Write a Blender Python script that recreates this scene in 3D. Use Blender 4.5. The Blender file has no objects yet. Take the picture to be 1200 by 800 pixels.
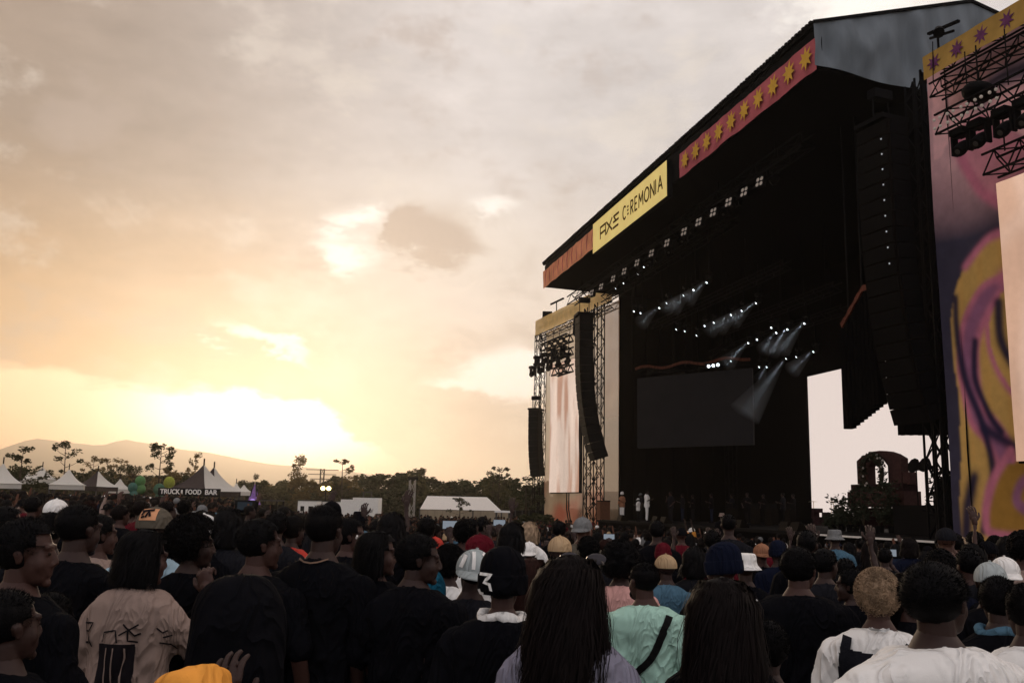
import bpy, bmesh, math, random
import numpy as np
from mathutils import Matrix, Vector, Euler

R = math.radians
sc = bpy.context.scene
COL = sc.collection

# ------------------------------------------------------------------ camera
FPX, ROLL, HOR, CAMH = 1100.0, R(1.2), 592.0, 1.78      # focal length in photo pixels, camera roll, horizon row, eye height
PITCH = math.atan((HOR - 400) / FPX)
cam_d = bpy.data.cameras.new('camera')
cam = bpy.data.objects.new('camera', cam_d)
COL.objects.link(cam)
sc.camera = cam
cam_d.sensor_width = 36
cam_d.lens = FPX / 1200 * 36
cam_d.clip_start = 0.1
cam_d.clip_end = 30000
cam.matrix_world = Matrix.Translation((0, 0, CAMH)) @ Matrix.Rotation(R(90) + PITCH, 4, 'X') @ Matrix.Rotation(ROLL, 4, 'Z')


# ------------------------------------------------------------------ shader helpers
def lin(r, g, b):
    return tuple(((c / 255) / 12.92 if c / 255 < .04045 else ((c / 255 + .055) / 1.055) ** 2.4) for c in (r, g, b))


class Sk:
    """a scalar socket with arithmetic"""
    nt = None

    def __init__(s, v): s.v = v

    @staticmethod
    def m(op, *a, clamp=False):
        n = Sk.nt.nodes.new('ShaderNodeMath')
        n.operation = op
        n.use_clamp = clamp
        for i, x in enumerate(a):
            if isinstance(x, Sk): x = x.v
            if isinstance(x, (int, float)): n.inputs[i].default_value = x
            else: Sk.nt.links.new(x, n.inputs[i])
        return Sk(n.outputs[0])

    def __add__(s, o): return Sk.m('ADD', s, o)
    __radd__ = __add__
    def __sub__(s, o): return Sk.m('SUBTRACT', s, o)
    def __rsub__(s, o): return Sk.m('SUBTRACT', o, s)
    def __mul__(s, o): return Sk.m('MULTIPLY', s, o)
    __rmul__ = __mul__
    def __truediv__(s, o): return Sk.m('DIVIDE', s, o)


def smooth(x, a, b):
    n = Sk.nt.nodes.new('ShaderNodeMapRange')
    n.interpolation_type = 'SMOOTHSTEP'
    Sk.nt.links.new(x.v, n.inputs['Value'])
    n.inputs['From Min'].default_value = a
    n.inputs['From Max'].default_value = b
    return Sk(n.outputs['Result'])


def mixc(f, a, b, mode='MIX'):
    n = Sk.nt.nodes.new('ShaderNodeMix')
    n.data_type = 'RGBA'
    n.blend_type = mode
    for s_, x in ((n.inputs[0], f), (n.inputs[6], a), (n.inputs[7], b)):
        if isinstance(x, Sk): x = x.v
        if isinstance(x, (int, float)): s_.default_value = x
        elif isinstance(x, tuple): s_.default_value = (*x[:3], 1)
        else: Sk.nt.links.new(x, s_)
    return n.outputs[2]


# ------------------------------------------------------------------ sky (world)
SUN_AZ, SUN_EL = -15.0, 7.0
world = bpy.data.worlds.new('World')
sc.world = world
world.use_nodes = True
nt = world.node_tree
Sk.nt = nt
nt.nodes.clear()
tc = nt.nodes.new('ShaderNodeTexCoord')
sep = nt.nodes.new('ShaderNodeSeparateXYZ')
nt.links.new(tc.outputs['Generated'], sep.inputs[0])
DEG = 57.29578


def wnoise(scale, detail, rough=.55, stretch=(1, 1, 2.2), loc=(0, 0, 0)):
    mp = nt.nodes.new('ShaderNodeMapping')
    mp.inputs['Scale'].default_value = stretch
    mp.inputs['Location'].default_value = loc
    nt.links.new(tc.outputs['Generated'], mp.inputs[0])
    n = nt.nodes.new('ShaderNodeTexNoise')
    n.inputs['Scale'].default_value = scale
    n.inputs['Detail'].default_value = detail
    n.inputs['Roughness'].default_value = rough
    nt.links.new(mp.outputs[0], n.inputs['Vector'])
    return Sk(n.outputs[0]) - .5


az0 = Sk.m('ARCTAN2', Sk(sep.outputs[0]), Sk(sep.outputs[1])) * DEG
el0 = Sk.m('ARCSINE', Sk(sep.outputs[2])) * DEG
n_big = wnoise(3.2, 5, .55, loc=(3.1, .7, 0))
n_mid = wnoise(9, 7, .6)
n_fine = wnoise(26, 6, .62, loc=(0, 2, 1))
n_str = wnoise(5.5, 6, .6, stretch=(1, 1, 5), loc=(1.3, 0, .4))
az = az0 + n_mid * 7 + n_fine * 2.4
el = el0 + n_mid * 3.4 + n_fine * 2.0


def blob(a, e, sa, se, rot=0.0):
    da, de = az - a, el - e
    c, s = math.cos(R(rot)), math.sin(R(rot))
    p = (da * c + de * s) / sa
    q = (de * c - da * s) / se
    return Sk.m('EXPONENT', (p * p + q * q) * -1)


t_az = smooth(az0, -32, 2)
t_el = smooth(el0 + n_big * 12, 4, 21)
low = mixc(t_az, lin(230, 180, 126), lin(238, 216, 196))
high = mixc(t_az, lin(168, 148, 132), lin(229, 220, 216))
deck = mixc(t_el, low, high)
shade = n_big * .60 + n_str * .30 + n_mid * .34 + n_fine * .26 + 1.0
cmb = nt.nodes.new('ShaderNodeCombineXYZ')
for i in range(3): nt.links.new(shade.v, cmb.inputs[i])
deck = mixc(1.0, deck, cmb.outputs[0], 'MULTIPLY')
# thin pale veil right of the middle
deck = mixc(blob(3, 12, 11, 7) * .45, deck, lin(242, 228, 218))
# mottled darker and lighter patches of cloud
n_pat = wnoise(6.5, 8, .62, stretch=(1, 1, 1.7), loc=(5.2, 1.1, .3))
deck = mixc(smooth(n_pat, .03, .16) * .45 , deck, lin(247, 234, 220))
deck = mixc(smooth(n_pat * -1, .015, .16) * .55, deck, lin(192, 173, 161))
# the dark cloud and the bright breaks
deck = mixc(blob(-4.8, 16.0, 7.0, 3.6) * .75, deck, lin(247, 233, 218))
brk = blob(-10.4, 14.8, 2.2, 1.2) + blob(-9.8, 17.0, 1.6, .7) * .8 + blob(-14.9, 9.0, 2.8, .65, -22) * 1.2 + blob(.2, 8.0, 2.6, 1.5) * 1.5 + blob(-3.5, 7.2, 2.0, .5) * .8 + blob(-1.0, 18.3, 1.7, .8) * .7 + blob(22, 28.5, 5, 2.5)
brk = smooth(brk + n_fine * .6 + n_mid * .5, .14, .98)
deck = mixc(brk, deck, (1.22, 1.15, 1.06))
dk = smooth(blob(-4.8, 15.8, 3.2, 2.4) + blob(-7.2, 17.0, 1.2, .8) * .7 + n_fine * 1.1 + n_mid * .7, .30, .80)
deck = mixc(dk * .95, deck, lin(202, 181, 166))
# lower edge of the cloud deck and the bright strip beneath it
crv = nt.nodes.new('ShaderNodeFloatCurve')
pts = [(-60, 8.3), (-29, 7.7), (-25, 6.7), (-20, 6.4), (-15, 6.0), (-12, 5.5), (-10, 4.8), (-8.3, 3.6), (-7, 2.3), (-5, .2), (0, -6), (60, -6)]
cu = crv.mapping.curves[0]
for i, (a, e) in enumerate(pts):
    px, py = (a + 60) / 120, (e + 10) / 20
    if i == 0: cu.points[0].location = (px, py)
    elif i == len(pts) - 1: cu.points[1].location = (px, py)
    else: cu.points.new(px, py)
crv.mapping.update()
nt.links.new(((az0 + n_mid * 4 + 60) / 120).v, crv.inputs['Value'])
edge = Sk(crv.outputs[0]) * 20 - 10
under = smooth(edge - el0 - n_mid * 2.6 - n_fine * 1.6, -.35, .55)
strip = mixc(smooth(el0, 1.0, 6.5), mixc(smooth(az0, -27, -17), lin(252, 196, 132), lin(255, 208, 164)), mixc(smooth(az0, -28, -18), lin(252, 212, 168), lin(255, 228, 200)))
strip = mixc(1.0, strip, (1.55, 1.46, 1.42), 'MULTIPLY')
glow = Sk.m('EXPONENT', ((az0 + 14.0) * (az0 + 14.0) / 52 + (el0 - 4.6) * (el0 - 4.6) / 7.5) * -1)
strip = mixc(smooth(glow, .05, .8), strip, (2.7, 2.5, 2.3))
deck = mixc(under, deck, strip)
# general warm glow round the hidden sun, and warmth along the horizon
g2 = Sk.m('EXPONENT', ((az0 + 13) * (az0 + 13) / 240 + (el0 - 4) * (el0 - 4) / 60) * -1)
deck = mixc(g2 * .30, deck, lin(255, 226, 190))
hz = smooth(el0, 4.5, .5) * smooth(az0, -12, 0)
deck = mixc(hz * .7, deck, (1.5, 1.2, .88))
# away from the sun the unseen overcast is brightened to light the crowd's backs
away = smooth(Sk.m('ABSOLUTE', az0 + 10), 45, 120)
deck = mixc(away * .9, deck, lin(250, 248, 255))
deck = mixc(smooth(el0, 32, 75) * .6, deck, lin(222, 218, 218))

sky = nt.nodes.new('ShaderNodeTexSky')
sky.sky_type = 'NISHITA'
sky.sun_disc = False
sky.sun_elevation = R(SUN_EL)
sky.sun_rotation = R(SUN_AZ)
bg1 = nt.nodes.new('ShaderNodeBackground')
bg1.inputs[1].default_value = .1
nt.links.new(sky.outputs[0], bg1.inputs[0])
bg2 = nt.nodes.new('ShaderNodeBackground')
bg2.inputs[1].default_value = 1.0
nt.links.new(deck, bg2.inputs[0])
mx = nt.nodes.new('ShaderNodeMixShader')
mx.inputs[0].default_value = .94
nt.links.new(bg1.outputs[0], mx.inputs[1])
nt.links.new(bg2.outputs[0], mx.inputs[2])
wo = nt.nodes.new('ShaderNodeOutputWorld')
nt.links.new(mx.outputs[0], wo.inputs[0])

# ------------------------------------------------------------------ sun
sl = bpy.data.lights.new('sun', 'SUN')
sl.energy = .8
sl.angle = R(10)
sl.color = (1, .74, .5)
sun = bpy.data.objects.new('sun', sl)
COL.objects.link(sun)
sd = Vector((math.sin(R(SUN_AZ)) * math.cos(R(SUN_EL)), math.cos(R(SUN_AZ)) * math.cos(R(SUN_EL)), math.sin(R(SUN_EL))))
sun.rotation_euler = sd.to_track_quat('Z', 'Y').to_euler()

sc.view_settings.view_transform = 'Standard'
sc.view_settings.look = 'None'
sc.view_settings.exposure = 0
sc.view_settings.gamma = 1
sc.view_settings.use_curve_mapping = False
sc.cycles.max_bounces = 6
sc.cycles.diffuse_bounces = 2
sc.cycles.volume_bounces = 0
sc.cycles.transparent_max_bounces = 12

# ------------------------------------------------------------------ photo geometry helpers
rng = random.Random(7)
nrg = np.random.RandomState(5)


def ray(u, v):
    x, y = (u - 600) / FPX, (400 - v) / FPX
    xu = x * math.cos(ROLL) - y * math.sin(ROLL)
    yu = x * math.sin(ROLL) + y * math.cos(ROLL)
    d = Vector((xu, math.cos(PITCH) - yu * math.sin(PITCH), math.sin(PITCH) + yu * math.cos(PITCH)))
    return d.normalized()


def proj(P):
    x, y, z = P[0], P[1], P[2] - CAMH
    w = y * math.cos(PITCH) + z * math.sin(PITCH)
    if w < .05: return (9999, 9999)
    yu = (-y * math.sin(PITCH) + z * math.cos(PITCH)) / w
    xu = x / w
    return (600 + FPX * (xu * math.cos(ROLL) + yu * math.sin(ROLL)), 400 - FPX * (-xu * math.sin(ROLL) + yu * math.cos(ROLL)))


def at(u, v, dist):
    """point at horizontal distance dist seen at photo pixel u, v"""
    r = ray(u, v)
    k = dist / math.hypot(r.x, r.y)
    return Vector((r.x * k, r.y * k, r.z * k + CAMH))


class Plane:
    """vertical plane running in compass direction a, D metres to the right of the camera"""
    def __init__(s, a, D):
        a = R(a)
        s.d = Vector((math.sin(a), math.cos(a), 0))
        s.n = Vector((math.cos(a), -math.sin(a), 0))
        s.D = D

    def hit(s, u, v):
        r = ray(u, v)
        t = s.D / r.dot(s.n)
        P = r * t
        return P.dot(s.d), P.z + CAMH

    def W(s, t, z, off=0):
        p = s.d * t + s.n * (s.D + off)
        return Vector((p.x, p.y, z))


SA = -13.6                                   # compass direction of the stage front
SP = Plane(SA, 0)


def W(s, D, z): return SP.W(s, z, D)         # stage coordinates: s along the front (away), D into the stage


def sstep(x, a, b):
    t = min(1, max(0, (x - a) / (b - a)))
    return t * t * (3 - 2 * t)


def g(x, y):
    """height of the field: it dips towards the stage and rises a little at the far left"""
    side = sstep(x + .28 * y, -3.0, 6.0)
    return -.85 * sstep(y, 4.5, 30) * side + .16 * sstep(y, 10, 45) * (1 - side)


# ------------------------------------------------------------------ mesh helpers
class MB:
    def __init__(s):
        s.v, s.f, s.m = [], [], []
        s.mi = 0

    def add(s, vs, fs):
        o = len(s.v)
        s.v += [tuple(p) for p in vs]
        s.f += [tuple(i + o for i in q) for q in fs]
        s.m += [s.mi] * len(fs)

    def box(s, c, size, M=None):
        hx, hy, hz = size[0] / 2, size[1] / 2, size[2] / 2
        vs = [Vector((x, y, z)) for x in (-hx, hx) for y in (-hy, hy) for z in (-hz, hz)]
        if M is not None: vs = [M @ p for p in vs]
        c = Vector(c)
        s.add([p + c for p in vs], [(0, 1, 3, 2), (4, 6, 7, 5), (0, 4, 5, 1), (2, 3, 7, 6), (0, 2, 6, 4), (1, 5, 7, 3)])

    def bar(s, p, q, w, h=None, up=(0, 0, 1)):
        p, q = Vector(p), Vector(q)
        d = q - p
        if d.length < 1e-6: return
        d.normalize()
        up = Vector(up)
        if abs(d.dot(up)) > .98: up = Vector((1, 0, 0))
        a = d.cross(up).normalized() * (w / 2)
        b = a.cross(d).normalized() * ((h or w) / 2)
        vs = [e + sa * a + sb * b for e in (p, q) for sa, sb in ((-1, -1), (1, -1), (1, 1), (-1, 1))]
        s.add(vs, [(0, 1, 2, 3), (7, 6, 5, 4), (0, 4, 5, 1), (1, 5, 6, 2), (2, 6, 7, 3), (3, 7, 4, 0)])

    def tube(s, pts, rads, n=8, caps=True, squash=None):
        pts = [Vector(p) for p in pts]
        if not isinstance(rads, (list, tuple)): rads = [rads] * len(pts)
        vs, fs = [], []
        ref = None
        for i, p in enumerate(pts):
            d = (pts[min(i + 1, len(pts) - 1)] - pts[max(i - 1, 0)]).normalized()
            if ref is None:
                ref = Vector((0, 0, 1)) if abs(d.z) < .9 else Vector((1, 0, 0))
            a = (ref - d * ref.dot(d)).normalized()
            ref = a
            b = d.cross(a)
            for k in range(n):
                t = 2 * math.pi * k / n
                vs.append(p + (a * math.cos(t) + b * math.sin(t) * (squash or 1)) * rads[i])
        for i in range(len(pts) - 1):
            for k in range(n):
                k2 = (k + 1) % n
                fs.append((i * n + k, i * n + k2, (i + 1) * n + k2, (i + 1) * n + k))
        if caps:
            fs.append(tuple(range(n - 1, -1, -1)))
            o = (len(pts) - 1) * n
            fs.append(tuple(o + k for k in range(n)))
        s.add(vs, fs)

    def capsule(s, p, q, ra, rb, n=10):
        p, q = Vector(p), Vector(q)
        d = (q - p).normalized()
        pts, rr = [], []
        for t in (80, 50, 20): pts.append(p - d * ra * math.sin(R(t))); rr.append(ra * math.cos(R(t)))
        pts.append(p); rr.append(ra)
        pts.append(q); rr.append(rb)
        for t in (20, 50, 80): pts.append(q + d * rb * math.sin(R(t))); rr.append(rb * math.cos(R(t)))
        s.tube(pts, rr, n)

    def ell(s, c, r, M=None, nu=16, nv=10, keep=None):
        c = Vector(c)
        vs = []
        for j in range(1, nv):
            ph = math.pi * j / nv
            for i in range(nu):
                th = 2 * math.pi * i / nu
                vs.append(Vector((r[0] * math.sin(ph) * math.cos(th), r[1] * math.sin(ph) * math.sin(th), r[2] * math.cos(ph))))
        vs.append(Vector((0, 0, r[2]))); vs.append(Vector((0, 0, -r[2])))
        T, B = len(vs) - 2, len(vs) - 1
        fs = []
        for j in range(nv - 2):
            for i in range(nu):
                i2 = (i + 1) % nu
                fs.append((j * nu + i, (j + 1) * nu + i, (j + 1) * nu + i2, j * nu + i2))
        for i in range(nu):
            i2 = (i + 1) % nu
            fs.append((T, i, i2))
            fs.append((B, (nv - 2) * nu + i2, (nv - 2) * nu + i))
        if M is not None: vs = [M @ p for p in vs]
        vs = [p + c for p in vs]
        if keep: fs = [q for q in fs if keep(sum((vs[i] for i in q), Vector()) / len(q))]
        s.add(vs, fs)

    def loft(s, rings, n=20, caps=True, pw=2.3):
        """rings of (cx, cy, z, rx, ry)"""
        vs, fs = [], []
        for cx, cy, z, rx, ry in rings:
            for k in range(n):
                t = 2 * math.pi * k / n
                c_, s_ = math.cos(t), math.sin(t)
                vs.append((cx + rx * math.copysign(abs(c_) ** (2 / pw), c_), cy + ry * math.copysign(abs(s_) ** (2 / pw), s_), z))
        for i in range(len(rings) - 1):
            for k in range(n):
                k2 = (k + 1) % n
                fs.append((i * n + k, i * n + k2, (i + 1) * n + k2, (i + 1) * n + k))
        if caps:
            fs.append(tuple(range(n - 1, -1, -1)))
            o = (len(rings) - 1) * n
            fs.append(tuple(o + k for k in range(n)))
        s.add(vs, fs)

    def poly(s, pts, off):
        """flat prism: outline pts (3D) extruded by off"""
        n = len(pts)
        off = Vector(off)
        a = [Vector(p) for p in pts]
        s.add(a + [p + off for p in a], [tuple(range(n)), tuple(range(2 * n - 1, n - 1, -1))] + [(i, i + n, (i + 1) % n + n, (i + 1) % n) for i in range(n)])

    def truss(s, p, q, w, h, up=(0, 0, 1), panel=1.0, ch=.05, br=.025):
        """box truss with four chords and zigzag lacing"""
        p, q = Vector(p), Vector(q)
        d = (q - p)
        L = d.length
        d.normalize()
        up = Vector(up)
        a = d.cross(up).normalized() * (w / 2)
        b = a.cross(d).normalized() * (h / 2)
        cs = [a + b, -a + b, -a - b, a - b]
        for c in cs: s.bar(p + c, q + c, ch)
        n = max(1, round(L / panel))
        for k in range(4):
            c1, c2 = cs[k], cs[(k + 1) % 4]
            for i in range(n):
                e0, e1 = p + d * (L * i / n), p + d * (L * (i + 1) / n)
                if (i + k) % 2: s.bar(e0 + c1, e1 + c2, br)
                else: s.bar(e0 + c2, e1 + c1, br)

    def mesh(s, name, mats=(), origin=None, smooth=False):
        me = bpy.data.meshes.new(name)
        v = s.v
        if origin is not None:
            o = Vector(origin)
            v = [(p[0] - o.x, p[1] - o.y, p[2] - o.z) for p in v]
        me.from_pydata(v, [], s.f)
        for m in (mats if isinstance(mats, (list, tuple)) else [mats]): me.materials.append(m)
        if s.m and max(s.m): me.polygons.foreach_set('material_index', s.m)
        if smooth: me.polygons.foreach_set('use_smooth', [True] * len(me.polygons))
        me.update()
        return me


def link(name, me, parent=None, loc=(0, 0, 0), rot=(0, 0, 0)):
    o = bpy.data.objects.new(name, me)
    COL.objects.link(o)
    o.location = loc
    o.rotation_euler = rot
    if parent: o.parent = parent
    return o


def tag(o, label=None, cat=None, group=None, kind=None):
    if label: o['label'] = label
    if cat: o['category'] = cat
    if group: o['group'] = group
    if kind: o['kind'] = kind
    return o


def thing(name, label, cat, loc=(0, 0, 0), rz=0, group=None):
    o = bpy.data.objects.new(name, None)
    o.empty_display_size = .2
    COL.objects.link(o)
    o.location = loc
    o.rotation_euler = (0, 0, rz)
    return tag(o, label, cat, group)


def part(name, mb, mat, parent, smooth=False, world=True):
    """mesh child; vertices given in world coordinates unless world is False"""
    org = None
    if world and parent is not None:
        org = Vector(parent.location)
        if parent.parent is not None: org = org + Vector(parent.parent.location)
    me = mb.mesh(name, mat, org if world else None, smooth)
    return link(name, me, parent)


def kids(o): return [c for c in bpy.data.objects if c.parent == o]


def clone(root, tree, loc=None, rz=None, scale=None, label=None, group=None):
    """copy a thing; tree = [(part, [sub-parts])]"""
    r = root.copy()
    COL.objects.link(r)
    if loc is not None: r.location = loc
    if rz is not None: r.rotation_euler = (0, 0, rz)
    if scale is not None: r.scale = scale
    if label: r['label'] = label
    if group: r['group'] = group
    out = {}
    for p, subs in tree:
        c = p.copy(); COL.objects.link(c); c.parent = r
        out.setdefault(p.name.split('.')[0], []).append(c)
        for q in subs:
            d = q.copy(); COL.objects.link(d); d.parent = c
    return r, out


# ------------------------------------------------------------------ materials
_mats = {}


def mat(name, col, rough=.7, metal=0, spec=None, var=.15, nscale=8, bump=0, bscale=40, emit=0, ecol=None, transl=0, attr=None, detail=4, sheen=0, coord='Object', stretch=None, clear=0):
    if name in _mats: return _mats[name]
    m = bpy.data.materials.new(name)
    m.use_nodes = True
    t = m.node_tree
    b = t.nodes['Principled BSDF']
    b.inputs['Roughness'].default_value = rough
    b.inputs['Metallic'].default_value = metal
    b.inputs['Specular IOR Level'].default_value = spec if spec is not None else (.5 if metal else .02)
    if sheen: b.inputs['Sheen Weight'].default_value = sheen
    tcn = t.nodes.new('ShaderNodeTexCoord')
    mp = t.nodes.new('ShaderNodeMapping')
    if stretch: mp.inputs['Scale'].default_value = stretch
    t.links.new(tcn.outputs[coord], mp.inputs[0])
    n = t.nodes.new('ShaderNodeTexNoise')
    n.inputs['Scale'].default_value = nscale
    n.inputs['Detail'].default_value = detail
    t.links.new(mp.outputs[0], n.inputs['Vector'])
    mx_ = t.nodes.new('ShaderNodeMix')
    mx_.data_type = 'RGBA'
    mx_.blend_type = 'MULTIPLY'
    mx_.inputs[0].default_value = 1
    rmp = t.nodes.new('ShaderNodeMapRange')
    rmp.inputs['From Min'].default_value = .3
    rmp.inputs['From Max'].default_value = .7
    rmp.inputs['To Min'].default_value = 1 - var
    rmp.inputs['To Max'].default_value = 1 + var
    t.links.new(n.outputs[0], rmp.inputs[0])
    t.links.new(rmp.outputs[0], mx_.inputs[7])
    if attr:
        at_ = t.nodes.new('ShaderNodeAttribute')
        at_.attribute_name = attr
        t.links.new(at_.outputs['Color'], mx_.inputs[6])
    else:
        mx_.inputs[6].default_value = (*col, 1)
    t.links.new(mx_.outputs[2], b.inputs['Base Color'])
    if emit:
        b.inputs['Emission Strength'].default_value = emit
        if ecol: b.inputs['Emission Color'].default_value = (*ecol, 1)
        else: t.links.new(mx_.outputs[2], b.inputs['Emission Color'])
    if bump:
        n2 = t.nodes.new('ShaderNodeTexNoise')
        n2.inputs['Scale'].default_value = bscale
        n2.inputs['Detail'].default_value = 3
        t.links.new(mp.outputs[0], n2.inputs['Vector'])
        bp = t.nodes.new('ShaderNodeBump')
        bp.inputs['Strength'].default_value = bump
        bp.inputs['Distance'].default_value = .02
        t.links.new(n2.outputs[0], bp.inputs['Height'])
        t.links.new(bp.outputs[0], b.inputs['Normal'])
    if transl:
        tr = t.nodes.new('ShaderNodeBsdfTranslucent')
        t.links.new(mx_.outputs[2], tr.inputs[0])
        ms = t.nodes.new('ShaderNodeMixShader')
        ms.inputs[0].default_value = transl
        t.links.new(b.outputs[0], ms.inputs[1])
        t.links.new(tr.outputs[0], ms.inputs[2])
        t.links.new(ms.outputs[0], t.nodes['Material Output'].inputs[0])
    if clear:
        out = t.nodes['Material Output']
        src = out.inputs[0].links[0].from_socket
        tp = t.nodes.new('ShaderNodeBsdfTransparent')
        ms = t.nodes.new('ShaderNodeMixShader')
        ms.inputs[0].default_value = clear
        t.links.new(src, ms.inputs[1]); t.links.new(tp.outputs[0], ms.inputs[2]); t.links.new(ms.outputs[0], out.inputs[0])
    _mats[name] = m
    return m


# lattice noise for displacement
_lat = np.random.RandomState(11).rand(32, 32, 32).astype(np.float32)


def vnoise(P):
    P = np.asarray(P, dtype=np.float64)
    i = np.floor(P).astype(int)
    f = P - i
    f = f * f * (3 - 2 * f)
    out = 0
    for dx in (0, 1):
        for dy in (0, 1):
            for dz in (0, 1):
                w = (f[:, 0] if dx else 1 - f[:, 0]) * (f[:, 1] if dy else 1 - f[:, 1]) * (f[:, 2] if dz else 1 - f[:, 2])
                out = out + w * _lat[(i[:, 0] + dx) % 32, (i[:, 1] + dy) % 32, (i[:, 2] + dz) % 32]
    return out - .5


def fbm(P, o=3):
    return sum(vnoise(P * 2 ** k + 7.3 * k) / 2 ** k for k in range(o))


def get_v(me):
    a = np.empty(len(me.vertices) * 3, np.float32)
    me.vertices.foreach_get('co', a)
    return a.reshape(-1, 3)


def get_n(me):
    a = np.empty(len(me.vertices) * 3, np.float32)
    me.vertex_normals.foreach_get('vector', a)
    return a.reshape(-1, 3)


def set_v(me, a):
    me.vertices.foreach_set('co', np.asarray(a, np.float32).ravel())
    me.update()


def displace(me, amp, scale, o=3, seed=0.0):
    v, n = get_v(me), get_n(me)
    d = fbm(v * np.asarray(scale) + seed, o)
    set_v(me, v + n * (d * amp)[:, None])


def remesh(mb, voxel, it=2, name='body'):
    me = mb.mesh('tmp')
    o = bpy.data.objects.new('tmp', me)
    COL.objects.link(o)
    m = o.modifiers.new('r', 'REMESH')
    m.mode = 'VOXEL'
    m.voxel_size = voxel
    if it:
        s_ = o.modifiers.new('s', 'SMOOTH')
        s_.factor = .5
        s_.iterations = it
    dg = bpy.context.evaluated_depsgraph_get()
    out = bpy.data.meshes.new_from_object(o.evaluated_get(dg))
    bpy.data.objects.remove(o)
    bpy.data.meshes.remove(me)
    out.name = name
    out.materials.clear()
    out.polygons.foreach_set('use_smooth', [True] * len(out.polygons))
    return out


def me_arrays(me):
    v = get_v(me)
    f = [tuple(p.vertices) for p in me.polygons]
    return v, f


_jc = {}


def add_mesh(mb, me, M):
    if me.name not in _jc: _jc[me.name] = me_arrays(me)
    v, f = _jc[me.name]
    A = np.array(M)
    mb.add((v @ A[:3, :3].T + A[:3, 3]).tolist(), f)

HAZE = 2.8e-4
# ------------------------------------------------------------------ shared materials
M_black = mat('black_steel', (.006, .006, .007), .7)
M_drape = mat('black_drape', (.003, .003, .0035), .95, spec=0, bump=.3, bscale=3, stretch=(1, 1, .1))
M_deck = mat('stage_deck_paint', (.006, .006, .007), .7)
M_alu = mat('dull_aluminium', (.06, .057, .055), .6)
M_dark = mat('dark_plastic', (.006, .006, .007), .6)
M_tarp = mat('grey_tarpaulin', (.165, .185, .205), .6, var=.14, nscale=2.5, bump=1.0, bscale=2.6, stretch=(1, 1, .22))
M_white = mat('white_paint', (.75, .72, .68), .6, var=.06)
M_lens = mat('lit_lens', (1, 1, 1), .3, emit=2.6, ecol=(.85, .93, 1), var=0)
M_glow = mat('dim_lens', (.4, .36, .32), .3, emit=.12, ecol=(.9, .72, .6), var=.2)
M_led = mat('white_led_wall', (.02, .02, .02), .5, emit=.80, ecol=(1.0, .845, .77), var=0)
M_rust = mat('rust_cloth', (.13, .045, .03), .8, var=.4)

# ------------------------------------------------------------------ ground, one sheet to the horizon
xs = sorted(set([round(-60 + 3 * i, 2) for i in range(44)] + [-6000, -3500, -2000, -1200, -600, -300, -150, -90, 90, 150, 300, 600, 1200, 2000, 3500, 6000]))
ys = sorted(set([round(-20 + 3 * i, 2) for i in range(44)] + [-6000, -3500, -2000, -1200, -600, -300, -120, -60, 130, 180, 300, 600, 1200, 2000, 3500, 6000]))
b = MB()
vs = [(x, y, g(x, y)) for y in ys for x in xs]
nx = len(xs)
b.add(vs, [(j * nx + i, j * nx + i + 1, (j + 1) * nx + i + 1, (j + 1) * nx + i) for j in range(len(ys) - 1) for i in range(nx - 1)])
M_ground = mat('trodden_grass', (.055, .05, .028), .95, var=.5, nscale=.6, bump=.6, bscale=9, detail=8)
tag(link('ground', b.mesh('ground', M_ground, smooth=True)), 'trodden grass field under the crowd', kind='structure')

# ------------------------------------------------------------------ hills
M_hill = mat('hill_scrub', (.10, .085, .06), .95, var=.3, nscale=.004)
prof = [(-75, 1.8), (-50, 2.4), (-40, 2.9), (-33, 2.5), (-28.3, 2.45), (-26.8, 3.05), (-25, 2.9), (-23.4, 2.8), (-22.3, 3.25), (-20.5, 2.95), (-18.35, 2.7), (-16, 2.35), (-13.5, 2.1), (-10, 1.8), (-6, 1.45), (0, 1.0), (10, .8), (30, 1.2), (60, .9)]


def hills(name, dist, k, seed, amp, lo=-75, hi=60, label=''):
    b = MB()
    N = 240
    vs = []
    for i in range(N + 1):
        a = lo + (hi - lo) * i / N
        e = np.interp(a, [p[0] for p in prof], [p[1] for p in prof]) * k
        e += amp * float(fbm(np.array([[a * .35 + seed, seed, 0.5]]), 4)[0])
        h = math.tan(R(max(e, .15))) * dist
        for f_, hh in ((.72, 0), (.82, .35), (.9, .66), (1.0, 1.0), (1.15, .5), (1.3, 0)):
            w = float(fbm(np.array([[a * .8, f_ * 9, seed]]), 3)[0]) * .10 if 0 < hh < 1 else 0
            d = dist * f_
            vs.append((math.sin(R(a)) * d, math.cos(R(a)) * d, h * (hh + w) - (2 if hh == 0 else 0)))
    b.add(vs, [(i * 6 + j, (i + 1) * 6 + j, (i + 1) * 6 + j + 1, i * 6 + j + 1) for i in range(N) for j in range(5)])
    tag(link(name, b.mesh(name, M_hill, smooth=True)), label, kind='structure')


hills('distant_hills', 4600, 1.0, 3.0, .28, label='hazy orange mountains on the horizon beyond the trees')
hills('near_hills', 2300, .42, 8.0, .35, lo=-75, hi=-19, label='low dark hill behind the tents at the far left')

# ------------------------------------------------------------------ haze over the valley
b = MB(); b.box((0, 0, 130), (12600, 12600, 300))
hzm = bpy.data.materials.new('evening_haze'); hzm.use_nodes = True
hzm.node_tree.nodes.clear()
_v = hzm.node_tree.nodes.new('ShaderNodeVolumePrincipled'); _o = hzm.node_tree.nodes.new('ShaderNodeOutputMaterial')
_v.inputs['Color'].default_value = (1, .93, .82, 1); _v.inputs['Density'].default_value = HAZE; _v.inputs['Anisotropy'].default_value = .78
hzm.node_tree.links.new(_v.outputs[0], _o.inputs['Volume'])
tag(link('haze', b.mesh('haze', hzm)), 'warm evening haze in the air over the field', kind='stuff')

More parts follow.
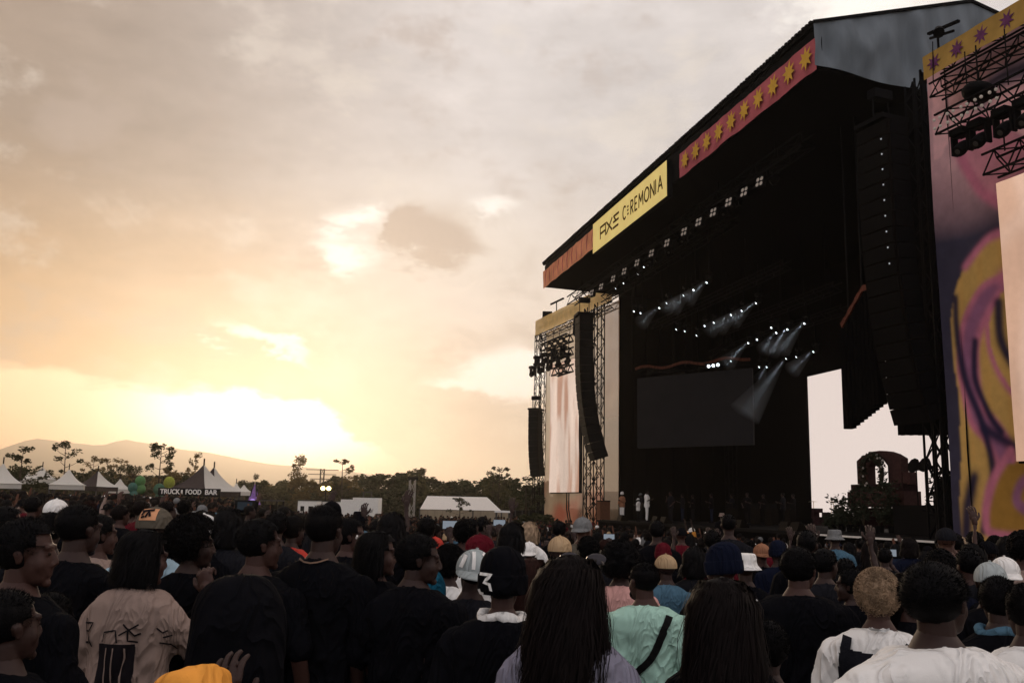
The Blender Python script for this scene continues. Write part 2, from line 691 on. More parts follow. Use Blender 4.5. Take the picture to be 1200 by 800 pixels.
# ------------------------------------------------------------------ stage platform
stage = thing('stage_platform', 'raised black festival stage platform the band stands on', 'stage', W(44, 24, g(*W(44, 24, 0)[:2])))
b = MB()
dk0, dk1 = W(23.6, 20, 0), W(62, 31.5, 0)


def sbox(mb, s0, s1, D0, D1, z0, z1):
    """box aligned to the stage: s along the front, D deep, z up"""
    c = W((s0 + s1) / 2, (D0 + D1) / 2, (z0 + z1) / 2)
    mb.box(c, (abs(s1 - s0), abs(D1 - D0), abs(z1 - z0)), Matrix.Rotation(R(90 - SA), 3, 'Z'))


sbox(b, 23.6, 58.5, 20, 31.5, .86, 1.0)
part('deck', b, M_deck, stage)
b = MB(); sbox(b, 23.7, 58.4, 20.08, 20.14, -.95, .857); part('skirt', b, M_drape, stage)
b = MB(); sbox(b, 23.64, 23.70, 20.2, 31.2, -.95, .857); part('side_skirt', b, M_drape, stage)
b = MB(); sbox(b, 25.4, 33.0, 19.955, 19.997, .90, .965); part('white_edge_strip', b, M_white, stage)
for s0 in (26, 33, 40, 47, 54, 58):
    b = MB(); sbox(b, s0 - .06, s0 + .06, 21.0, 21.12, -.95, .857); part('deck_leg', b, M_alu, stage)

drape = MB()
sbox(drape, 29.8, 62.4, 31.55, 31.62, .6, 17.6)
d_ = part('stage_backdrop', drape, M_drape, None)
tag(d_, 'tall black cloth backdrop closing the rear of the stage', 'backdrop')
b = MB()
# pleated wing drape on the far side
for i in range(18):
    D0 = 22.75 + i * .5
    sbox(b, 61.6 + .10 * (i % 2), 61.9, D0, D0 + .497, -.5, 16.9)
tag(part('side_drape', b, M_drape, None), 'black pleated drape at the far side of the stage opening', 'drape')

# ------------------------------------------------------------------ stage roof
roof = thing('stage_roof', 'huge black gabled stage roof with grey tarpaulin gable end', 'roof', W(44, 24, 16.4))
SN, SF = 26.8, 61.3                            # near and far ends


def slab(mb, pts2, s0, s1):
    """prism of a (D, z) outline between s0 and s1"""
    a = [W(s0, D, z) for D, z in pts2]
    mb.poly(a, W(s1, 0, 0) - W(s0, 0, 0))


b = MB()
slab(b, [(16.95, 18.28), (23.4, 20.08), (23.4, 20.22), (16.9, 18.42)], SN, SF)
slab(b, [(23.4, 20.08), (31.8, 17.7), (31.8, 17.84), (23.4, 20.22)], SN, SF)
part('roof_sheet', b, M_black, roof)
b = MB(); slab(b, [(17.1, 16.72), (31.8, 16.3), (31.8, 16.42), (17.1, 16.84)], SN + .1, SF - .1); part('roof_underside', b, M_drape, roof)
b = MB(); slab(b, [(17.06, 16.84), (17.3, 16.84), (17.3, 18.25), (17.06, 18.25)], SN + .05, SF - .05); part('fascia_board', b, M_black, roof)
b = MB()
for i in range(150):                            # keder rail joints and ratchets along the eave
    s0 = SN + (SF - SN) * i / 150
    sbox(b, s0 + .03, s0 + .17, 16.86, 16.98, 18.40, 18.49 + .03 * rng.random())
e_ = part('eave_ratchet_row', b, M_black, roof); e_['kind'] = 'stuff'
# tarpaulin gable: sagging bottom, creased grid
b = MB()
out_t = lambda D: 18.42 + (20.22 - 18.42) * (D - 16.9) / 6.5 if D < 23.4 else 20.22 - 2.38 * (D - 23.4) / 8.4
out_b = lambda D: 16.82 - .10 * (D - 17) + .05 * math.sin((D - 17) * 1.9)
NI, NJ = 110, 20
vs = []
for i in range(NI + 1):
    D = 16.93 + (31.8 - 16.93) * i / NI
    for j in range(NJ + 1):
        z = out_b(D) + (out_t(D) - out_b(D)) * j / NJ
        q = np.array([[D * 1.3, z * .45, 1.0]])
        bulge = .5 * float(fbm(q, 3)[0]) + .22 * math.sin(D * 5.2 + z * .6) * float(vnoise(np.array([[D * .7, z * .4, 5.]]))[0]) * 3
        vs.append(W(SN - .05 + bulge * math.sin(math.pi * j / NJ), D, z))
b.add(vs, [(i * (NJ + 1) + j, (i + 1) * (NJ + 1) + j, (i + 1) * (NJ + 1) + j + 1, i * (NJ + 1) + j + 1) for i in range(NI) for j in range(NJ)])
part('gable_tarpaulin', b, M_tarp, roof, smooth=True)
b = MB(); slab(b, [(16.9, 18.46), (23.4, 20.26), (31.8, 17.9), (31.8, 17.8), (23.4, 20.14), (16.9, 18.36)], SN - .12, SN - .06); part('gable_edge_rail', b, M_black, roof)
for (s0, D0) in ((28.5, 27.5), (60.6, 30.6), (28.5, 30.8)):
    b = MB(); b.truss(W(s0, D0, -.9), W(s0, D0, 16.4), .6, .6, up=SP.n, panel=.8, ch=.07, br=.035); part('support_tower', b, M_black, roof)

# ------------------------------------------------------------------ star banners on the fascia
M_rose = mat('rose_banner_cloth', (.50, .13, .15), .8, var=.2, nscale=1.2, bump=.4, bscale=3)
M_orange = mat('orange_banner_cloth', (.80, .33, .18), .8, var=.2, nscale=1.2, bump=.4, bscale=3)
M_ystar = mat('yellow_star_print', (.72, .42, .07), .8, var=.12, nscale=2)
M_must = mat('mustard_banner_cloth', (.44, .27, .075), .8, var=.15, nscale=2, bump=.3, bscale=4)
M_pstar = mat('purple_star_print', (.16, .05, .13), .8, var=.2)


def cloth_band(plane, t0, t1, z0, z1, off, m, name, parent, n=90, seed=0.0):
    b = MB()
    vs, NJ = [], 6
    for i in range(n + 1):
        t = t0 + (t1 - t0) * i / n
        for j in range(NJ + 1):
            f = j / NJ
            zz = z0 + (z1 - z0) * f + (.018 * math.sin(t * 2.3 + seed) * (1 - f))
            q = np.array([[t * 1.6 + seed, zz * 1.5, 2.]])
            vs.append(plane.W(t, zz, off - .05 + .06 * float(fbm(q, 3)[0])))
    b.add(vs, [(i * (NJ + 1) + j, (i + 1) * (NJ + 1) + j, (i + 1) * (NJ + 1) + j + 1, i * (NJ + 1) + j + 1) for i in range(n) for j in range(NJ)])
    return part(name, b, m, parent, smooth=True)


def star(plane, t, z, r, off, m, parent, rot=0., k=8, inner=.48, name='star_print'):
    b = MB()
    pts = []
    for i in range(2 * k):
        a = math.pi * i / k + rot
        rr = r * (1 if i % 2 == 0 else inner) * (1 + .06 * math.sin(i * 2.1))
        pts.append(plane.W(t + rr * math.cos(a), z + rr * math.sin(a), off))
    b.poly(pts, plane.n * .008)
    return part(name, b, m, parent)


FZ0, FZ1 = 16.70, 17.85
sb = thing('fascia_banner', 'rose pink banner with yellow stars along the stage roof edge', 'banner', W(32.5, 17, FZ0))
cloth_band(SP, 26.75, 38.15, FZ0, FZ1, 17.02, M_rose, 'cloth', sb)
for i in range(10):
    star(SP, 27.25 + i * 1.125, 17.29, .44, 16.88, M_ystar, sb, rot=.2 * i)
ob = thing('fascia_banner', 'orange pink cloth banner on the far end of the stage roof edge', 'banner', W(55.5, 17, FZ0))
cloth_band(SP, 49.95, 61.3, FZ0 - .06, FZ1, 17.02, M_orange, 'cloth', ob, seed=3.)
for i in range(11):
    b = MB(); t = 50.6 + i * 1.0
    b.tube([SP.W(t, FZ0 + .05, 16.965), SP.W(t + .1, FZ0 + .6, 16.95), SP.W(t - .05, FZ1 - .02, 16.965)], .02, 5)
    part('tie_cord', b, M_rose, ob)

# lit sign with stroke lettering
sg = thing('sponsor_sign', 'glowing yellow AXE CEREMONIA sign on the stage roof edge', 'sign', W(44.4, 16.9, 16.1))
b = MB(); sbox(b, 39.03, 49.83, 16.74, 17.0, 16.1, 17.9)
part('sign_case', b, M_black, sg)
M_sign = mat('lit_sign_face', (.80, .62, .22), .6, emit=.42, var=.07, nscale=1.4)
_b = _mats['lit_sign_face'].node_tree.nodes['Principled BSDF']
b = MB(); sbox(b, 39.07, 49.79, 16.72, 16.738, 16.13, 17.87)
part('sign_face', b, M_sign, sg)
M_ink = mat('brown_sign_ink', (.10, .06, .012), .8)
arc = lambda cx, cy, rx, ry, a0, a1, n=14: [(cx + rx * math.cos(R(a0 + (a1 - a0) * i / n)), cy + ry * math.sin(R(a0 + (a1 - a0) * i / n))) for i in range(n + 1)]
GLY = {
    'A1': ([[(0, 0), (0, 1), (1, 1), (1, 0)], [(0, .42), (1, .42)]], 1.0),
    'X1': ([[(0, 0), (1, 1)], [(0, 1), (1, 0)]], 1.0),
    'E1': ([[(0.12, 1), (1, 1)], [(0.06, .5), (.95, .5)], [(0, 0), (.9, 0)], [(0.12, 1), (.5, .5)], [(.0, 0), (.12, 0)]], 1.0),
    'C': ([arc(.5, .5, .5, .5, 55, 305)], .62), 'c_e': ([[(.0, .78), (.42, .78)], [(0, .5), (.36, .5)], [(0, .2), (.42, .2)]], .36),
    'R': ([[(0, 0), (0, 1), (.5, 1)], arc(.5, .75, .3, .25, 90, -90, 8), [(.5, .5), (0, .5)], [(.3, .5), (.85, 0)]], .5),
    'E': ([[(.8, 1), (0, 1), (0, 0), (.8, 0)], [(0, .5), (.65, .5)]], .46),
    'M': ([[(0, 0), (.08, 1), (.5, .35), (.92, 1), (1, 0)]], .72),
    'O': ([arc(.5, .5, .5, .5, 0, 360, 20)], .78),
    'N': ([[(0, 0), (0, 1), (1, 0), (1, 1)]], .6),
    'I': ([[(0, 0), (0, 1)]], .12),
    'A': ([[(0, 0), (.5, 1), (1, 0)], [(.2, .34), (.8, .34)]], .66),
}


def stroke_text(seq, t0, z0, h, plane, off, m, parent, thick, gap, sgn=-1, wk=1.0):
    t = t0
    for gname in seq:
        if gname == ' ': t += sgn * h * .4; continue
        strokes, w = GLY[gname]
        w *= h * wk
        b = MB()
        for st in strokes:
            P = [plane.W(t + sgn * x * w, z0 + y * h, off) for x, y in st]
            for i in range(len(P) - 1):
                dd = (P[i + 1] - P[i]).normalized() * thick * .3
                b.bar(P[i] - dd, P[i + 1] + dd, .012 + .0006 * i, thick, up=plane.n.cross(dd.normalized()))
        part('letter', b, m, parent)
        t += sgn * (w + gap)
    return t


# ------------------------------------------------------------------ line arrays
RZS = R(-90 - SA)                              # local +Y points into the stage
M_grille = mat('speaker_grille', (.006, .0055, .0055), .7, bump=.8, bscale=60)
M_pa_side = mat('speaker_side', (.007, .0055, .005), .6)


def cabinet(w, h, d):
    b = MB()
    b.box((0, 0, -h / 2), (w, d, h * .94))
    fr = b.mesh('speaker_cabinet', [M_pa_side])
    b = MB()
    b.box((0, -d / 2 - .012, -h / 2), (w * .96, .02, h * .84))
    gr = b.mesh('grille', [M_grille])
    rg = []
    for sx in (-1, 1):
        b = MB()
        b.box((sx * (w / 2 + .02), 0, -h / 2), (.03, d * .8, h * .9))
        rg.append(b.mesh('rigging_plate', [M_black]))
    return fr, gr, rg


M_pin = mat('pin_glint', (.6, .6, .6), .4, emit=.25, ecol=(.8, .85, 1), var=0)  # pale rigging pins, no lamps; their glint is put in as emission


def line_array(label, top, n, w, h, d, rz, tilt, pins=False):
    t = thing('line_array', label, 'speaker array', top, rz)
    fr, gr, rg = cabinet(w, h, d)
    b = MB()
    b.box((0, 0, .10), (w * .9, d * 1.3, .14))
    b.bar((0, -.3, .17), (0, -.3, 1.2), .04); b.bar((0, .3, .17), (0, .3, 1.2), .04)
    b.box((0, 0, 1.05), (.35, .7, .3))
    link('flying_frame', b.mesh('flying_frame', M_black), t)
    y = z = 0.0
    for i in range(n):
        f = i / (n - 1)
        a = tilt * max(0, f - .12) ** 1.7
        c = link('speaker_cabinet', fr, t, (0, y, z), (a, 0, 0))
        link('grille', gr, c)
        for m_ in rg: link('rigging_plate', m_, c)
        if pins and 1 <= i <= 9:
            pb = MB(); pb.ell((w * .30, -d / 2 - .03, -h * .25), (.030, .02, .030), nu=8, nv=5); link('rigging_pin', pb.mesh('rigging_pin', M_pin), c)
        # next cabinet hangs from the tilted one
        y += math.sin(a) * h * .97
        z -= math.cos(a) * h * .97
    return t


P0 = W(24.25, 17.6, 13.65)
line_array('giant curved black speaker array hanging at the near side of the stage', P0, 19, 1.35, .50, .8, RZS + R(8), R(22), pins=True)
line_array('curved black speaker array hanging in front of the far banner', W(54.9, 17.9, 13.5), 17, 1.45, .54, .85, RZS - R(6), R(24))
LW = Plane(-19, 28.0)
line_array('short black outfill speaker array hanging outside the far banner tower', LW.W(72.3, 9.5, -.9), 11, 1.6, .50, .8, RZS - R(30), R(10))

# hung side speakers between the main array and the white screen, stepped underside
t = thing('side_hang', 'dark stepped bank of side hung speakers in front of the white screen', 'speaker array', W(28.4, 20.2, 10))
b = MB()
# traced in its own plane across the near stage opening, built as stepped columns
SH = Plane(-60, 0)
cols = 9
pl = W(30.2, 20.4, 0)
for i in range(cols):
    f = i / (cols - 1)
    p = at(992 + 36 * f, 400, 36.5 - 2.0 * f)
    ztop = at(992 + 36 * f, 385 - 45 * min(1, f * 1.3), 36.5 - 2 * f).z
    zbot = at(992 + 36 * f, 502 - 28 * f, 36.5 - 2 * f).z
    b = MB()
    b.box((p.x, p.y, (ztop + zbot) / 2), (.30, .5, ztop - zbot), None)
    part('speaker_column', b, M_drape, t)
    if i: b = MB(); b.bar(rprev, (p.x, p.y, ztop + .1), .4, .16 + .05 * (i % 2)); part('rust_cover', b, M_rust, t)
    rprev = (p.x, p.y, ztop + .1)
b = MB(); q = at(1010, 340, 35.5); b.bar(q, (q.x, q.y, 16.4), .05); q = at(995, 380, 36.3); b.bar(q, (q.x, q.y, 16.4), .05)
part('chain', b, M_black, t)
t = thing('masking_drape', 'black masking cloth hanging behind the giant speaker array', 'drape', W(27.3, 20.0, 15))
b = MB()
for i in range(14):
    u = 1032 + i * 4.9
    p0 = at(u, 300, 35.0 - .1 * i)
    p1 = at(u + 4.9, 300, 35.0 - .1 * (i + 1))
    zb = at(u, 470 + (40 if i > 1 else 0), 35.0 - .1 * i).z
    off = Vector((0, .12 * (i % 2), 0))
    b.add([Vector((p0.x, p0.y, zb)) + off, Vector((p1.x, p1.y, zb)) + off, Vector((p1.x, p1.y, 16.2)) + off, Vector((p0.x, p0.y, 16.2)) + off], [(0, 1, 2, 3)])
    b.add([Vector((p1.x, p1.y, zb)), Vector((p1.x, p1.y + .12, zb)), Vector((p1.x, p1.y + .12, 16.2)), Vector((p1.x, p1.y, 16.2))], [(0, 1, 2, 3)])
part('cloth', b, M_drape, t)

# ------------------------------------------------------------------ screens on stage
t = thing('led_wall', 'bright blank white led wall at the near rear of the stage', 'screen', W(44, 30.6, 1))
b = MB(); sbox(b, 36.0, 50.62, 30.72, 30.9, 1.0, 9.9); part('screen_frame', b, M_black, t)
for i in range(12):
    for j in range(4):
        b = MB(); s0 = 50.5 - (i + 1) * 1.2; sbox(b, s0, s0 + 1.197, 30.66, 30.715, 1.5 + j * 2.08, 1.5 + j * 2.08 + 2.077)
        part('led_panel', b, M_led, t)
CS = Plane(-47, 50)
M_dled = mat('dark_led_tiles', (.012, .011, .012), .5, var=.2, nscale=.8, emit=.003, ecol=(1, .9, .95))
c0, c1 = CS.hit(747, 482)[0], CS.hit(882, 478)[0]
z1, z0 = CS.hit(815, 437)[1], CS.hit(815, 523)[1]
t = thing('led_wall', 'switched off dark grey led screen hanging mid stage', 'screen', CS.W((c0 + c1) / 2, z0))
nn = 14
for i in range(nn):
    a0 = c0 + (c1 - c0) * i / nn
    a1 = c0 + (c1 - c0) * (i + 1) / nn
    b = MB()
    P = [CS.W(a0 + .02, z0), CS.W(a1 - .02, z0), CS.W(a1 - .02, z1), CS.W(a0 + .02, z1)]
    b.poly(P, CS.n * .12)
    part('led_strip', b, M_dled, t)
b = MB(); b.truss(CS.W(c0 - .3, z1 + .45, .1), CS.W(c1 + .3, z1 + .45, .1), .4, .4, panel=.5); part('header_truss', b, M_black, t)
b = MB()
for i in range(16):
    a0 = c0 + (c1 - c0) * i / 16
    a1 = c0 + (c1 - c0) * (i + 1) / 16
    b.bar(CS.W(a0, z1 + .60 + .12 * math.sin(i * 1.1), -.2), CS.W(a1, z1 + .60 + .12 * math.sin((i + 1) * 1.1), -.2), .10, .16)
part('rust_cloth_roll', b, M_rust, t)
b = MB()
for e in (c0 + .5, (c0 + c1) / 2, c1 - .5): b.bar(CS.W(e, z1 + .5, .1), CS.W(e, 16.4, .1), .04)
part('chain', b, M_black, t)

# ------------------------------------------------------------------ lighting
def fixture_parts(kind):
    out = []
    if kind == 'head':
        b = MB(); b.box((0, 0, -.10), (.34, .34, .14)); out.append(('base', b.mesh('base', M_dark), []))
        b = MB()
        b.poly([(-.225, -.08, -.57), (-.225, -.08, -.15), (.225, -.08, -.15), (.225, -.08, -.57), (.175, -.08, -.57), (.175, -.08, -.19), (-.175, -.08, -.19), (-.175, -.08, -.57)], (0, .16, 0))
        out.append(('yoke', b.mesh('yoke', M_dark), []))
        b = MB(); b.tube([(0, .12, -.34), (0, .02, -.42), (0, -.06, -.50), (0, -.14, -.56)], [.10, .13, .135, .12], 12)
        l = MB(); l.tube([(0, -.142, -.562), (0, -.150, -.568)], [.06, .055], 12)
        out.append(('lamp_head', b.mesh('lamp_head', M_dark), [('lens', l.mesh('lens', M_lens))]))
    else:
        b = MB(); b.box((0, 0, -.3), (.46, .18, .46)); b.bar((0, 0, -.1), (0, 0, .05), .05)
        l = MB()
        for sx in (-1, 1):
            for sz in (-1, 1): l.tube([(sx * .11, -.092, -.3 + sz * .11), (sx * .11, -.10, -.3 + sz * .11)], .085, 10)
        out.append(('lamp_case', b.mesh('lamp_case', M_dark), [('lens', l.mesh('lens', M_glow))]))
    return out


FX = {k: fixture_parts(k) for k in ('head', 'blinder')}


def fixture(kind, loc, rz, label, group, tiltx=0, lens=None, scale=1.0):
    t = thing('stage_light', label, 'stage light', loc, rz, group)
    t.scale = (scale,) * 3
    for nm, me, subs in FX[kind]:
        o = link(nm, me, t, rot=(tiltx, 0, 0) if kind == 'blinder' else (0, 0, 0))
        for sn, sm in subs:
            l = link(sn, sm, o)
            if lens:
                l.material_slots[0].link = 'OBJECT'
                l.material_slots[0].material = lens
    return t


M_off = mat('unlit_lens', (.06, .055, .05), .15, var=.3)


def hung_truss(name_label, s0, s1, D, z, sz=.55):
    t = thing('lighting_truss', name_label, 'truss', W((s0 + s1) / 2, D, z))
    b = MB(); b.truss(W(s0, D, z), W(s1, D, z), sz, sz, panel=.9, ch=.06, br=.03); part('box_truss', b, M_black, t)
    n = 6
    for i in range(n):
        s = s0 + (s1 - s0) * (i + .5) / n
        b = MB(); b.bar(W(s, D, z + sz / 2), W(s, D, 16.45), .035); part('hoist_chain', b, M_black, t)


hung_truss('front lighting truss right under the stage roof edge', 30, 60, 18.6, 15.6)
for u, v in ((891, 177), (873, 190), (855, 207), (837, 218), (820, 230), (803, 243), (783, 258), (765, 270), (748, 283), (733, 295), (720, 303), (706, 312), (695, 320)):
    s, z = Plane(SA, 18.45).hit(u, v)
    fixture('blinder', W(s, 18.5, 15.32), RZS + R(14), 'pale square lamp hanging in the row under the roof edge', 'blinder lamps under the roof edge', tiltx=R(-12), lens=M_glow)
rows = [
    (21.0, [(775, 360), (784, 354), (804, 345), (815, 339), (831, 330), (750, 320), (733, 331), (724, 337), (757, 312), (773, 304), (745, 364), (753, 366)]),
    (24.0, [(795, 385), (805, 387), (819, 392), (828, 381), (839, 377), (859, 368), (872, 363), (889, 354)]),
    (26.5, [(879, 401), (889, 397), (906, 383), (912, 389), (925, 385), (945, 378)]),
    (29.0, [(859, 422), (892, 429), (901, 429), (924, 419), (936, 417), (956, 411)])]
BEAM = []
for D, L in rows:
    pl_ = Plane(SA, D)
    zz = [pl_.hit(u, v)[1] for u, v in L]
    ss = [pl_.hit(u, v)[0] for u, v in L]
    zt = max(zz) + .9
    hung_truss(['second', 'third', 'fourth', 'rearmost'][rows.index((D, L))] + ' lighting truss inside the dark stage roof', max(30, min(ss) - 3), min(60, max(ss) + 4), D, min(zt, 15.9), .45)
    for (u, v), s, z in zip(L, ss, zz):
        # drop bar from truss to the fixture
        p = W(s, D, z + .5)
        f_ = fixture('head', p, RZS + R(rng.uniform(-20, 20)), 'small lit moving spotlight hanging inside the stage roof', 'lit spotlights inside the stage roof', scale=1.0)
        b = MB(); b.bar((0, 0, 0), (0, 0, max(.1, zt - z - .5)), .04); link('drop_bar', b.mesh('drop_bar', M_black), f_)
        BEAM.append((u, v, W(s, D - .15, z)))
# unlit fixtures, second row of larger lamps
for u, v in ((908, 208), (862, 236), (848, 247), (813, 268), (800, 279), (784, 292), (760, 307), (772, 301)):
    s, z = Plane(SA, 20.2).hit(u, v)
    f_ = fixture('head', W(s, 20.2, z + .45), RZS + R(rng.uniform(-60, 60)), 'unlit moving lamp hanging under the front of the roof', 'unlit lamps under the roof', lens=M_off, scale=1.25)
    b = MB(); b.bar((0, 0, 0), (0, 0, (16.5 - z - .45) / 1.25), .04); link('drop_bar', b.mesh('drop_bar', M_black), f_)
t = thing('lamp_bar', 'bright lamps on the top edge of the dark mid stage screen', 'stage light', CS.W(CS.hit(840, 430)[0], CS.hit(840, 430)[1], -.5))
b = MB(); b.box(t.location, (.9, .3, .3)); part('lamp_case', b, M_dark, t)
b = MB()
for k in range(3): b.ell(t.location + Vector((-.28 + .28 * k, -.22, -.05 + .05 * k)), (.10, .06, .10), nu=10, nv=6)
part('lens', b, M_lens, t)

# ------------------------------------------------------------------ printed wing banners (print = colour per vertex)
def painted(name, plane, t0, t1, z0, z1, off, fn, m, parent, step=.07):
    ni, nj = int(abs(t1 - t0) / step), int((z1 - z0) / step)
    T, Z = np.meshgrid(np.linspace(t0, t1, ni + 1), np.linspace(z0, z1, nj + 1), indexing='ij')
    P = np.stack([T, Z], -1).reshape(-1, 2)
    wob = fbm(np.column_stack([P[:, 0] * .7, P[:, 1] * .25, P[:, 0] * 0 + off]), 3) * .10
    d, n = np.array(plane.d), np.array(plane.n)
    V = P[:, :1] * d + (plane.D + off + wob)[:, None] * n
    V[:, 2] = P[:, 1]
    V -= np.array(parent.location)
    me = bpy.data.meshes.new(name)
    fs = [(i * (nj + 1) + j, (i + 1) * (nj + 1) + j, (i + 1) * (nj + 1) + j + 1, i * (nj + 1) + j + 1) for i in range(ni) for j in range(nj)]
    me.from_pydata(V.tolist(), [], fs)
    me.polygons.foreach_set('use_smooth', [True] * len(fs))
    ca = me.color_attributes.new('Col', 'FLOAT_COLOR', 'POINT')
    c = np.ones((len(P), 4), np.float32)
    G_ = np.clip(fn(P[:, 0], P[:, 1]), 0, 1).reshape(ni + 1, nj + 1, 3)
    for _ in range(1):
        Q_ = np.pad(G_, ((1, 1), (1, 1), (0, 0)), 'edge')
        G_ = (Q_[:-2, 1:-1] + Q_[2:, 1:-1] + Q_[1:-1, :-2] + Q_[1:-1, 2:] + 2 * G_) / 6
    c[:, :3] = G_.reshape(-1, 3)
    ca.data.foreach_set('color', c.ravel())
    me.materials.append(m)
    return link(name, me, parent)


def stroke_d(T, Z, pts):
    """distance to a polyline"""
    best = np.full(T.shape, 1e9)
    for (x0, y0), (x1, y1) in zip(pts[:-1], pts[1:]):
        dx, dy = x1 - x0, y1 - y0
        L = dx * dx + dy * dy + 1e-9
        k = np.clip(((T - x0) * dx + (Z - y0) * dy) / L, 0, 1)
        best = np.minimum(best, np.hypot(T - x0 - k * dx, Z - y0 - k * dy))
    return best


def inside(T, Z, poly):
    c = np.zeros(T.shape, bool)
    n = len(poly)
    for i in range(n):
        x0, y0 = poly[i]
        x1, y1 = poly[(i + 1) % n]
        cond = ((y0 > Z) != (y1 > Z))
        xx = (x1 - x0) * (Z - y0) / (y1 - y0 + 1e-12) + x0
        c ^= cond & (T < xx)
    return c


def lay(col, mask, c):
    return col * (1 - mask[:, None]) + np.array(c) * mask[:, None]


def soft(d, w, s=.10): return 1 / (1 + np.exp((d - w) / s * 2.2))


def spl(pts, n=8):
    """Catmull-Rom through pts"""
    P = [pts[0]] + list(pts) + [pts[-1]]
    out = []
    for i in range(1, len(P) - 2):
        for k in range(n):
            t = k / n
            a, b_, c, d = (np.array(P[i + j], float) for j in (-1, 0, 1, 2))
            out.append(tuple(.5 * ((2 * b_) + (-a + c) * t + (2 * a - 5 * b_ + 4 * c - d) * t * t + (-a + 3 * b_ - 3 * c + d) * t ** 3)))
    out.append(tuple(pts[-1]))
    return out


RW = Plane(-19, 20.5)
H = lambda L: spl([RW.hit(u, v) for u, v in L])
MUST, PINK, PURP, NAVY, SLATE, ROSE = lin(190, 152, 88), lin(186, 110, 132), lin(140, 92, 122), lin(36, 34, 58), lin(80, 76, 96), lin(232, 180, 178)


def right_art(T, Z):
    n1 = fbm(np.column_stack([T * .5, Z * .4, T * 0]), 3)
    T2, Z2 = T + n1 * .25, Z + n1 * .2
    col = np.tile(np.array(SLATE) * .5, (len(T), 1))
    # dusty pink head of the banner
    p = H([(1092, 100), (1150, 75), (1215, 45)]) + H([(1215, 150), (1180, 225), (1150, 220), (1122, 160), (1105, 185), (1098, 190)])
    col = lay(col, inside(T2, Z2, p) * 1., ROSE)
    col = lay(col, np.clip((Z2 - 9.6) / 2.2, 0, 1) * .75, lin(225, 175, 178))
    col = lay(col, soft(stroke_d(T2, Z2, H([(1150, 118), (1165, 98), (1200, 82), (1240, 70)])), .28, .2), SLATE)
    col = lay(col, inside(T2, Z2, H([(1120, 155), (1150, 135), (1185, 150), (1215, 180), (1215, 240), (1165, 232), (1140, 215), (1124, 185)])) * .8, lin(190, 118, 136))
    col = lay(col, soft(stroke_d(T2, Z2, H([(1121, 160), (1128, 190), (1146, 222), (1168, 236)])), .16, .08), PINK)
    # mustard field, rounded top left
    m = H([(1215, 262), (1175, 270), (1150, 282), (1130, 315), (1116, 360), (1117, 420), (1120, 480), (1123, 560), (1124, 640)]) + [RW.hit(1215, 640)]
    col = lay(col, inside(T2, Z2, m) * 1., MUST)
    stripes = (np.sin(T * 9) > .55) * .25
    col = lay(col, inside(T2, Z2, m) * stripes * (Z > 3.2), lin(200, 150, 80))
    col = lay(col, soft(stroke_d(T2, Z2, H([(1215, 262), (1175, 270), (1150, 282), (1132, 312)])), .13, .07), PINK)
    # big swirl
    s1 = H([(1190, 332), (1162, 345), (1140, 385), (1133, 430), (1140, 480), (1160, 505), (1178, 540), (1172, 575)])
    col = lay(col, soft(stroke_d(T2, Z2, s1), .40, .05), PINK)
    col = lay(col, soft(stroke_d(T2, Z2, s1), .20, .07), PURP)
    col = lay(col, soft(stroke_d(T2, Z2, H([(1143, 400), (1140, 440), (1155, 480), (1172, 505)])), .11, .05), NAVY)
    col = lay(col, soft(stroke_d(T2, Z2, H([(1178, 325), (1210, 318)])), .28, .12), PINK)
    # eye shape
    e = H([(1172, 345), (1160, 380), (1165, 420), (1185, 455), (1215, 470), (1215, 350), (1190, 330)])
    col = lay(col, soft(stroke_d(T2, Z2, e), .15, .06), PINK)
    col = lay(col, inside(T2, Z2, e) * 1., MUST)
    col = lay(col, soft(stroke_d(T2, Z2, H([(1170, 355), (1172, 395), (1185, 425), (1210, 450)])), .14, .07), NAVY)
    col = lay(col, soft(stroke_d(T2, Z2, H([(1120, 350), (1128, 440), (1150, 500), (1163, 560), (1150, 620)])), .12, .06), NAVY)
    col = lay(col, soft(stroke_d(T2, Z2, H([(1150, 500), (1200, 530)])), .15, .10), NAVY)
    # lower body
    bd = H([(1172, 545), (1158, 575), (1155, 605), (1162, 626), (1215, 632)]) + [RW.hit(1215, 540)]
    col = lay(col, inside(T2, Z2, bd) * 1., lin(150, 112, 52))
    col = lay(col, soft(stroke_d(T2, Z2, H([(1185, 530), (1168, 552), (1157, 580), (1154, 606), (1162, 624), (1215, 631)])), .13, .05), PINK)
    col = lay(col, soft(stroke_d(T2, Z2, H([(1215, 558), (1196, 570), (1193, 590), (1215, 605)])), .14, .05), PURP)
    col = lay(col, soft(stroke_d(T2, Z2, H([(1140, 560), (1132, 600), (1128, 640)])), .2, .1), NAVY)
    # continues beyond the frame as soft waves
    w = (T < 16.6) * (.5 + .5 * np.sin(T * 1.6 + np.sin(Z * .6) * 2)) * .8
    col = lay(col, w, PURP)
    col = col * (1 + n1 * .25)[:, None]
    return col * 1.2


M_print = mat('printed_banner_mesh', (1, 1, 1), .85, attr='Col', var=.10, nscale=3)
wing = thing('stage_wing', 'near banner wing with mustard and pink swirl print', 'stage wing', RW.W(18, g(*RW.W(18, 0)[:2])))
painted('printed_banner', RW, 10.0, 21.25, -.6, 15.2, 0, right_art, M_print, wing, .05)
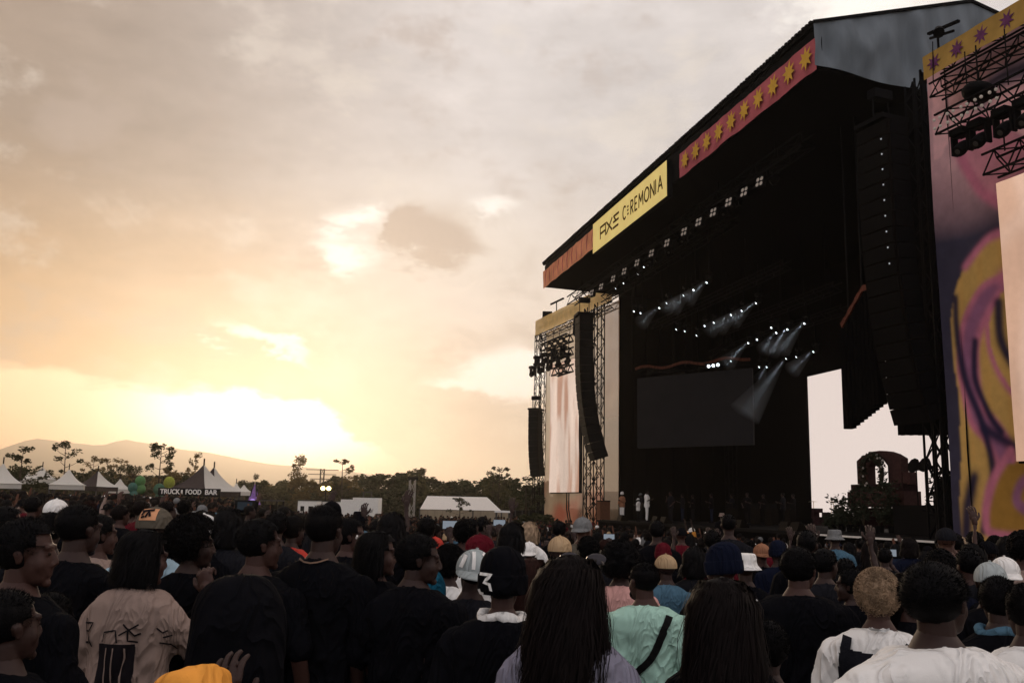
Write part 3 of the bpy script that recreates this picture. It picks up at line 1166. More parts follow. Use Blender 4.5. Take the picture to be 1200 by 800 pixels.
# frame edge toward the stage and header band
b = MB(); b.truss(RW.W(21.5, -.8, .5), RW.W(21.5, 15.4, .5), .5, .5, up=RW.n, panel=.8, ch=.06); part('wing_truss', b, M_black, wing)
b = MB(); b.truss(RW.W(14.0, -.8, .8), RW.W(14.0, 15.4, .8), .5, .5, up=RW.n, panel=.8, ch=.06); part('wing_truss', b, M_black, wing)
hb = MB()
z0b, z1b = 14.72, 15.55
BL = Plane(-19, 19.7)
tl = [BL.hit(1083, 68)[0], 10.5]
zz1 = BL.hit(1083, 68)[1]; zz0 = BL.hit(1085, 95)[1]
band = thing('header_banner', 'mustard header banner with purple stars over the near wing', 'banner', BL.W(18, zz0))
cloth_band(BL, tl[0], tl[1], zz0 + .03, zz1, 0, M_must, 'cloth', band, n=40, seed=1.7)
t_ = tl[0] - .42
for i in range(9):
    star(BL, t_ - i * .86, (zz0 + zz1) / 2 + .02, .27, -.075, M_pstar, band, rot=.15 * i, k=8, inner=.42)
b = MB(); b.truss(BL.W(tl[0], zz0 - .28, .35), BL.W(tl[1], zz0 - .28, .35), .45, .42, panel=.45, ch=.045, br=.03); part('box_truss', b, M_black, band)
b = MB(); b.truss(BL.W(tl[0], zz1 - .2, .35), BL.W(tl[1], zz1 - .2, .35), .45, .42, panel=.45, ch=.045, br=.03); part('box_truss', b, M_black, band)
# mast with lamp on top
t = thing('rigging_mast', 'small rigging mast and lamp above the near header banner', 'mast', BL.W(20.0, zz1))
b = MB(); b.bar(BL.W(20.0, zz1 - .3, .1), BL.W(20.0, zz1 + .75, .1), .05); b.bar(BL.W(20.35, zz1 + .72, .1), BL.W(19.2, zz1 + .55, .1), .10, .07); b.bar(BL.W(20.3, zz1 + .55, .1), BL.W(19.4, zz1 + .35, .1), .06); part('mast_arm', b, M_dark, t)
b = MB(); b.tube([BL.W(19.9, zz1 + .62, .05), BL.W(19.75, zz1 + .42, -.1)], [.12, .16], 10); part('lamp_head', b, M_dark, t)
b = MB(); b.tube([BL.W(20.05, zz1 + .3, -.05), BL.W(20.02, zz1 - 1.0, -.15), BL.W(19.98, zz1 - 1.3, -.05)], .015, 5); part('cable', b, M_dark, t)

# near video screen
SCN = Plane(-19, 19.9)
sx1 = SCN.hit(1167, 215)[0]
szt, szb = SCN.hit(1167, 215)[1], SCN.hit(1197, 540)[1]


def skin_img(T, Z):
    n = fbm(np.column_stack([T * .35, Z * .22, T * 0 + 3]), 4)
    n2 = fbm(np.column_stack([T * 1.6, Z * .5, T * 0 + 8]), 3)
    base = np.array(lin(226, 180, 152))
    col = np.tile(base, (len(T), 1)) * (1 + .5 * n + .16 * n2)[:, None]
    ridge = np.exp(-((T - 17.7 + .25 * np.sin(Z * .9)) / .22) ** 2) * .35 + np.exp(-((Z - 9.2 + .6 * (T - 18)) / .35) ** 2) * .2
    return lay(col, np.clip(ridge, 0, 1), lin(246, 212, 192))


def led_mat(name, k):
    m = mat(name, (1, 1, 1), .6, attr='Col', var=.04, emit=k, nscale=5)
    t = m.node_tree
    b_ = t.nodes['Principled BSDF']
    b_.inputs['Base Color'].default_value = (.02, .02, .02, 1)
    for l in list(t.links):
        if l.to_socket == b_.inputs['Base Color']: t.links.remove(l)
    return m


M_vid = led_mat('video_picture', .92)
t = thing('video_screen', 'near led video screen showing a pale peach skin close up', 'screen', SCN.W(16, szb))
painted('picture', SCN, 11.0, sx1, szb, szt, 0, skin_img, M_vid, t, .08)
b = MB(); b.poly([SCN.W(sx1 + .04, szb - .05, .14), SCN.W(10.9, szb - .05, .14), SCN.W(10.9, szt + .05, .14), SCN.W(sx1 + .04, szt + .05, .14)], RW.n * .1); part('screen_back', b, M_black, t)

# near lighting trusses in front of the wing banner
TL = Plane(-19, 18.9)
a0, a1 = TL.hit(1105, 148), TL.hit(1205, 100)
zt = (a0[1] + a1[1]) / 2
lt = thing('lighting_truss', 'black truss with lamps hanging before the near wing banner', 'truss', TL.W(18, zt))
b = MB(); b.truss(TL.W(a0[0], zt), TL.W(13.5, zt), .55, .55, panel=.42, ch=.05, br=.03); part('box_truss', b, M_dark, lt)
b = MB()
for tt in (a0[0] - .9, a0[0] - 2.2): b.bar(TL.W(tt, zt + .25), TL.W(tt, zz0 - .3), .025)
part('hoist_chain', b, M_dark, lt)
for i, (u, v) in enumerate(((1128, 178), (1149, 165), (1178, 155), (1203, 140))):
    tt, z_ = TL.hit(u, v)
    f_ = fixture('head', TL.W(tt, zt - .28), R(-70), 'big black moving lamp hanging from the near wing truss', 'black lamps under the near wing truss', lens=M_off, scale=1.25)
for i in range(5):
    tt = a0[0] - .12 - i * .47
    c = TL.W(tt, zt, -.31)
    for da in (-.1, .1):
        for dz in (-.12, .12):
            b = MB(); b.ell(c + TL.d * da + Vector((0, 0, dz)), (.045, .045, .045), nu=8, nv=5); part('lamp_eye', b, M_glow, lt)
t = thing('follow_spot', 'round black dish shaped lamp above the near wing truss', 'stage light', TL.W(TL.hit(1147, 108)[0], zt + .3))
c = TL.W(TL.hit(1147, 108)[0], TL.hit(1147, 108)[1])
b = MB(); b.ell(c, (.42, .42, .24), Matrix.Rotation(R(12), 3, 'Y')); part('lamp_body', b, M_dark, t, smooth=True)
b = MB(); b.bar(c, (c.x, c.y, zz0 - .3), .03); b.bar(c, (c.x, c.y, zt + .2), .05); part('bracket', b, M_dark, t)
TL2 = Plane(-19, 19.3)
q0 = TL2.hit(1160, 195)
lt2 = thing('lighting_truss', 'lower black truss directly above the near peach screen', 'truss', TL2.W(q0[0], q0[1]))
b = MB(); b.truss(TL2.W(q0[0], q0[1]), TL2.W(12.5, q0[1]), .5, .55, panel=.40, ch=.05, br=.03); part('box_truss', b, M_dark, lt2)
b = MB(); b.bar(TL2.W(q0[0] - .5, q0[1] + .25), TL2.W(q0[0] - .5, zt - .3), .03); part('hoist_chain', b, M_dark, lt2); b = MB(); b.bar(TL2.W(q0[0] - 3, q0[1] + .25), TL2.W(q0[0] - 3, zt - .3), .03); part('hoist_chain', b, M_dark, lt2)

# truss legs between the white screen and the near wing
for u, dd in ((1097, 33.2), (1110, 32.6)):
    p = at(u, 560, dd)
    t = thing('truss_tower', 'lattice truss leg between the white screen and near wing' if u == 1097 else 'lattice truss leg hard against the near wing banner', 'truss', (p.x, p.y, .98 if u == 1097 else .98))
    b = MB(); b.truss((p.x, p.y, 1.0), (p.x, p.y, 16.3), .42, .42, up=SP.n, panel=.62, ch=.06, br=.035); part('lattice_mast', b, M_black, t)
t = thing('wing_drape', 'black drape between the near wing and the stage opening', 'drape', W(22.6, 20.5, 0))
b = MB()
pA, pB = at(1122, 560, 29.8), at(1137, 560, 29.0)
pz = W(23.2, 27.5, 0)
for q, r_ in ((pA, pB),):
    b.add([(q.x, q.y, -.5), (r_.x, r_.y, -.5), (r_.x, r_.y, 15.5), (q.x, q.y, 15.5)], [(0, 1, 2, 3)])
for i in range(10):
    f0, f1 = i / 10, (i + 1) / 10
    A_, B_ = pA.lerp(Vector((pz.x, pz.y, 0)), f0), pA.lerp(Vector((pz.x, pz.y, 0)), f1)
    o = Vector((.1, 0, 0)) if i % 2 else Vector((0, 0, 0))
    b.add([Vector((A_.x, A_.y, -.5)) + o, Vector((B_.x, B_.y, -.5)) + o, Vector((B_.x, B_.y, 15.5)) + o, Vector((A_.x, A_.y, 15.5)) + o], [(0, 1, 2, 3)])
part('cloth', b, M_drape, t)

# ------------------------------------------------------------------ far wing
def left_art(T, Z):
    n = fbm(np.column_stack([T * .25, Z * .22, T * 0 + 1]), 4)
    col = np.tile(np.array(lin(250, 220, 180)), (len(T), 1)) * (1 + .22 * n)[:, None]
    sw = np.sin(Z * .8 + T * .5 + n * 5)
    lo = np.clip((5.5 - Z) / 3, 0, 1)
    col = lay(col, lo * np.clip(.55 + .5 * sw, 0, 1), lin(232, 138, 108))
    col = lay(col, np.clip((Z - 13) / 2, 0, 1) * .6, lin(244, 204, 130))
    col = lay(col, ((T > 59.2) & (T < 59.8)) * .35, lin(250, 225, 200))
    br_ = H2([(716, 430), (700, 470), (690, 520)])
    col = lay(col, soft(stroke_d(T, Z, br_), 1.3, .5) * (T < 63.5), lin(64, 30, 26))
    col = lay(col, soft(stroke_d(T, Z, H2([(688, 560), (682, 590), (676, 612)])), .45, .3) * .8, lin(90, 44, 40))
    col = lay(col, (T < 61.2) * .8, lin(196, 142, 104))
    col = lay(col, (T < 61.2) * np.clip((9.5 - Z) / 2, 0, 1) * .8, lin(70, 36, 32))  # brown shade low on the stage-side edge, painted into the colour
    return col * .95


H2 = lambda L: spl([LW.hit(u, v) for u, v in L])
M_lprint = mat('pale_banner_mesh', (1, 1, 1), .85, attr='Col', var=.05, nscale=1, transl=.35, clear=.34)
wing = thing('stage_wing', 'far banner wing with pale peach print beside the stage', 'stage wing', LW.W(66, g(*LW.W(66, 0)[:2])))
painted('printed_banner', LW, 58.6, 72.7, .2, 16.2, .1, left_art, M_lprint, wing, .12)
for tt in (72.9, 74.1):
    b = MB(); b.truss(LW.W(tt, .2, -.1), LW.W(tt, 16.2, -.1), .45, .45, up=LW.n, panel=.8, ch=.06, br=.035); part('wing_truss', b, M_black, wing)
for tt in (60.4, 62.2):
    b = MB(); b.truss(LW.W(tt, -.6, -.6), LW.W(tt, 16.2, -.6), .55, .55, up=LW.n, panel=.7, ch=.07, br=.04); part('wing_truss', b, M_black, wing)
b = MB()
for i in range(9): b.bar(LW.W(62.2, 1.5 + i * 1.7, -.6), LW.W(60.4, 2.2 + i * 1.7, -.6), .05)
part('ladder_brace', b, M_black, wing)
b = MB()
for tt in (66.5, 66.9, 63.2): b.tube([LW.W(tt, 2.9, -.3), LW.W(tt - .1, 1.6, -.35), LW.W(tt - .5, .4, -.3)], .05, 5)
b.tube([LW.W(64.7, 16.0, -.7), LW.W(64.4, 14.6, -.9), LW.W(63.0, 13.9, -.9)], .10, 6)
part('cable', b, M_black, wing)
band = thing('header_banner', 'faded yellow header banner over the far wing', 'banner', LW.W(66, 16.1))
cloth_band(LW, 74.4, 59.0, 16.15, 17.45, -.25, mat('yellow_header_cloth', (.92, .62, .24), .8, var=.15, nscale=1.5, transl=.4, clear=.08), 'cloth', band, n=50, seed=5.)
b = MB(); b.truss(LW.W(74.4, 15.9, 0), LW.W(59.0, 15.9, 0), .5, .45, panel=.7, ch=.06, br=.035); part('box_truss', b, M_black, band)
b = MB(); b.truss(LW.W(74.4, 17.1, .3), LW.W(59.0, 17.1, .3), .5, .45, panel=.7, ch=.06, br=.035); part('box_truss', b, M_black, band)
t = thing('rigging_mast', 'small rigging mast on the far header banner', 'mast', LW.W(70.5, 17.4))
b = MB(); b.bar(LW.W(70.5, 17.2, .1), LW.W(70.5, 18.5, .1), .08); b.bar(LW.W(71.8, 18.45, .1), LW.W(69.0, 18.4, .1), .12); b.box(LW.W(72.6, 17.7, .1), (.8, .6, .5)); part('mast_arm', b, M_dark, t)


def far_img(T, Z):
    n = fbm(np.column_stack([T * .9, Z * .22, T * 0 + 3]), 4)
    n2 = fbm(np.column_stack([T * 2.2, Z * .3, T * 0 + 9]), 3)
    col = np.tile(np.array(lin(226, 200, 182)), (len(T), 1)) * (1 + .35 * n)[:, None]
    col = lay(col, np.clip(n2 * 2.4, 0, .7), lin(176, 118, 88))
    return lay(col, np.clip((Z - 11.2) / 2, 0, 1) * .5, lin(244, 200, 170))


t = thing('video_screen', 'far led video screen showing a washed out pale figure', 'screen', LW.W(67, 2.85))
painted('picture', LW, 64.1, 70.0, 2.85, 12.9, -.55, far_img, M_vid, t, .12)
b = MB(); b.poly([LW.W(63.95, 2.78, -.42), LW.W(70.1, 2.78, -.42), LW.W(70.1, 13.0, -.42), LW.W(63.95, 13.0, -.42)], LW.n * .1); part('screen_back', b, M_black, t)
b = MB()
for tt in (64.8, 69.2): b.bar(LW.W(tt, 13.0, -.4), LW.W(tt, 15.8, -.1), .05)
part('hoist_chain', b, M_black, t)
lt = thing('lighting_truss', 'cluster of black trusses and lamps hanging at the far wing', 'truss', LW.W(70, 14))
b = MB()
for (u0, v0, u1, v1) in ((637, 408, 668, 395), (638, 424, 668, 408), (650, 437, 668, 430)):
    p, q = Plane(-19, 27.0).hit(u0, v0), Plane(-19, 27.0).hit(u1, v1)
    zc = (p[1] + q[1]) / 2
    b.truss(Plane(-19, 27.0).W(p[0], zc), Plane(-19, 27.0).W(q[0], zc), .55, .55, panel=.6, ch=.09, br=.06)
part('box_truss', b, M_black, lt)
b = MB()
for tt in (65.5, 69, 72.3): b.bar(Plane(-19, 27).W(tt, 12), Plane(-19, 27).W(tt, 15.8, .3), .05)
part('hoist_chain', b, M_black, lt)
for i in range(9):
    tt = 64.8 + i * .95
    fixture('head', Plane(-19, 26.8).W(tt, 13.25 + .7 * (i % 2)), R(-76 + rng.uniform(-40, 40)), 'black lamp hanging in the cluster at the far wing', 'lamps hanging at the far wing', lens=M_off, scale=1.5)

# sign lettering positions measured on the sign
SG = Plane(SA, 16.715)
ta, te = SG.hit(703.5, 276)[0], SG.hit(725, 262)[0]
w3 = (ta - te)
hA = .64
k = (w3 - .34) / 3 / hA
stroke_text(['A1', 'X1', 'E1'], ta, 16.66, hA, SG, 0, M_ink, sg, .12, .17, wk=k)
tc_, tz = SG.hit(730, 250)[0], SG.hit(776, 216)[0]
seq = ['C', 'c_e', 'R', 'E', 'M', 'O', 'N', 'I', 'A']
hC = .68
tot = sum(GLY[q][1] for q in seq) * hC
gap = .19
stroke_text(seq, tc_, 16.66, hC, SG, 0, M_ink, sg, .10, gap, wk=(tc_ - tz - gap * 8) / tot)

# ------------------------------------------------------------------ stage set: arch, wreath, plants, riser
ST = Plane(SA, 25.0)
M_arch = mat('dusty_rose_plaster', (.065, .032, .030), .85, var=.2)
M_arch2 = mat('dark_rose_plaster', (.03, .015, .016), .85, var=.2)
t = thing('arch_prop', 'dusty pink arch prop standing on a stepped block on stage', 'stage prop', ST.W(ST.hit(1030, 580)[0], 1.0))
hh = lambda u, v: ST.hit(u, v)
x0, zb = hh(1005, 567); x1 = hh(1057, 567)[0]; zt_ = hh(1005, 540)[1]
zp = hh(1027, 528)[1]
xi0, xi1 = hh(1018, 560)[0], hh(1041, 560)[0]
zi = hh(1030, 535)[1]
b = MB()
out = [(x0, zb), (x0, zt_)] + [(x0 + (x1 - x0) * f, zt_ + (zp - zt_) * math.sin(math.pi * f) ** .8) for f in (.1, .25, .4, .55, .7, .85)] + [(x1, zt_), (x1, zb)]
inn = [(xi1, zb), (xi1, zi - .4)] + [(xi1 + (xi0 - xi1) * f, zi - .4 + .42 * math.sin(math.pi * f)) for f in (.2, .4, .6, .8)] + [(xi0, zi - .4), (xi0, zb)]
b.poly([ST.W(x, z) for x, z in out + inn], ST.n * .35)
part('arch', b, M_arch, t)
def setbox(u0, v0, u1, v1, D0, D1, m, name):
    b = MB()
    p, q = Plane(SA, D0).hit(u0, v0), Plane(SA, D0).hit(u1, v1)
    sbox(b, p[0], q[0], D0, D1, max(1.003, q[1]), p[1])
    return part(name, b, m, t)
setbox(1057.5, 553, 1067, 567, 25.0, 25.3, M_arch, 'side_block')
setbox(997, 567.5, 1058, 575, 24.8, 25.5, M_arch2, 'upper_step')
setbox(993, 576, 1060, 594, 24.5, 25.3, M_arch, 'lower_step')
setbox(1000, 594.5, 1056, 618, 24.2, 25.2, M_arch2, 'base_block')
t = thing('drum_riser', 'long black riser box on the near side of the stage', 'riser', W(30, 23.6, 1.0))
b = MB()
p, q = Plane(SA, 22.6).hit(1046, 592), Plane(SA, 22.6).hit(1122, 624)
sbox(b, p[0], 25.0, 22.6, 26.0, 1.003, p[1]); part('riser_box', b, M_deck, t)
b = MB(); sbox(b, p[0] - .01, 25.0, 22.57, 22.6, p[1] - .16, p[1] + .02); part('edge_trim', b, M_dark, t)

M_leaf_dark = mat('dark_prop_foliage', (.035, .040, .026), .7, var=.4, transl=.2)
M_branch = mat('twig_bark', (.06, .045, .03), .9)
M_flower = mat('pale_petals', (.55, .48, .42), .7)


def leafcloud(mb, pts, n, size, spread, flat=.5):
    """n small leaf quads around random points of pts (centre, radius)"""
    for _ in range(n):
        c, r = rng.choice(pts)
        d = Vector((rng.gauss(0, 1), rng.gauss(0, 1), rng.gauss(0, 1))).normalized() * r * rng.uniform(.55, 1.05)
        p = Vector(c) + d
        a = Vector((rng.gauss(0, 1), rng.gauss(0, 1), rng.gauss(0, flat))).normalized() * size * rng.uniform(.6, 1.3)
        bb = a.cross(Vector((rng.gauss(0, 1), rng.gauss(0, 1), rng.gauss(0, 1)))).normalized() * size * .55
        mb.add([p - a, p + bb * .9, p + a, p - bb * .9], [(0, 1, 2, 3)])


wr = thing('flower_wreath', 'big round dark flower wreath leaning in the pink arch', 'wreath', ST.W(ST.hit(1022, 556)[0], 3.5, -.2))
cx, cz = Plane(SA, 24.7).hit(1022, 555)
rw_ = abs(Plane(SA, 24.7).hit(1037, 555)[0] - cx) * .86
PW = Plane(SA, 24.7)
cl = [(PW.W(cx + rw_ * math.cos(a) * .9, cz + rw_ * math.sin(a)), .20) for a in [i * math.pi / 9 for i in range(18)]]
b = MB(); b.tube([c[0] for c in cl] + [cl[0][0]], .09, 6); part('wreath_ring', b, M_branch, wr)
b = MB(); leafcloud(b, cl, 700, .09, 0); part('leaves', b, M_leaf_dark, wr)
b = MB()
for _ in range(14):
    c = rng.choice(cl)[0]; b.ell(c + Vector((rng.uniform(-.1, .1), -.2, rng.uniform(-.1, .1))), (.05, .05, .05), nu=6, nv=4)
part('flower', b, M_flower, wr)


def stage_plant(u, v, w, h, D, label, nleaf=300, cat='plant'):
    pl_ = Plane(SA, D)
    s, z = pl_.hit(u, v)
    base = pl_.W(s, 1.003)
    t = thing('potted_plant', label, cat, base)
    b = MB()
    b.tube([base + Vector((0, 0, 0)), base + Vector((0, 0, .28))], [.16, .2], 10); part('pot', b, M_dark, t)
    b = MB(); cl = []
    for k in range(9):
        top = Vector((base.x, base.y, 0)) + SP.d * rng.uniform(-w, w) * .5 + SP.n * rng.uniform(-.3, .3)
        top.z = 1.0 + h * rng.uniform(.35, 1)
        b.tube([base + Vector((0, 0, .25)), (base + top) / 2 + Vector((0, 0, .15)), top], [.02, .015, .006], 5)
        cl.append((top, .28))
        cl.append(((base + top) / 2 + Vector((0, 0, .1)), .26))
    part('stem', b, M_branch, t)
    b = MB(); leafcloud(b, cl, nleaf, .10, 0); part('leaves', b, M_leaf_dark, t)
    return t


stage_plant(986, 600, 1.0, 1.6, 23.8, 'tallest bushy plant at the left foot of the stage arch')
stage_plant(975, 610, .9, .7, 22.6, 'low round bush at the stage edge left of the arch')
stage_plant(997, 610, 1.2, 1.1, 23.2, 'leafy plant in front of the pink arch steps')
stage_plant(1012, 608, 1.2, 1.6, 23.4, 'dark plant in front of the middle of the pink arch')
stage_plant(1030, 606, 1.0, 1.9, 23.6, 'dark plant standing at the right of the arch steps')
stage_plant(1001, 590, .8, 1.9, 24.0, 'plant rising against the left pillar of the arch')
stage_plant(1045, 590, .9, 2.0, 24.1, 'plant rising against the right pillar of the arch')


def mic_stand(u, v, top_v, label, umbrella=True):
    pl_ = Plane(SA, 24.0)
    s, z = pl_.hit(u, v)
    zt2 = pl_.hit(u, top_v)[1]
    base = pl_.W(s, Plane(SA, 24.0).hit(1046, 592)[1] if False else 1.0)
    t = thing('studio_stand', label, 'stand', base)
    b = MB(); b.tube([base, Vector((base.x, base.y, zt2))], .025, 6)
    for a in (0, 2.1, 4.2): b.bar(base + Vector((0, 0, .35)), base + Vector((.35 * math.cos(a), .35 * math.sin(a), .02)), .02)
    part('pole', b, M_dark, t)
    b = MB(); c = Vector((base.x, base.y, zt2))
    b.tube([c + Vector((-.12, -.05, .06)), c + Vector((.12, .05, -.02))], [.30, .10], 10); b.box(c + Vector((.2, .1, -.04)), (.2, .16, .16))
    part('lamp_hood', b, M_dark, t)


mic_stand(1076, 592, 547, 'thin stand with dark hooded lamp before the white screen')
mic_stand(1089, 592, 546, 'thin stand with tilted lamp hood nearest the truss leg')
t = thing('amp_stack', 'clutter of dark amplifiers and cases below the truss legs', 'amplifiers', W(26.3, 22.2, 1.0))
for (u0, v0, u1, v1) in ((1093, 575, 1106, 592), (1106, 568, 1122, 592), (1100, 560, 1112, 575)):
    b = MB(); D0 = 24.2
    p, q = Plane(SA, D0).hit(u0, v0), Plane(SA, D0).hit(u1, v1)
    sbox(b, p[0], q[0], D0, D0 + .6, q[1] - .02, p[1]); part('amplifier', b, M_dark, t)
b = MB(); leafcloud(b, [(at(1105, 565, 34), .5), (at(1112, 585, 33.6), .6), (at(1100, 590, 34), .5)], 260, .09, 0); part('cable_tangle', b, M_dark, t)

# wedge monitors
def wedge(u, D, label):
    s, _ = Plane(SA, D).hit(u, 606)
    t = thing('stage_monitor', label, 'monitor', W(s, D, 1.0), RZS)
    b = MB()
    b.add([(-.32, -.25, 0), (.32, -.25, 0), (.32, .25, 0), (-.32, .25, 0), (-.32, -.12, .36), (.32, -.12, .36), (.32, -.02, .36), (-.32, -.02, .36), (-.32, .25, .08), (.32, .25, .08)],
          [(0, 3, 2, 1), (0, 1, 5, 4), (4, 5, 6, 7), (7, 6, 9, 8), (8, 9, 2, 3), (0, 4, 7, 8, 3), (1, 2, 9, 6, 5)])
    link('cabinet', b.mesh('cabinet', M_pa_side), t)
    b = MB(); b.add([(-.28, .005, .345), (.28, .005, .345), (.28, .235, .11), (-.28, .235, .11)], [(0, 1, 2, 3)]); link('grille', b.mesh('grille', mat('wedge_grille', (.05, .045, .045), .5)), t)


for u, lb in ((729, 'stage monitor wedge at the feet of the orange jacket performer'), (770, 'stage monitor wedge right of the white clad performer'), (780, 'stage monitor wedge next along from the white clad performer'), (935, 'stage monitor wedge left of the plants'), (922, 'stage monitor wedge second left of the plants'), (868, 'stage monitor wedge standing alone mid stage front')):
    wedge(u, 20.5, lb)
t = thing('flight_case', 'brown wooden case standing at the far stage corner', 'case', W(Plane(SA, 21).hit(707, 600)[0], 21, 1.0))
b = MB(); b.box(t.location + Vector((0, 0, .6)), (.7, .7, 1.2), Matrix.Rotation(RZS, 3, 'Z')); part('case_body', b, mat('brown_case', (.14, .06, .035), .6), t)
b = MB(); b.box(t.location + Vector((0, 0, 1.21)), (.74, .74, .06), Matrix.Rotation(RZS, 3, 'Z')); part('case_lid', b, M_dark, t)
# drum kit and backline silhouettes
def drum_kit(s, D):
    t = thing('drum_kit', 'drum kit with cymbals in the dark rear of the stage', 'drum kit', W(s, D, 1.0), RZS)
    for x, y, z, r, h in ((0, 0, .33, .3, .4), (-.5, .1, .6, .2, .3), (.5, .1, .6, .22, .35), (.2, -.1, .85, .17, .22), (-.2, -.1, .85, .17, .22)):
        b = MB(); b.tube([(x, y, z - h / 2), (x, y, z + h / 2)], r, 14); link('drum', b.mesh('drum', M_arch2), t)
    for x in (-.8, .8, 1.0):
        b = MB(); b.bar((x, .2, 0), (x, .2, 1.3), .02); b.tube([(x, .2, 1.29), (x, .2, 1.32)], [.26, .03], 14); link('cymbal', b.mesh('cymbal', mat('brass', (.5, .35, .12), .3, .9)), t)
drum_kit(43, 26.5)
for u in (840, 865, 905, 885):
    s, _ = Plane(SA, 26).hit(u, 600)
    t = thing('guitar_amplifier', 'dark guitar amplifier stack in the unlit back of the stage', 'amplifier', W(s, 27, 1.0), RZS, 'backline amplifiers')
    b = MB(); b.box((0, 0, .45), (.8, .4, .9)); link('speaker_box', b.mesh('speaker_box', M_pa_side), t)
    b = MB(); b.box((0, 0, 1.06), (.7, .3, .28)); link('amplifier_head', b.mesh('amplifier_head', M_dark), t)

# ------------------------------------------------------------------ trees
M_leafs = [mat('olive_foliage', (.060, .055, .022), .8, var=.45, nscale=1.5, transl=.45), mat('dark_foliage', (.038, .042, .018), .8, var=.4, nscale=1.5, transl=.35), mat('sun_tinted_foliage', (.12, .085, .03), .8, var=.4, nscale=1.5, transl=.6)]  # the golden leaves carry low sunlight in their base colour
M_bark = mat('tree_bark', (.05, .035, .025), .95, var=.4)


def tree_mesh(kind, seed):
    r_ = random.Random(seed)
    tk, cr = MB(), MB()
    if kind == 'dense':
        tk.tube([(0, 0, -.3), (.05, 0, 2), (0, .05, 4)], [.22, .17, .08], 7)
        cl = []
        for i in range(24):
            z = r_.uniform(1.0, 9.0)
            w = 3.2 * math.sin(math.pi * min(1, (z + .8) / 11)) ** .7
            a = r_.uniform(0, 6.28)
            rr = w * r_.uniform(.2, 1)
            c = Vector((rr * math.cos(a), rr * math.sin(a), z))
            cl.append((c, r_.uniform(.7, 1.5)))
            tk.tube([(0, 0, min(3.5, z * .5)), c], [.07, .02], 4)
        n, sz = 2300, .42
    elif kind == 'sparse':
        top = Vector((r_.uniform(-.5, .5), 0, 9.3))
        tk.tube([(0, 0, -.3), (.1, 0, 3), top * .6, top], [.13, .10, .07, .02], 6)
        cl = [(top, .5)]
        for i in range(15):
            f = r_.uniform(.38, .97)
            a = r_.uniform(0, 6.28)
            L = 2.3 * (1.15 - f) + .4
            p = top * f
            q = p + Vector((math.cos(a) * L, math.sin(a) * L, r_.uniform(.3, 1.1)))
            tk.tube([p, (p + q) / 2 + Vector((0, 0, -.1)), q], [.045, .03, .012], 4)
            cl.append((q, r_.uniform(.25, .6)))
        n, sz = 620, .20
    elif kind == 'tuft':
        top = Vector((.2, 0, 9.6))
        tk.tube([(0, 0, -.3), (0, 0, 4), top], [.12, .09, .02], 6)
        cl = []
        for i in range(22):
            f = r_.uniform(.3, 1)
            a = r_.uniform(0, 6.28)
            L = (.35 + 1.2 * math.sin(math.pi * (f - .25) / .8)) * r_.uniform(.5, 1)
            q = top * f + Vector((math.cos(a) * L, math.sin(a) * L, .2))
            tk.tube([top * f * .95, q], [.04, .012], 4)
            cl.append((q, r_.uniform(.35, .7)))
        n, sz = 1100, .20
    else:                                   # flat topped
        tk.tube([(0, 0, -.3), (0, 0, 6), (.2, 0, 8)], [.15, .12, .06], 6)
        cl = []
        for i in range(14):
            a = r_.uniform(0, 6.28); L = r_.uniform(.3, 3.2)
            q = Vector((math.cos(a) * L, math.sin(a) * L, 8.6 + r_.uniform(-.3, .5)))
            tk.tube([(.1, 0, 7), q], [.05, .015], 4)
            cl.append((q, .6))
        n, sz = 700, .22
    for _ in range(n):
        c, r = r_.choice(cl)
        d = Vector((r_.gauss(0, 1), r_.gauss(0, 1), r_.gauss(0, 1))).normalized() * r * r_.random() ** .4
        p = c + d
        a = Vector((r_.gauss(0, 1), r_.gauss(0, 1), r_.gauss(0, .6))).normalized() * sz * r_.uniform(.5, 1.2)
        b_ = a.cross(Vector((r_.gauss(0, 1), r_.gauss(0, 1), r_.gauss(0, 1)))).normalized() * sz * .5
        cr.add([p - a, p + b_, p + a, p - b_], [(0, 1, 2, 3)])
    return tk.mesh('trunk', M_bark), cr.mesh('crown', M_leafs[0])


TM = {}


def tree(kind, var, u, vtop, dist, label, group=None, leaf=0, wide=1.0, rz=None):
    k = (kind, var)
    if k not in TM: TM[k] = tree_mesh(kind, hash(kind) % 7 + var * 13 if False else var * 13 + len(kind))
    tk, cr = TM[k]
    p = at(u, vtop, dist)
    z0 = g(p.x, p.y)
    h = (p.z - z0) / 10.0
    t = thing('tree', label, 'tree', (p.x, p.y, z0), rng.uniform(0, 6.28) if rz is None else rz, group)
    t.scale = (h * wide, h * wide, h)
    link('trunk', tk, t)
    c = link('crown', cr, t)
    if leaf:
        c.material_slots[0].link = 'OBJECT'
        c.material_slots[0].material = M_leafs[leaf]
    return t


tree('sparse', 1, 26, 521, 78, 'dark sapling with clumped leaves beside the leftmost white tent', leaf=1, wide=1.5, rz=0)
tree('dense', 2, 22, 545, 86, 'small dark bush behind the leftmost sapling', leaf=1)
tree('sparse', 2, 82, 516, 82, 'tall thin sapling rising from the widest white pagoda tent', leaf=1, wide=1.25, rz=1)
tree('sparse', 3, 190, 516, 84, 'tall airy sapling between the two green inflatables', leaf=1, wide=1.2, rz=2)
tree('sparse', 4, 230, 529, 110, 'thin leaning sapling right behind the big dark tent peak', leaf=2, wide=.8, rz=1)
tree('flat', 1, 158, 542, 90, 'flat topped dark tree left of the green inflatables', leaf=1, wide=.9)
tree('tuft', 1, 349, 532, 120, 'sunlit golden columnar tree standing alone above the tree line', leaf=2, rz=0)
tree('sparse', 5, 403, 536, 120, 'golden round headed slender tree above the far tree line', leaf=2, wide=1.5)
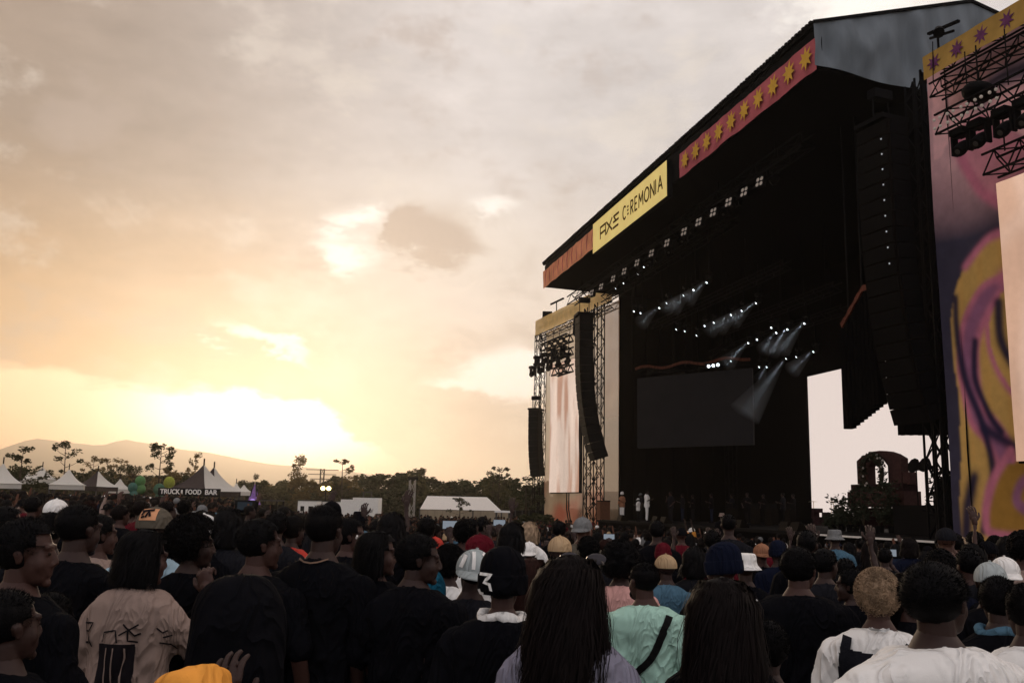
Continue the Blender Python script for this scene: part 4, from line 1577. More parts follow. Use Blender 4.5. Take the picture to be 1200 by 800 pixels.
tree('sparse', 1, 128, 536, 120, 'sparse golden tree behind the dark pagoda tent', leaf=2, wide=1.3, rz=3)
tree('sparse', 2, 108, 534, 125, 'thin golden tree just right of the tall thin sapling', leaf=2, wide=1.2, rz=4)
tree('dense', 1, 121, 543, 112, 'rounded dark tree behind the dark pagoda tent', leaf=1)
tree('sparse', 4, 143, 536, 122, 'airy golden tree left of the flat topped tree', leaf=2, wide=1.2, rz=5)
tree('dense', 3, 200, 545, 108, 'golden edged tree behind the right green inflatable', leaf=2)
tree('dense', 4, 212, 553, 115, 'low dark tree left of the big dark tent', leaf=1)
tree('sparse', 3, 489, 546, 130, 'spindly tree behind the white lamp mast', leaf=0, wide=1.3, rz=5)
tree('sparse', 5, 585, 545, 100, 'loose spindly tree right of the white marquee tent', leaf=0, wide=1.3, rz=2)
tree('sparse', 2, 575, 552, 102, 'shorter spindly tree above the marquee tent end', leaf=0, wide=1.4, rz=3)
tree('sparse', 4, 617, 556, 78, 'small dark tree next to the far banner tower', leaf=1, wide=1.5, rz=2)
tree('tuft', 2, 300, 556, 118, 'small pointed tree behind the purple lit tower', leaf=1)
i = 0
for u in range(-60, 660, 12):
    vt = np.interp(u, [-60, 0, 60, 100, 170, 215, 260, 300, 330, 370, 420, 470, 520, 560, 600, 660], [556, 552, 556, 551, 553, 556, 566, 567, 558, 563, 557, 552, 561, 560, 565, 560])
    dd = 135 + 14 * math.sin(i * 2.3) + rng.uniform(-4, 4)
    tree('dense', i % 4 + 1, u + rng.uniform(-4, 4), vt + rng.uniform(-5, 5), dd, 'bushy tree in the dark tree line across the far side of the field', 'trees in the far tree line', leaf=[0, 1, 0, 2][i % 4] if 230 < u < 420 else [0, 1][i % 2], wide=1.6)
    i += 1
for i, (u, v, d_) in enumerate(((637, 598, 66), (622, 603, 66), (629, 600, 68))):
    tree('dense', i + 1, u, v, d_, 'dark shrub at the foot of the far banner wing', 'shrubs at the foot of the far banner', leaf=1, wide=2.2)
# small sapling leaning over the marquee
tree('sparse', 3, 540, 581, 80, 'bare little sapling in front of the white marquee roof', leaf=1, wide=1.6, rz=1)

# ------------------------------------------------------------------ tents
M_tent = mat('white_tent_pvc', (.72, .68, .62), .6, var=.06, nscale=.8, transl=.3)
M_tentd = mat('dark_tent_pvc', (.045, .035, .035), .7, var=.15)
M_tentb = mat('beige_tent_wall', (.30, .24, .17), .8, var=.12, nscale=1.5, stretch=(4, 4, .3))


def pagoda(u, vpk, vb, wpx, dist, label, m, light_side=False, legs=True):
    pk = at(u, vpk, dist); bs = at(u, vb, dist)
    W_ = wpx / FPX * dist / 2
    z0 = g(pk.x, pk.y)
    t = thing('pagoda_tent', label, 'tent', (pk.x, pk.y, z0), R(-22 if light_side else rng.uniform(20, 40)))
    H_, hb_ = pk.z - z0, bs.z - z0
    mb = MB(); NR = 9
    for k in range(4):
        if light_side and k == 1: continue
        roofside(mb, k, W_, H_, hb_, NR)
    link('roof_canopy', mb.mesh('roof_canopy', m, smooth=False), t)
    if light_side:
        mb = MB(); roofside(mb, 1, W_, H_, hb_, NR); link('painted_sunlit_side', mb.mesh('painted_sunlit_side', M_tent), t)  # sunlight painted in: white cloth on one side of a dark roof
    s_ = W_ * .9
    for x, y in ((-1, -1), (1, -1), (1, 1), (-1, 1)):
        b = MB(); b.bar((x * s_, y * s_, 0), (x * s_, y * s_, hb_), .08); link('leg', b.mesh('leg', M_alu), t)
    b = MB()
    for k in range(4):
        a, c = [(-1, -1), (1, -1), (1, 1), (-1, 1)][k], [(1, -1), (1, 1), (-1, 1), (-1, -1)][k]
        b.bar((a[0] * W_ * .93, a[1] * W_ * .93, hb_ - .18), (c[0] * W_ * .93, c[1] * W_ * .93, hb_ - .18), .03, .34)
    link('valance', b.mesh('valance', m), t)
    b = MB(); b.bar((0, 0, H_ - .3), (0, 0, H_ + .45), .07); link('finial', b.mesh('finial', M_dark), t)
    return t, W_, hb_


def roofside(mb, k, W_, H_, hb_, NR):
    a, c = [(-1, -1), (1, -1), (1, 1), (-1, 1)][k], [(1, -1), (1, 1), (-1, 1), (-1, -1)][k]
    vs = []
    for i in range(NR + 1):
        f = i / NR
        z = hb_ + (H_ - hb_) * f ** 1.0 * (.42 + .58 * f ** 1.4)
        r = W_ * (1 - f) + .04
        vs += [(a[0] * r, a[1] * r, z), ((a[0] + c[0]) / 2 * r * .96, (a[1] + c[1]) / 2 * r * .96, z - .02), (c[0] * r, c[1] * r, z)]
    mb.add(vs, [(i * 3 + j, i * 3 + j + 1, i * 3 + j + 4, i * 3 + j + 3) for i in range(NR) for j in (0, 1)])


pagoda(4, 543, 566, 34, 74, 'large white pagoda tent cut by the left photo edge', M_tent)
pagoda(50, 547, 561, 24, 92, 'small white pagoda tent beside the leftmost sapling', M_tent)
pagoda(31, 551, 562, 22, 98, 'lower white pagoda tent behind the leftmost sapling', M_tent)
pagoda(81, 550, 568, 34, 80, 'widest white pagoda tent under the tall thin sapling', M_tent)
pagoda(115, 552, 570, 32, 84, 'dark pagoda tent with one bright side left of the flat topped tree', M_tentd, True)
pagoda(141, 561, 573, 22, 92, 'small white pagoda tent left of the green inflatables', M_tent)
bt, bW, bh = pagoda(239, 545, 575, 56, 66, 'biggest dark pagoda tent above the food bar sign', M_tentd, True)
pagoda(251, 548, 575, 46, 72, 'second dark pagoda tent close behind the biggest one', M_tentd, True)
pagoda(277, 566, 575, 14, 95, 'tiny white tent peak right of the dark tents', M_tent)
pagoda(286, 568, 576, 15, 95, 'tiny white tent peak beside the purple lit tower', M_tent)
# bar sign
p0, p1 = at(193, 572, 61), at(257, 578, 61)
t = thing('bar_sign', 'long dark sign board with white TRUCK FOOD BAR lettering', 'sign', ((p0.x + p1.x) / 2, p0.y, g(p0.x, p0.y)))
b = MB(); b.box((0, 0, 3.0 + 0), (3.7, .1, .62)); zc = (at(225, 576.5, 61).z - g(p0.x, p0.y))
b = MB(); b.box((0, 0, zc), (3.75, .1, .46)); link('board', b.mesh('board', M_dark), t)
for x in (-1.8, 1.8):
    b = MB(); b.bar((x, .06, 0), (x, .06, zc), .07); link('leg', b.mesh('leg', M_dark), t)


def text_obj(s, size, parent, loc, rot, m, name='lettering', width=None, shear=0, ext=.01, bold=0):
    c = bpy.data.curves.new('txt', 'FONT')
    c.body = s; c.size = size; c.extrude = ext; c.align_x = 'CENTER'; c.align_y = 'CENTER'; c.shear = shear; c.offset = bold; c.resolution_u = 3
    o = bpy.data.objects.new('txt', c)
    COL.objects.link(o)
    me = bpy.data.meshes.new_from_object(o.evaluated_get(bpy.context.evaluated_depsgraph_get()))
    bpy.data.objects.remove(o)
    me.name = name
    me.materials.clear(); me.materials.append(m)
    v = get_v(me)
    if width: v[:, 0] *= width / (v[:, 0].max() - v[:, 0].min()); set_v(me, v)
    return link(name, me, parent, loc, rot)


text_obj('TRUCK', .40, t, (-1.15, -.06, zc), (R(90), 0, 0), M_white, width=1.2, bold=.01)
text_obj('FOOD', .40, t, (.26, -.06, zc), (R(90), 0, 0), M_white, width=.95, bold=.01)
text_obj('BAR', .40, t, (1.32, -.06, zc), (R(90), 0, 0), M_white, width=.75, bold=.01)
b = MB(); b.box((-.44, -.06, zc), (.10, .02, .26)); link('logo_mark', b.mesh('logo_mark', M_white), t)

# marquee
t0_, t1_ = at(493, 597, 92), at(585, 597, 92)
c = (t0_ + t1_) / 2; z0 = g(c.x, c.y)
t = thing('marquee_tent', 'long white roofed marquee tent with beige walls', 'tent', (c.x, c.y, z0), R(4))
L_ = (t1_ - t0_).length / 2
he, hr = at(540, 597, 92).z - z0, at(540, 582, 96).z - z0
b = MB()
b.add([(-L_, -3.5, he), (L_, -3.5, he), (L_ - 1.2, 0, hr), (-L_ + .6, 0, hr)], [(0, 1, 2, 3)])
b.add([(-L_, 3.5, he), (L_, 3.5, he), (L_ - 1.2, 0, hr), (-L_ + .6, 0, hr)], [(3, 2, 1, 0)])
b.add([(L_, -3.5, he), (L_, 3.5, he), (L_ - 1.2, 0, hr)], [(0, 1, 2)])
link('roof', b.mesh('roof', mat('marquee_roof', (.80, .74, .68), .6, var=.05, transl=.25)), t)
b = MB(); b.add([(-L_, -3.5, he), (-L_ + .6, 0, hr), (-L_, 3.5, he)], [(0, 1, 2)]); link('gable', b.mesh('gable', M_tentb), t)
for i in range(12):
    x0_ = -L_ + i * (2 * L_ + .9) / 12
    b = MB(); b.box((x0_ + .33, -3.52 + .05 * (i % 2), he / 2 - .02), ((2 * L_ + .9) / 12 * .985, .05, he - .05)); link('wall_panel', b.mesh('wall_panel', M_tentb), t)
b = MB()
for x in (-L_, L_ * .3, L_): b.bar((x, -3.58, 0), (x, -3.58, he), .1)
link('pole', b.mesh('pole', M_alu), t)

# giant shopping bag
p = at(430, 598, 88); z0 = g(p.x, p.y)
t = thing('giant_shopping_bag', 'giant white shopping bag installation with script lettering', 'installation', (p.x, p.y, z0), R(-8))
wbag = 25 / FPX * 88 * 1.2; hb_ = at(430, 583, 88).z - z0
b = MB(); b.box((0, 0, hb_ / 2), (wbag, 1.2, hb_)); link('bag_front', b.mesh('bag_front', M_white), t)
b = MB(); b.box((-wbag / 2 - .65, .3, hb_ * .47), (1.2, 1.0, hb_ * .94)); link('bag_side', b.mesh('bag_side', M_white), t)
b = MB(); b.bar((-.4, 0, hb_), (-.4, 0, hb_ + .5), .09); b.bar((.35, 0, hb_), (.35, 0, hb_ + .5), .09); b.bar((-.44, 0, hb_ + .5), (.39, 0, hb_ + .5), .09); link('handle', b.mesh('handle', M_alu), t)
text_obj('Liverpool', .5, t, (.05, -.62, hb_ * .62), (R(90), 0, 0), M_dark, width=wbag * .55, shear=.4)

# lamp mast
p = at(482, 600, 84); z0 = g(p.x, p.y); ht = at(483, 562, 84).z - z0
t = thing('lamp_mast', 'slim white lattice lamp mast left of the marquee', 'light mast', (p.x, p.y, z0), R(20))
b = MB(); b.truss((0, 0, 0), (0, 0, ht), .45, .45, up=(0, 1, 0), panel=.9, ch=.07, br=.05); link('lattice_mast', b.mesh('lattice_mast', mat('galvanised_steel', (.32, .30, .27), .5, .4)), t)
b = MB(); b.box((0, -.1, ht + .1), (.9, .2, .3)); link('lamp_head', b.mesh('lamp_head', M_dark), t)
# floodlights
p = at(382, 573, 110); z0 = g(p.x, p.y)
t = thing('floodlight', 'twin lit floodlights on a pole in front of the trees', 'light mast', (p.x, p.y, z0))
b = MB(); b.bar((0, 0, 0), (0, 0, p.z - z0), .12); b.bar((-.7, 0, p.z - z0), (.7, 0, p.z - z0), .1); link('pole', b.mesh('pole', M_dark), t)
for x in (-.33, .33):
    b = MB(); b.ell((x, -.1, p.z - z0 + .1), (.26, .1, .24), nu=10, nv=6); link('lamp', b.mesh('lamp', mat('flood_lens', (1, 1, .6), .4, emit=6, ecol=(1, .86, .35), var=0)), t)
# small pylon
p = at(378, 549, 190); z0 = g(p.x, p.y); hp = p.z - z0
t = thing('power_pylon', 'faint power pylon beyond the tree line', 'pylon', (p.x, p.y, z0))
b = MB(); b.truss((0, 0, 0), (0, 0, hp), .7, .7, up=(0, 1, 0), panel=1.3, ch=.1, br=.07); link('mast', b.mesh('mast', M_dark), t)
for dz in (0, .9, 1.8):
    b = MB(); b.bar((-3.2 + dz * .5, 0, hp - .2 - dz), (3.2 - dz * .5, 0, hp - .2 - dz), .12); link('cross_arm', b.mesh('cross_arm', M_dark), t)
# purple tower
p = at(299, 564, 88); z0 = g(p.x, p.y); hp = p.z - z0
t = thing('light_tower', 'small purple lit pointed tower right of the tiny white tents', 'tower', (p.x, p.y, z0))
b = MB()
for a, c_ in (((-.55, -.55), (-.1, -.1)), ((.55, -.55), (.1, -.1)), ((.55, .55), (.1, .1)), ((-.55, .55), (-.1, .1))): b.bar((*a, 0), (*c_, hp), .09)
link('frame', b.mesh('frame', M_dark), t)
b = MB(); b.add([(-.5, -.5, hp * .45), (.5, -.5, hp * .45), (.5, .5, hp * .45), (-.5, .5, hp * .45), (0, 0, hp * .95)], [(0, 1, 4), (1, 2, 4), (2, 3, 4), (3, 0, 4)]); link('cloth_cone', b.mesh('cloth_cone', mat('violet_cloth', (.30, .16, .50), .6, var=.2, transl=.3)), t)
b = MB(); b.ell((0, -.45, hp * .52), (.3, .25, .25), nu=10, nv=6); link('lamp', b.mesh('lamp', mat('violet_lamp', (.6, .4, 1), .4, emit=.2, ecol=(.45, .32, 1), var=0)), t)
# green inflatables
for u, vt, vb, w, dd, lb, c_ in ((165, 557, 578, 11, 76, 'tall green inflatable left of the airy sapling', (.10, .24, .09)), (199, 558, 572, 12, 78, 'yellow green round inflatable right of the airy sapling', (.30, .34, .05)), (156, 565, 579, 10, 74, 'teal inflatable low beside the tall green one', (.06, .16, .13)), (187, 566, 580, 12, 74, 'dull green inflatable under the airy sapling', (.06, .14, .09))):
    p = at(u, vt, dd); z0 = g(p.x, p.y); hp = p.z - z0; w_ = w / FPX * dd / 2
    t = thing('inflatable', lb, 'inflatable', (p.x, p.y, z0))
    b = MB(); b.ell((0, 0, hp - w_ * 1.1), (w_, w_, w_ * 1.1), nu=14, nv=9); b.ell((.1, 0, hp - w_ * 2.6), (w_ * .9, w_ * .9, w_ * 1.0), nu=14, nv=9)
    link('balloon', b.mesh('balloon', mat('inflatable_%02d' % int(u / 2), c_, .45, var=.15, transl=.3), smooth=True), t)
    b = MB(); b.bar((0, 0, 0), (0, 0, hp - w_ * 2), .12); link('pole', b.mesh('pole', M_dark), t)
# site cabins and truck
for u0, u1, vt, vb, dd, lb in ((352, 375, 587, 594, 96, 'low white site cabin left of the floodlights'), (380, 402, 588, 594, 98, 'low white site cabin beside the giant shopping bag')):
    p, q = at(u0, vb, dd), at(u1, vt, dd); z0 = g(p.x, p.y)
    t = thing('site_cabin', lb, 'cabin', ((p.x + q.x) / 2, p.y, z0))
    w_ = abs(q.x - p.x); h_ = q.z - z0
    b = MB(); b.box((0, 0, h_ / 2), (w_, 2.4, h_)); link('cabin_wall', b.mesh('cabin_wall', M_white), t)
    b = MB(); b.box((0, 0, h_ + .04), (w_ + .1, 2.5, .08)); link('cabin_roof', b.mesh('cabin_roof', M_alu), t)
    b = MB(); b.box((w_ * .2, -1.21, h_ * .72), (w_ * .25, .04, .5)); b.box((-w_ * .25, -1.21, h_ * .72), (w_ * .2, .04, .5)); link('window', b.mesh('window', M_dark), t)
p, q = at(303, 600, 52), at(331, 585.5, 52); z0 = g(p.x, p.y)
t = thing('mixing_booth', 'low dark tech booth with pale roof edge in the crowd', 'booth', ((p.x + q.x) / 2, p.y, z0))
w_ = abs(q.x - p.x); h_ = q.z - z0
b = MB(); b.box((0, 0, h_ - .04), (w_, 1.6, .07)); link('roof', b.mesh('roof', M_alu), t)
for x in (-1, 1):
    for y in (-.7, .7): b = MB(); b.bar((x * (w_ / 2 - .04), y, 0), (x * (w_ / 2 - .04), y, h_), .07); link('leg', b.mesh('leg', M_dark), t)
b = MB(); b.box((0, .6, h_ * .45), (w_ - .1, .06, h_ * .85)); link('back_panel', b.mesh('back_panel', M_dark), t)
p, q = at(275, 602, 30), at(304, 586, 30); z0 = g(p.x, p.y)
t = thing('tech_monitor', 'dark blue screen in a black case on a pole above the crowd', 'screen', ((p.x + q.x) / 2, p.y, z0))
w_ = abs(q.x - p.x); zc_ = (p.z + q.z) / 2 - z0; h_ = abs(q.z - p.z)
b = MB(); b.box((0, 0, zc_), (w_, .12, h_)); link('case', b.mesh('case', M_dark), t)
b = MB(); b.box((-.03, -.065, zc_), (w_ * .66, .015, h_ * .72)); link('panel', b.mesh('panel', mat('blue_grey_screen', (.03, .05, .07), .3, var=.1)), t)
b = MB(); b.bar((0, .1, 0), (0, .1, zc_), .06); link('pole', b.mesh('pole', M_dark), t)
p = at(590, 598, 30); z0 = g(p.x, p.y); h_ = p.z - z0
t = thing('metal_stand', 'tall pale topped metal stand rising above the crowd left of the banner', 'stand', (p.x, p.y, z0))
b = MB(); b.box((0, 0, h_ - .03), (.55, .5, .06)); link('top', b.mesh('top', M_white), t)
for x in (-.22, .22):
    for y in (-.2, .2):
        b = MB(); b.bar((x, y, 0), (x, y, h_ - .06), .05); link('leg', b.mesh('leg', M_alu), t)
for u in range(596, 640, 8):
    p = at(u, 597, 85); z0 = g(p.x, p.y)
    if u == 596:
        t = thing('site_fence', 'dark mesh site fence right of the marquee', 'fence', (p.x, p.y, z0))
    b = MB(); b.bar((p.x, p.y, z0), (p.x, p.y, p.z), .08); part('post', b, M_alu, t)
    q = at(u + 8, 597, 85)
    b = MB(); b.bar((p.x + .05, p.y, (z0 + p.z) / 2), (q.x - .05, q.y, (z0 + p.z) / 2), .02, p.z - z0 - .1); part('mesh_panel', b, M_drape, t)

# ------------------------------------------------------------------ people
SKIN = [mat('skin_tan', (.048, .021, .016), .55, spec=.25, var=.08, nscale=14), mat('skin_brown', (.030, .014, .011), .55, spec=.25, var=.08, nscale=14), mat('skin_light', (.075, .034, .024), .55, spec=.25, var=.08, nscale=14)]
M_eye = mat('eye', (.02, .012, .01), .4, var=0)
HAIRC = {'black': mat('black_hair', (.004, .0035, .004), .6, spec=.06, var=.3, nscale=60, stretch=(1, 1, .15)), 'brown': mat('dark_brown_hair', (.005, .003, .003), .6, spec=.06, var=.35, nscale=60, stretch=(1, 1, .15)),
         'auburn': mat('auburn_hair', (.022, .008, .006), .6, spec=.06, var=.35, nscale=60, stretch=(1, 1, .15)), 'blond': mat('bleached_hair', (.29, .20, .13), .6, var=.45, nscale=22)}


def crease(m):
    """turn the bump height into cloth creases: thin ridges where a warped noise crosses its middle"""
    t = m.node_tree
    bp = next(n for n in t.nodes if n.type == 'BUMP')
    n2 = bp.inputs['Height'].links[0].from_node
    n2.inputs['Scale'].default_value = 4.5
    n2.inputs['Detail'].default_value = 2
    n2.inputs['Distortion'].default_value = 1.6
    Sk.nt = t
    h = Sk.m('ABSOLUTE', Sk(n2.outputs[0]) - .5)
    h = Sk.m('SUBTRACT', 1.0, h * 7, clamp=True)
    n3 = t.nodes.new('ShaderNodeTexNoise')
    n3.inputs['Scale'].default_value = 320
    t.links.new(n2.inputs['Vector'].links[0].from_socket, n3.inputs['Vector'])
    h = h * h * .8 + Sk(n3.outputs[0]) * .05
    t.links.new(h.v, bp.inputs['Height'])
    bp.inputs['Strength'].default_value = .55
    bp.inputs['Distance'].default_value = .03
    return m


def fab(name, rgb, **k):
    return crease(mat(name, rgb, .85, var=k.pop('var', .12), nscale=k.pop('nscale', 5), bump=.9, bscale=7, stretch=(1.4, 1.4, .6), sheen=.0, **k))


F = {'black': fab('black_cotton', (.0045, .0045, .006)), 'charcoal': fab('charcoal_cotton', (.012, .012, .015)), 'navy': fab('navy_cotton', (.007, .009, .020)), 'white': fab('white_cotton', (.80, .77, .74), var=.04),
     'cream': fab('dusty_cream_cotton', (.27, .195, .165), var=.05), 'mint': fab('mint_cotton', (.40, .62, .52), var=.05), 'pink': fab('pink_cotton', (.60, .32, .29), var=.06), 'lavender': fab('faded_lavender_denim', (.22, .21, .27), var=.10, nscale=12),
     'red': fab('red_cotton', (.50, .055, .04)), 'maroon': fab('maroon_cotton', (.09, .008, .014)), 'teal': fab('teal_cotton', (.012, .09, .15)), 'blue': fab('dull_blue_cotton', (.07, .14, .20)), 'tan': fab('tan_cap_cotton', (.42, .29, .17)),
     'orange': fab('bright_orange_cotton', (.80, .33, .06)), 'grey': fab('grey_cotton', (.16, .16, .16)), 'olive': fab('olive_grey_cap', (.10, .085, .065)), 'denim': fab('dark_denim', (.014, .020, .038), nscale=18), 'palegrey': fab('pale_grey_mesh', (.34, .37, .37)),
     'copper': fab('copper_cotton', (.30, .14, .08)), 'lightblue': fab('light_blue_cotton', (.30, .42, .50))}
DARKS = ['black', 'charcoal', 'navy', 'black', 'black', 'denim']
HC = Vector((0, .018, 1.600))                   # head centre on a 1.72 m figure

ARM = {'down': ((.245, -.02, 1.13), (.255, .07, .89), (0, .15, -1)), 'front': ((.245, .02, 1.14), (.13, .26, 1.20), (-.5, .6, .4)), 'phone': ((.25, .17, 1.30), (.13, .30, 1.54), (0, .2, 1)),
       'up': ((.27, .07, 1.60), (.24, .13, 1.86), (.1, .1, 1)), 'point': ((.26, .22, 1.44), (.24, .42, 1.62), (0, .6, .8)), 'reach': ((.26, .10, 1.21), (.215, .22, 1.45), (-.3, .1, 1)), 'fingers': ((.20, .12, 1.36), (.035, .20, 1.60), (.1, .05, 1)), 'hip': ((.36, -.05, 1.16), (.24, .08, .98), (-.6, .3, -.5)),
       'chin': ((.22, .16, 1.14), (.07, .20, 1.36), (-.2, .1, 1)), 'wide': ((.40, .02, 1.20), (.52, .16, 1.06), (.4, .5, -.5))}


def hand_tmpl(curl, lod):
    mb = MB()
    mb.ell((0, 0, .048), (.040, .015, .052), nu=12, nv=8)
    mb.capsule((0, 0, -.02), (0, 0, .02), .026, .030, 8)
    for i, (x, L) in enumerate(((-.031, .062), (-.010, .074), (.011, .078), (.031, .070))):
        p = Vector((x, 0, .088 - abs(x) * .25))
        d = Vector((x * 1.6, 0, 1)).normalized()
        a = 0
        r0 = .0095
        for s_, fr in enumerate((.45, .32, .27)):
            a += curl * (.9 + .25 * s_)
            q = p + Vector((d.x * L * fr, math.sin(a) * L * fr, math.cos(a) * L * fr))
            mb.capsule(p, q, r0, r0 * .9, 8)
            p, r0 = q, r0 * .9
    mb.capsule((.030, .004, .018), (.058, .016, .048), .013, .011, 8)
    mb.capsule((.058, .016, .048), (.064, .030, .076), .0105, .0085, 8)
    return remesh(mb, .0045, 1, 'hand_%g' % curl) if lod == 0 else mb.mesh('handlow_%g' % curl)


HANDS = {(c, l): hand_tmpl(c, l) for c in (.35, 1.0) for l in (0, 1)}


def head_tmpl(lod, sex):
    mb = MB()
    w = .97 if sex == 'f' else 1.0
    mb.ell((0, -.016, .032), (.074 * w, .094, .084), nu=20, nv=14)
    mb.ell((0, .030, -.025), (.060 * w, .062, .085), nu=18, nv=12)
    mb.ell((0, .040, -.075), (.047 * w, .040, .032), nu=16, nv=10)
    mb.ell((0, .070, -.096), (.021, .018, .017), nu=12, nv=8)                       # chin
    mb.capsule((0, .084, .010), (0, .097, -.026), .008, .011, 8)                   # nose
    mb.ell((.011, .088, -.034), (.010, .012, .008), nu=8, nv=6)
    mb.ell((-.011, .088, -.034), (.010, .012, .008), nu=8, nv=6)
    mb.capsule((-.038, .074, .026), (.038, .074, .026), .012, .012, 8)              # brow
    mb.capsule((-.020, .078, -.058), (.020, .078, -.058), .008, .008, 8)            # upper lip
    mb.capsule((-.017, .077, -.068), (.017, .077, -.068), .0085, .0085, 8)          # lower lip
    for s_ in (-1, 1):
        mb.ell((s_ * .036, .050, -.030), (.024, .026, .034), nu=10, nv=8)           # cheek
        mb.ell((s_ * .073 * w, -.004, -.006), (.008, .015, .027), nu=10, nv=8)      # ear
        mb.ell((s_ * .078 * w, -.009, .006), (.006, .017, .017), nu=10, nv=8)
        mb.ell((s_ * .030, .072, .006), (.014, .013, .009), nu=10, nv=6)            # eyelid bulge
    mb.capsule((0, -.015, -.05), (0, -.022, -.15), .050 if sex == 'm' else .042, .051 if sex == 'm' else .043, 14)
    me = remesh(mb, .0055 if lod == 0 else .013, 1, 'headtmpl_%d%s' % (lod, sex))
    return me


HEADS = {(l, s): head_tmpl(l, s) for l in (0, 1) for s in 'mf'}


def dir_mat(p, d, roll=0.0, s=1):
    z = Vector(d).normalized()
    y = Vector((0, 1, 0)) if abs(z.y) < .9 else Vector((0, 0, 1))
    x = y.cross(z).normalized()
    y = z.cross(x)
    M = Matrix(((x.x, y.x, z.x), (x.y, y.y, z.y), (x.z, y.z, z.z))).to_4x4()
    return Matrix.Translation(p) @ M @ Matrix.Rotation(roll, 4, 'Z') @ Matrix.Diagonal((s, 1, 1, 1))


def torso(mb, sex, inf=0.0, top=1.50, low=.80, n=20):
    if sex == 'm':
        rs = [(0, 0, .80, .160, .115), (0, 0, .92, .162, .118), (0, .005, 1.04, .150, .108), (0, .01, 1.16, .160, .112), (0, .01, 1.27, .178, .122), (0, 0, 1.345, .200, .118), (0, -.008, 1.395, .184, .100), (0, -.012, 1.43, .130, .080), (0, -.008, 1.455, .088, .066), (0, .0, 1.50, .058, .058)]
    else:
        rs = [(0, 0, .80, .165, .120), (0, 0, .92, .168, .122), (0, .005, 1.04, .132, .098), (0, .01, 1.16, .138, .104), (0, .018, 1.27, .152, .122), (0, .005, 1.345, .166, .108), (0, -.006, 1.395, .155, .090), (0, -.010, 1.43, .115, .070), (0, -.006, 1.455, .075, .058), (0, .0, 1.50, .050, .052)]
    out = []
    for cx, cy, z, rx, ry in rs:
        if z < low - 1e-6 or z > top + 1e-6: continue
        out.append((cx, cy, z + (inf * .5 if z > 1.38 else 0), rx + inf, ry + inf))
    mb.loft(out, n)


def shoulder(sex, s_): return Vector((s_ * (.180 if sex == 'm' else .148), -.005, 1.350))


_bc = {}


def body_mesh(lod, sex, aL, aR, hr):
    k = ('b', lod, sex, aL, aR, hr)
    if k in _bc: return _bc[k]
    mb = MB()
    torso(mb, sex)
    for s_ in (-1, 1):
        mb.capsule((s_ * .085, 0, .86), (s_ * .10, .01, .48), .080, .052, 10)
        mb.capsule((s_ * .10, .01, .48), (s_ * .105, -.01, .10), .052, .036, 10)
        mb.capsule((s_ * .105, -.03, .045), (s_ * .115, .13, .035), .038, .032, 8)
        e, w, hd = ARM[aL if s_ < 0 else aR]
        e, w = Vector((s_ * e[0], e[1], e[2])), Vector((s_ * w[0], w[1], w[2]))
        f = 1 if sex == 'm' else .82
        mb.capsule(shoulder(sex, s_), e, .052 * f, .040 * f, 10)
        mb.capsule(e, w, .040 * f, .027 * f, 10)
        mb.capsule(e + (w - e) * .1, e + (w - e) * .45, .038 * f, .038 * f, 10)
    mb.capsule((0, -.004, 1.44), HC + Vector((0, -.015, -.09)), .055 if sex == 'm' else .045, .050 if sex == 'm' else .042, 12)
    me = remesh(mb, .016 if lod == 0 else .028, 2, 'body')
    mb = MB()
    v, f_ = me_arrays(me)
    mb.add(v.tolist(), f_)
    hy, hp, hrl = hr
    RM = Euler((R(hp), R(hrl), R(hy)), 'XYZ').to_matrix().to_4x4()
    HM = Matrix.Translation(HC + Vector((0, -.02, -.09))) @ RM @ Matrix.Translation(Vector((0, .02, .09))) @ Matrix.Scale(.955, 4)
    add_mesh(mb, HEADS[(lod, sex)], HM)
    for s_ in (-1, 1):
        pose = aL if s_ < 0 else aR
        e, w, hd = ARM[pose]
        w, hd = Vector((s_ * w[0], w[1], w[2])), Vector((s_ * hd[0], hd[1], hd[2]))
        add_mesh(mb, HANDS[(1.0 if pose in ('phone', 'reach', 'chin') else .35, lod)], dir_mat(w, hd, R(-90 * s_) if pose == 'down' else 0, -s_))
    mb.mi = 1
    for s_ in (-1, 1):
        mb.ell(HM @ Vector((s_ * .030, .079, .004)), (.010, .008, .0065), HM.to_3x3(), nu=8, nv=6)
    out = mb.mesh('body', [SKIN[0], M_eye], smooth=True)
    bpy.data.meshes.remove(me)
    _bc[k] = (out, HM)
    return _bc[k]


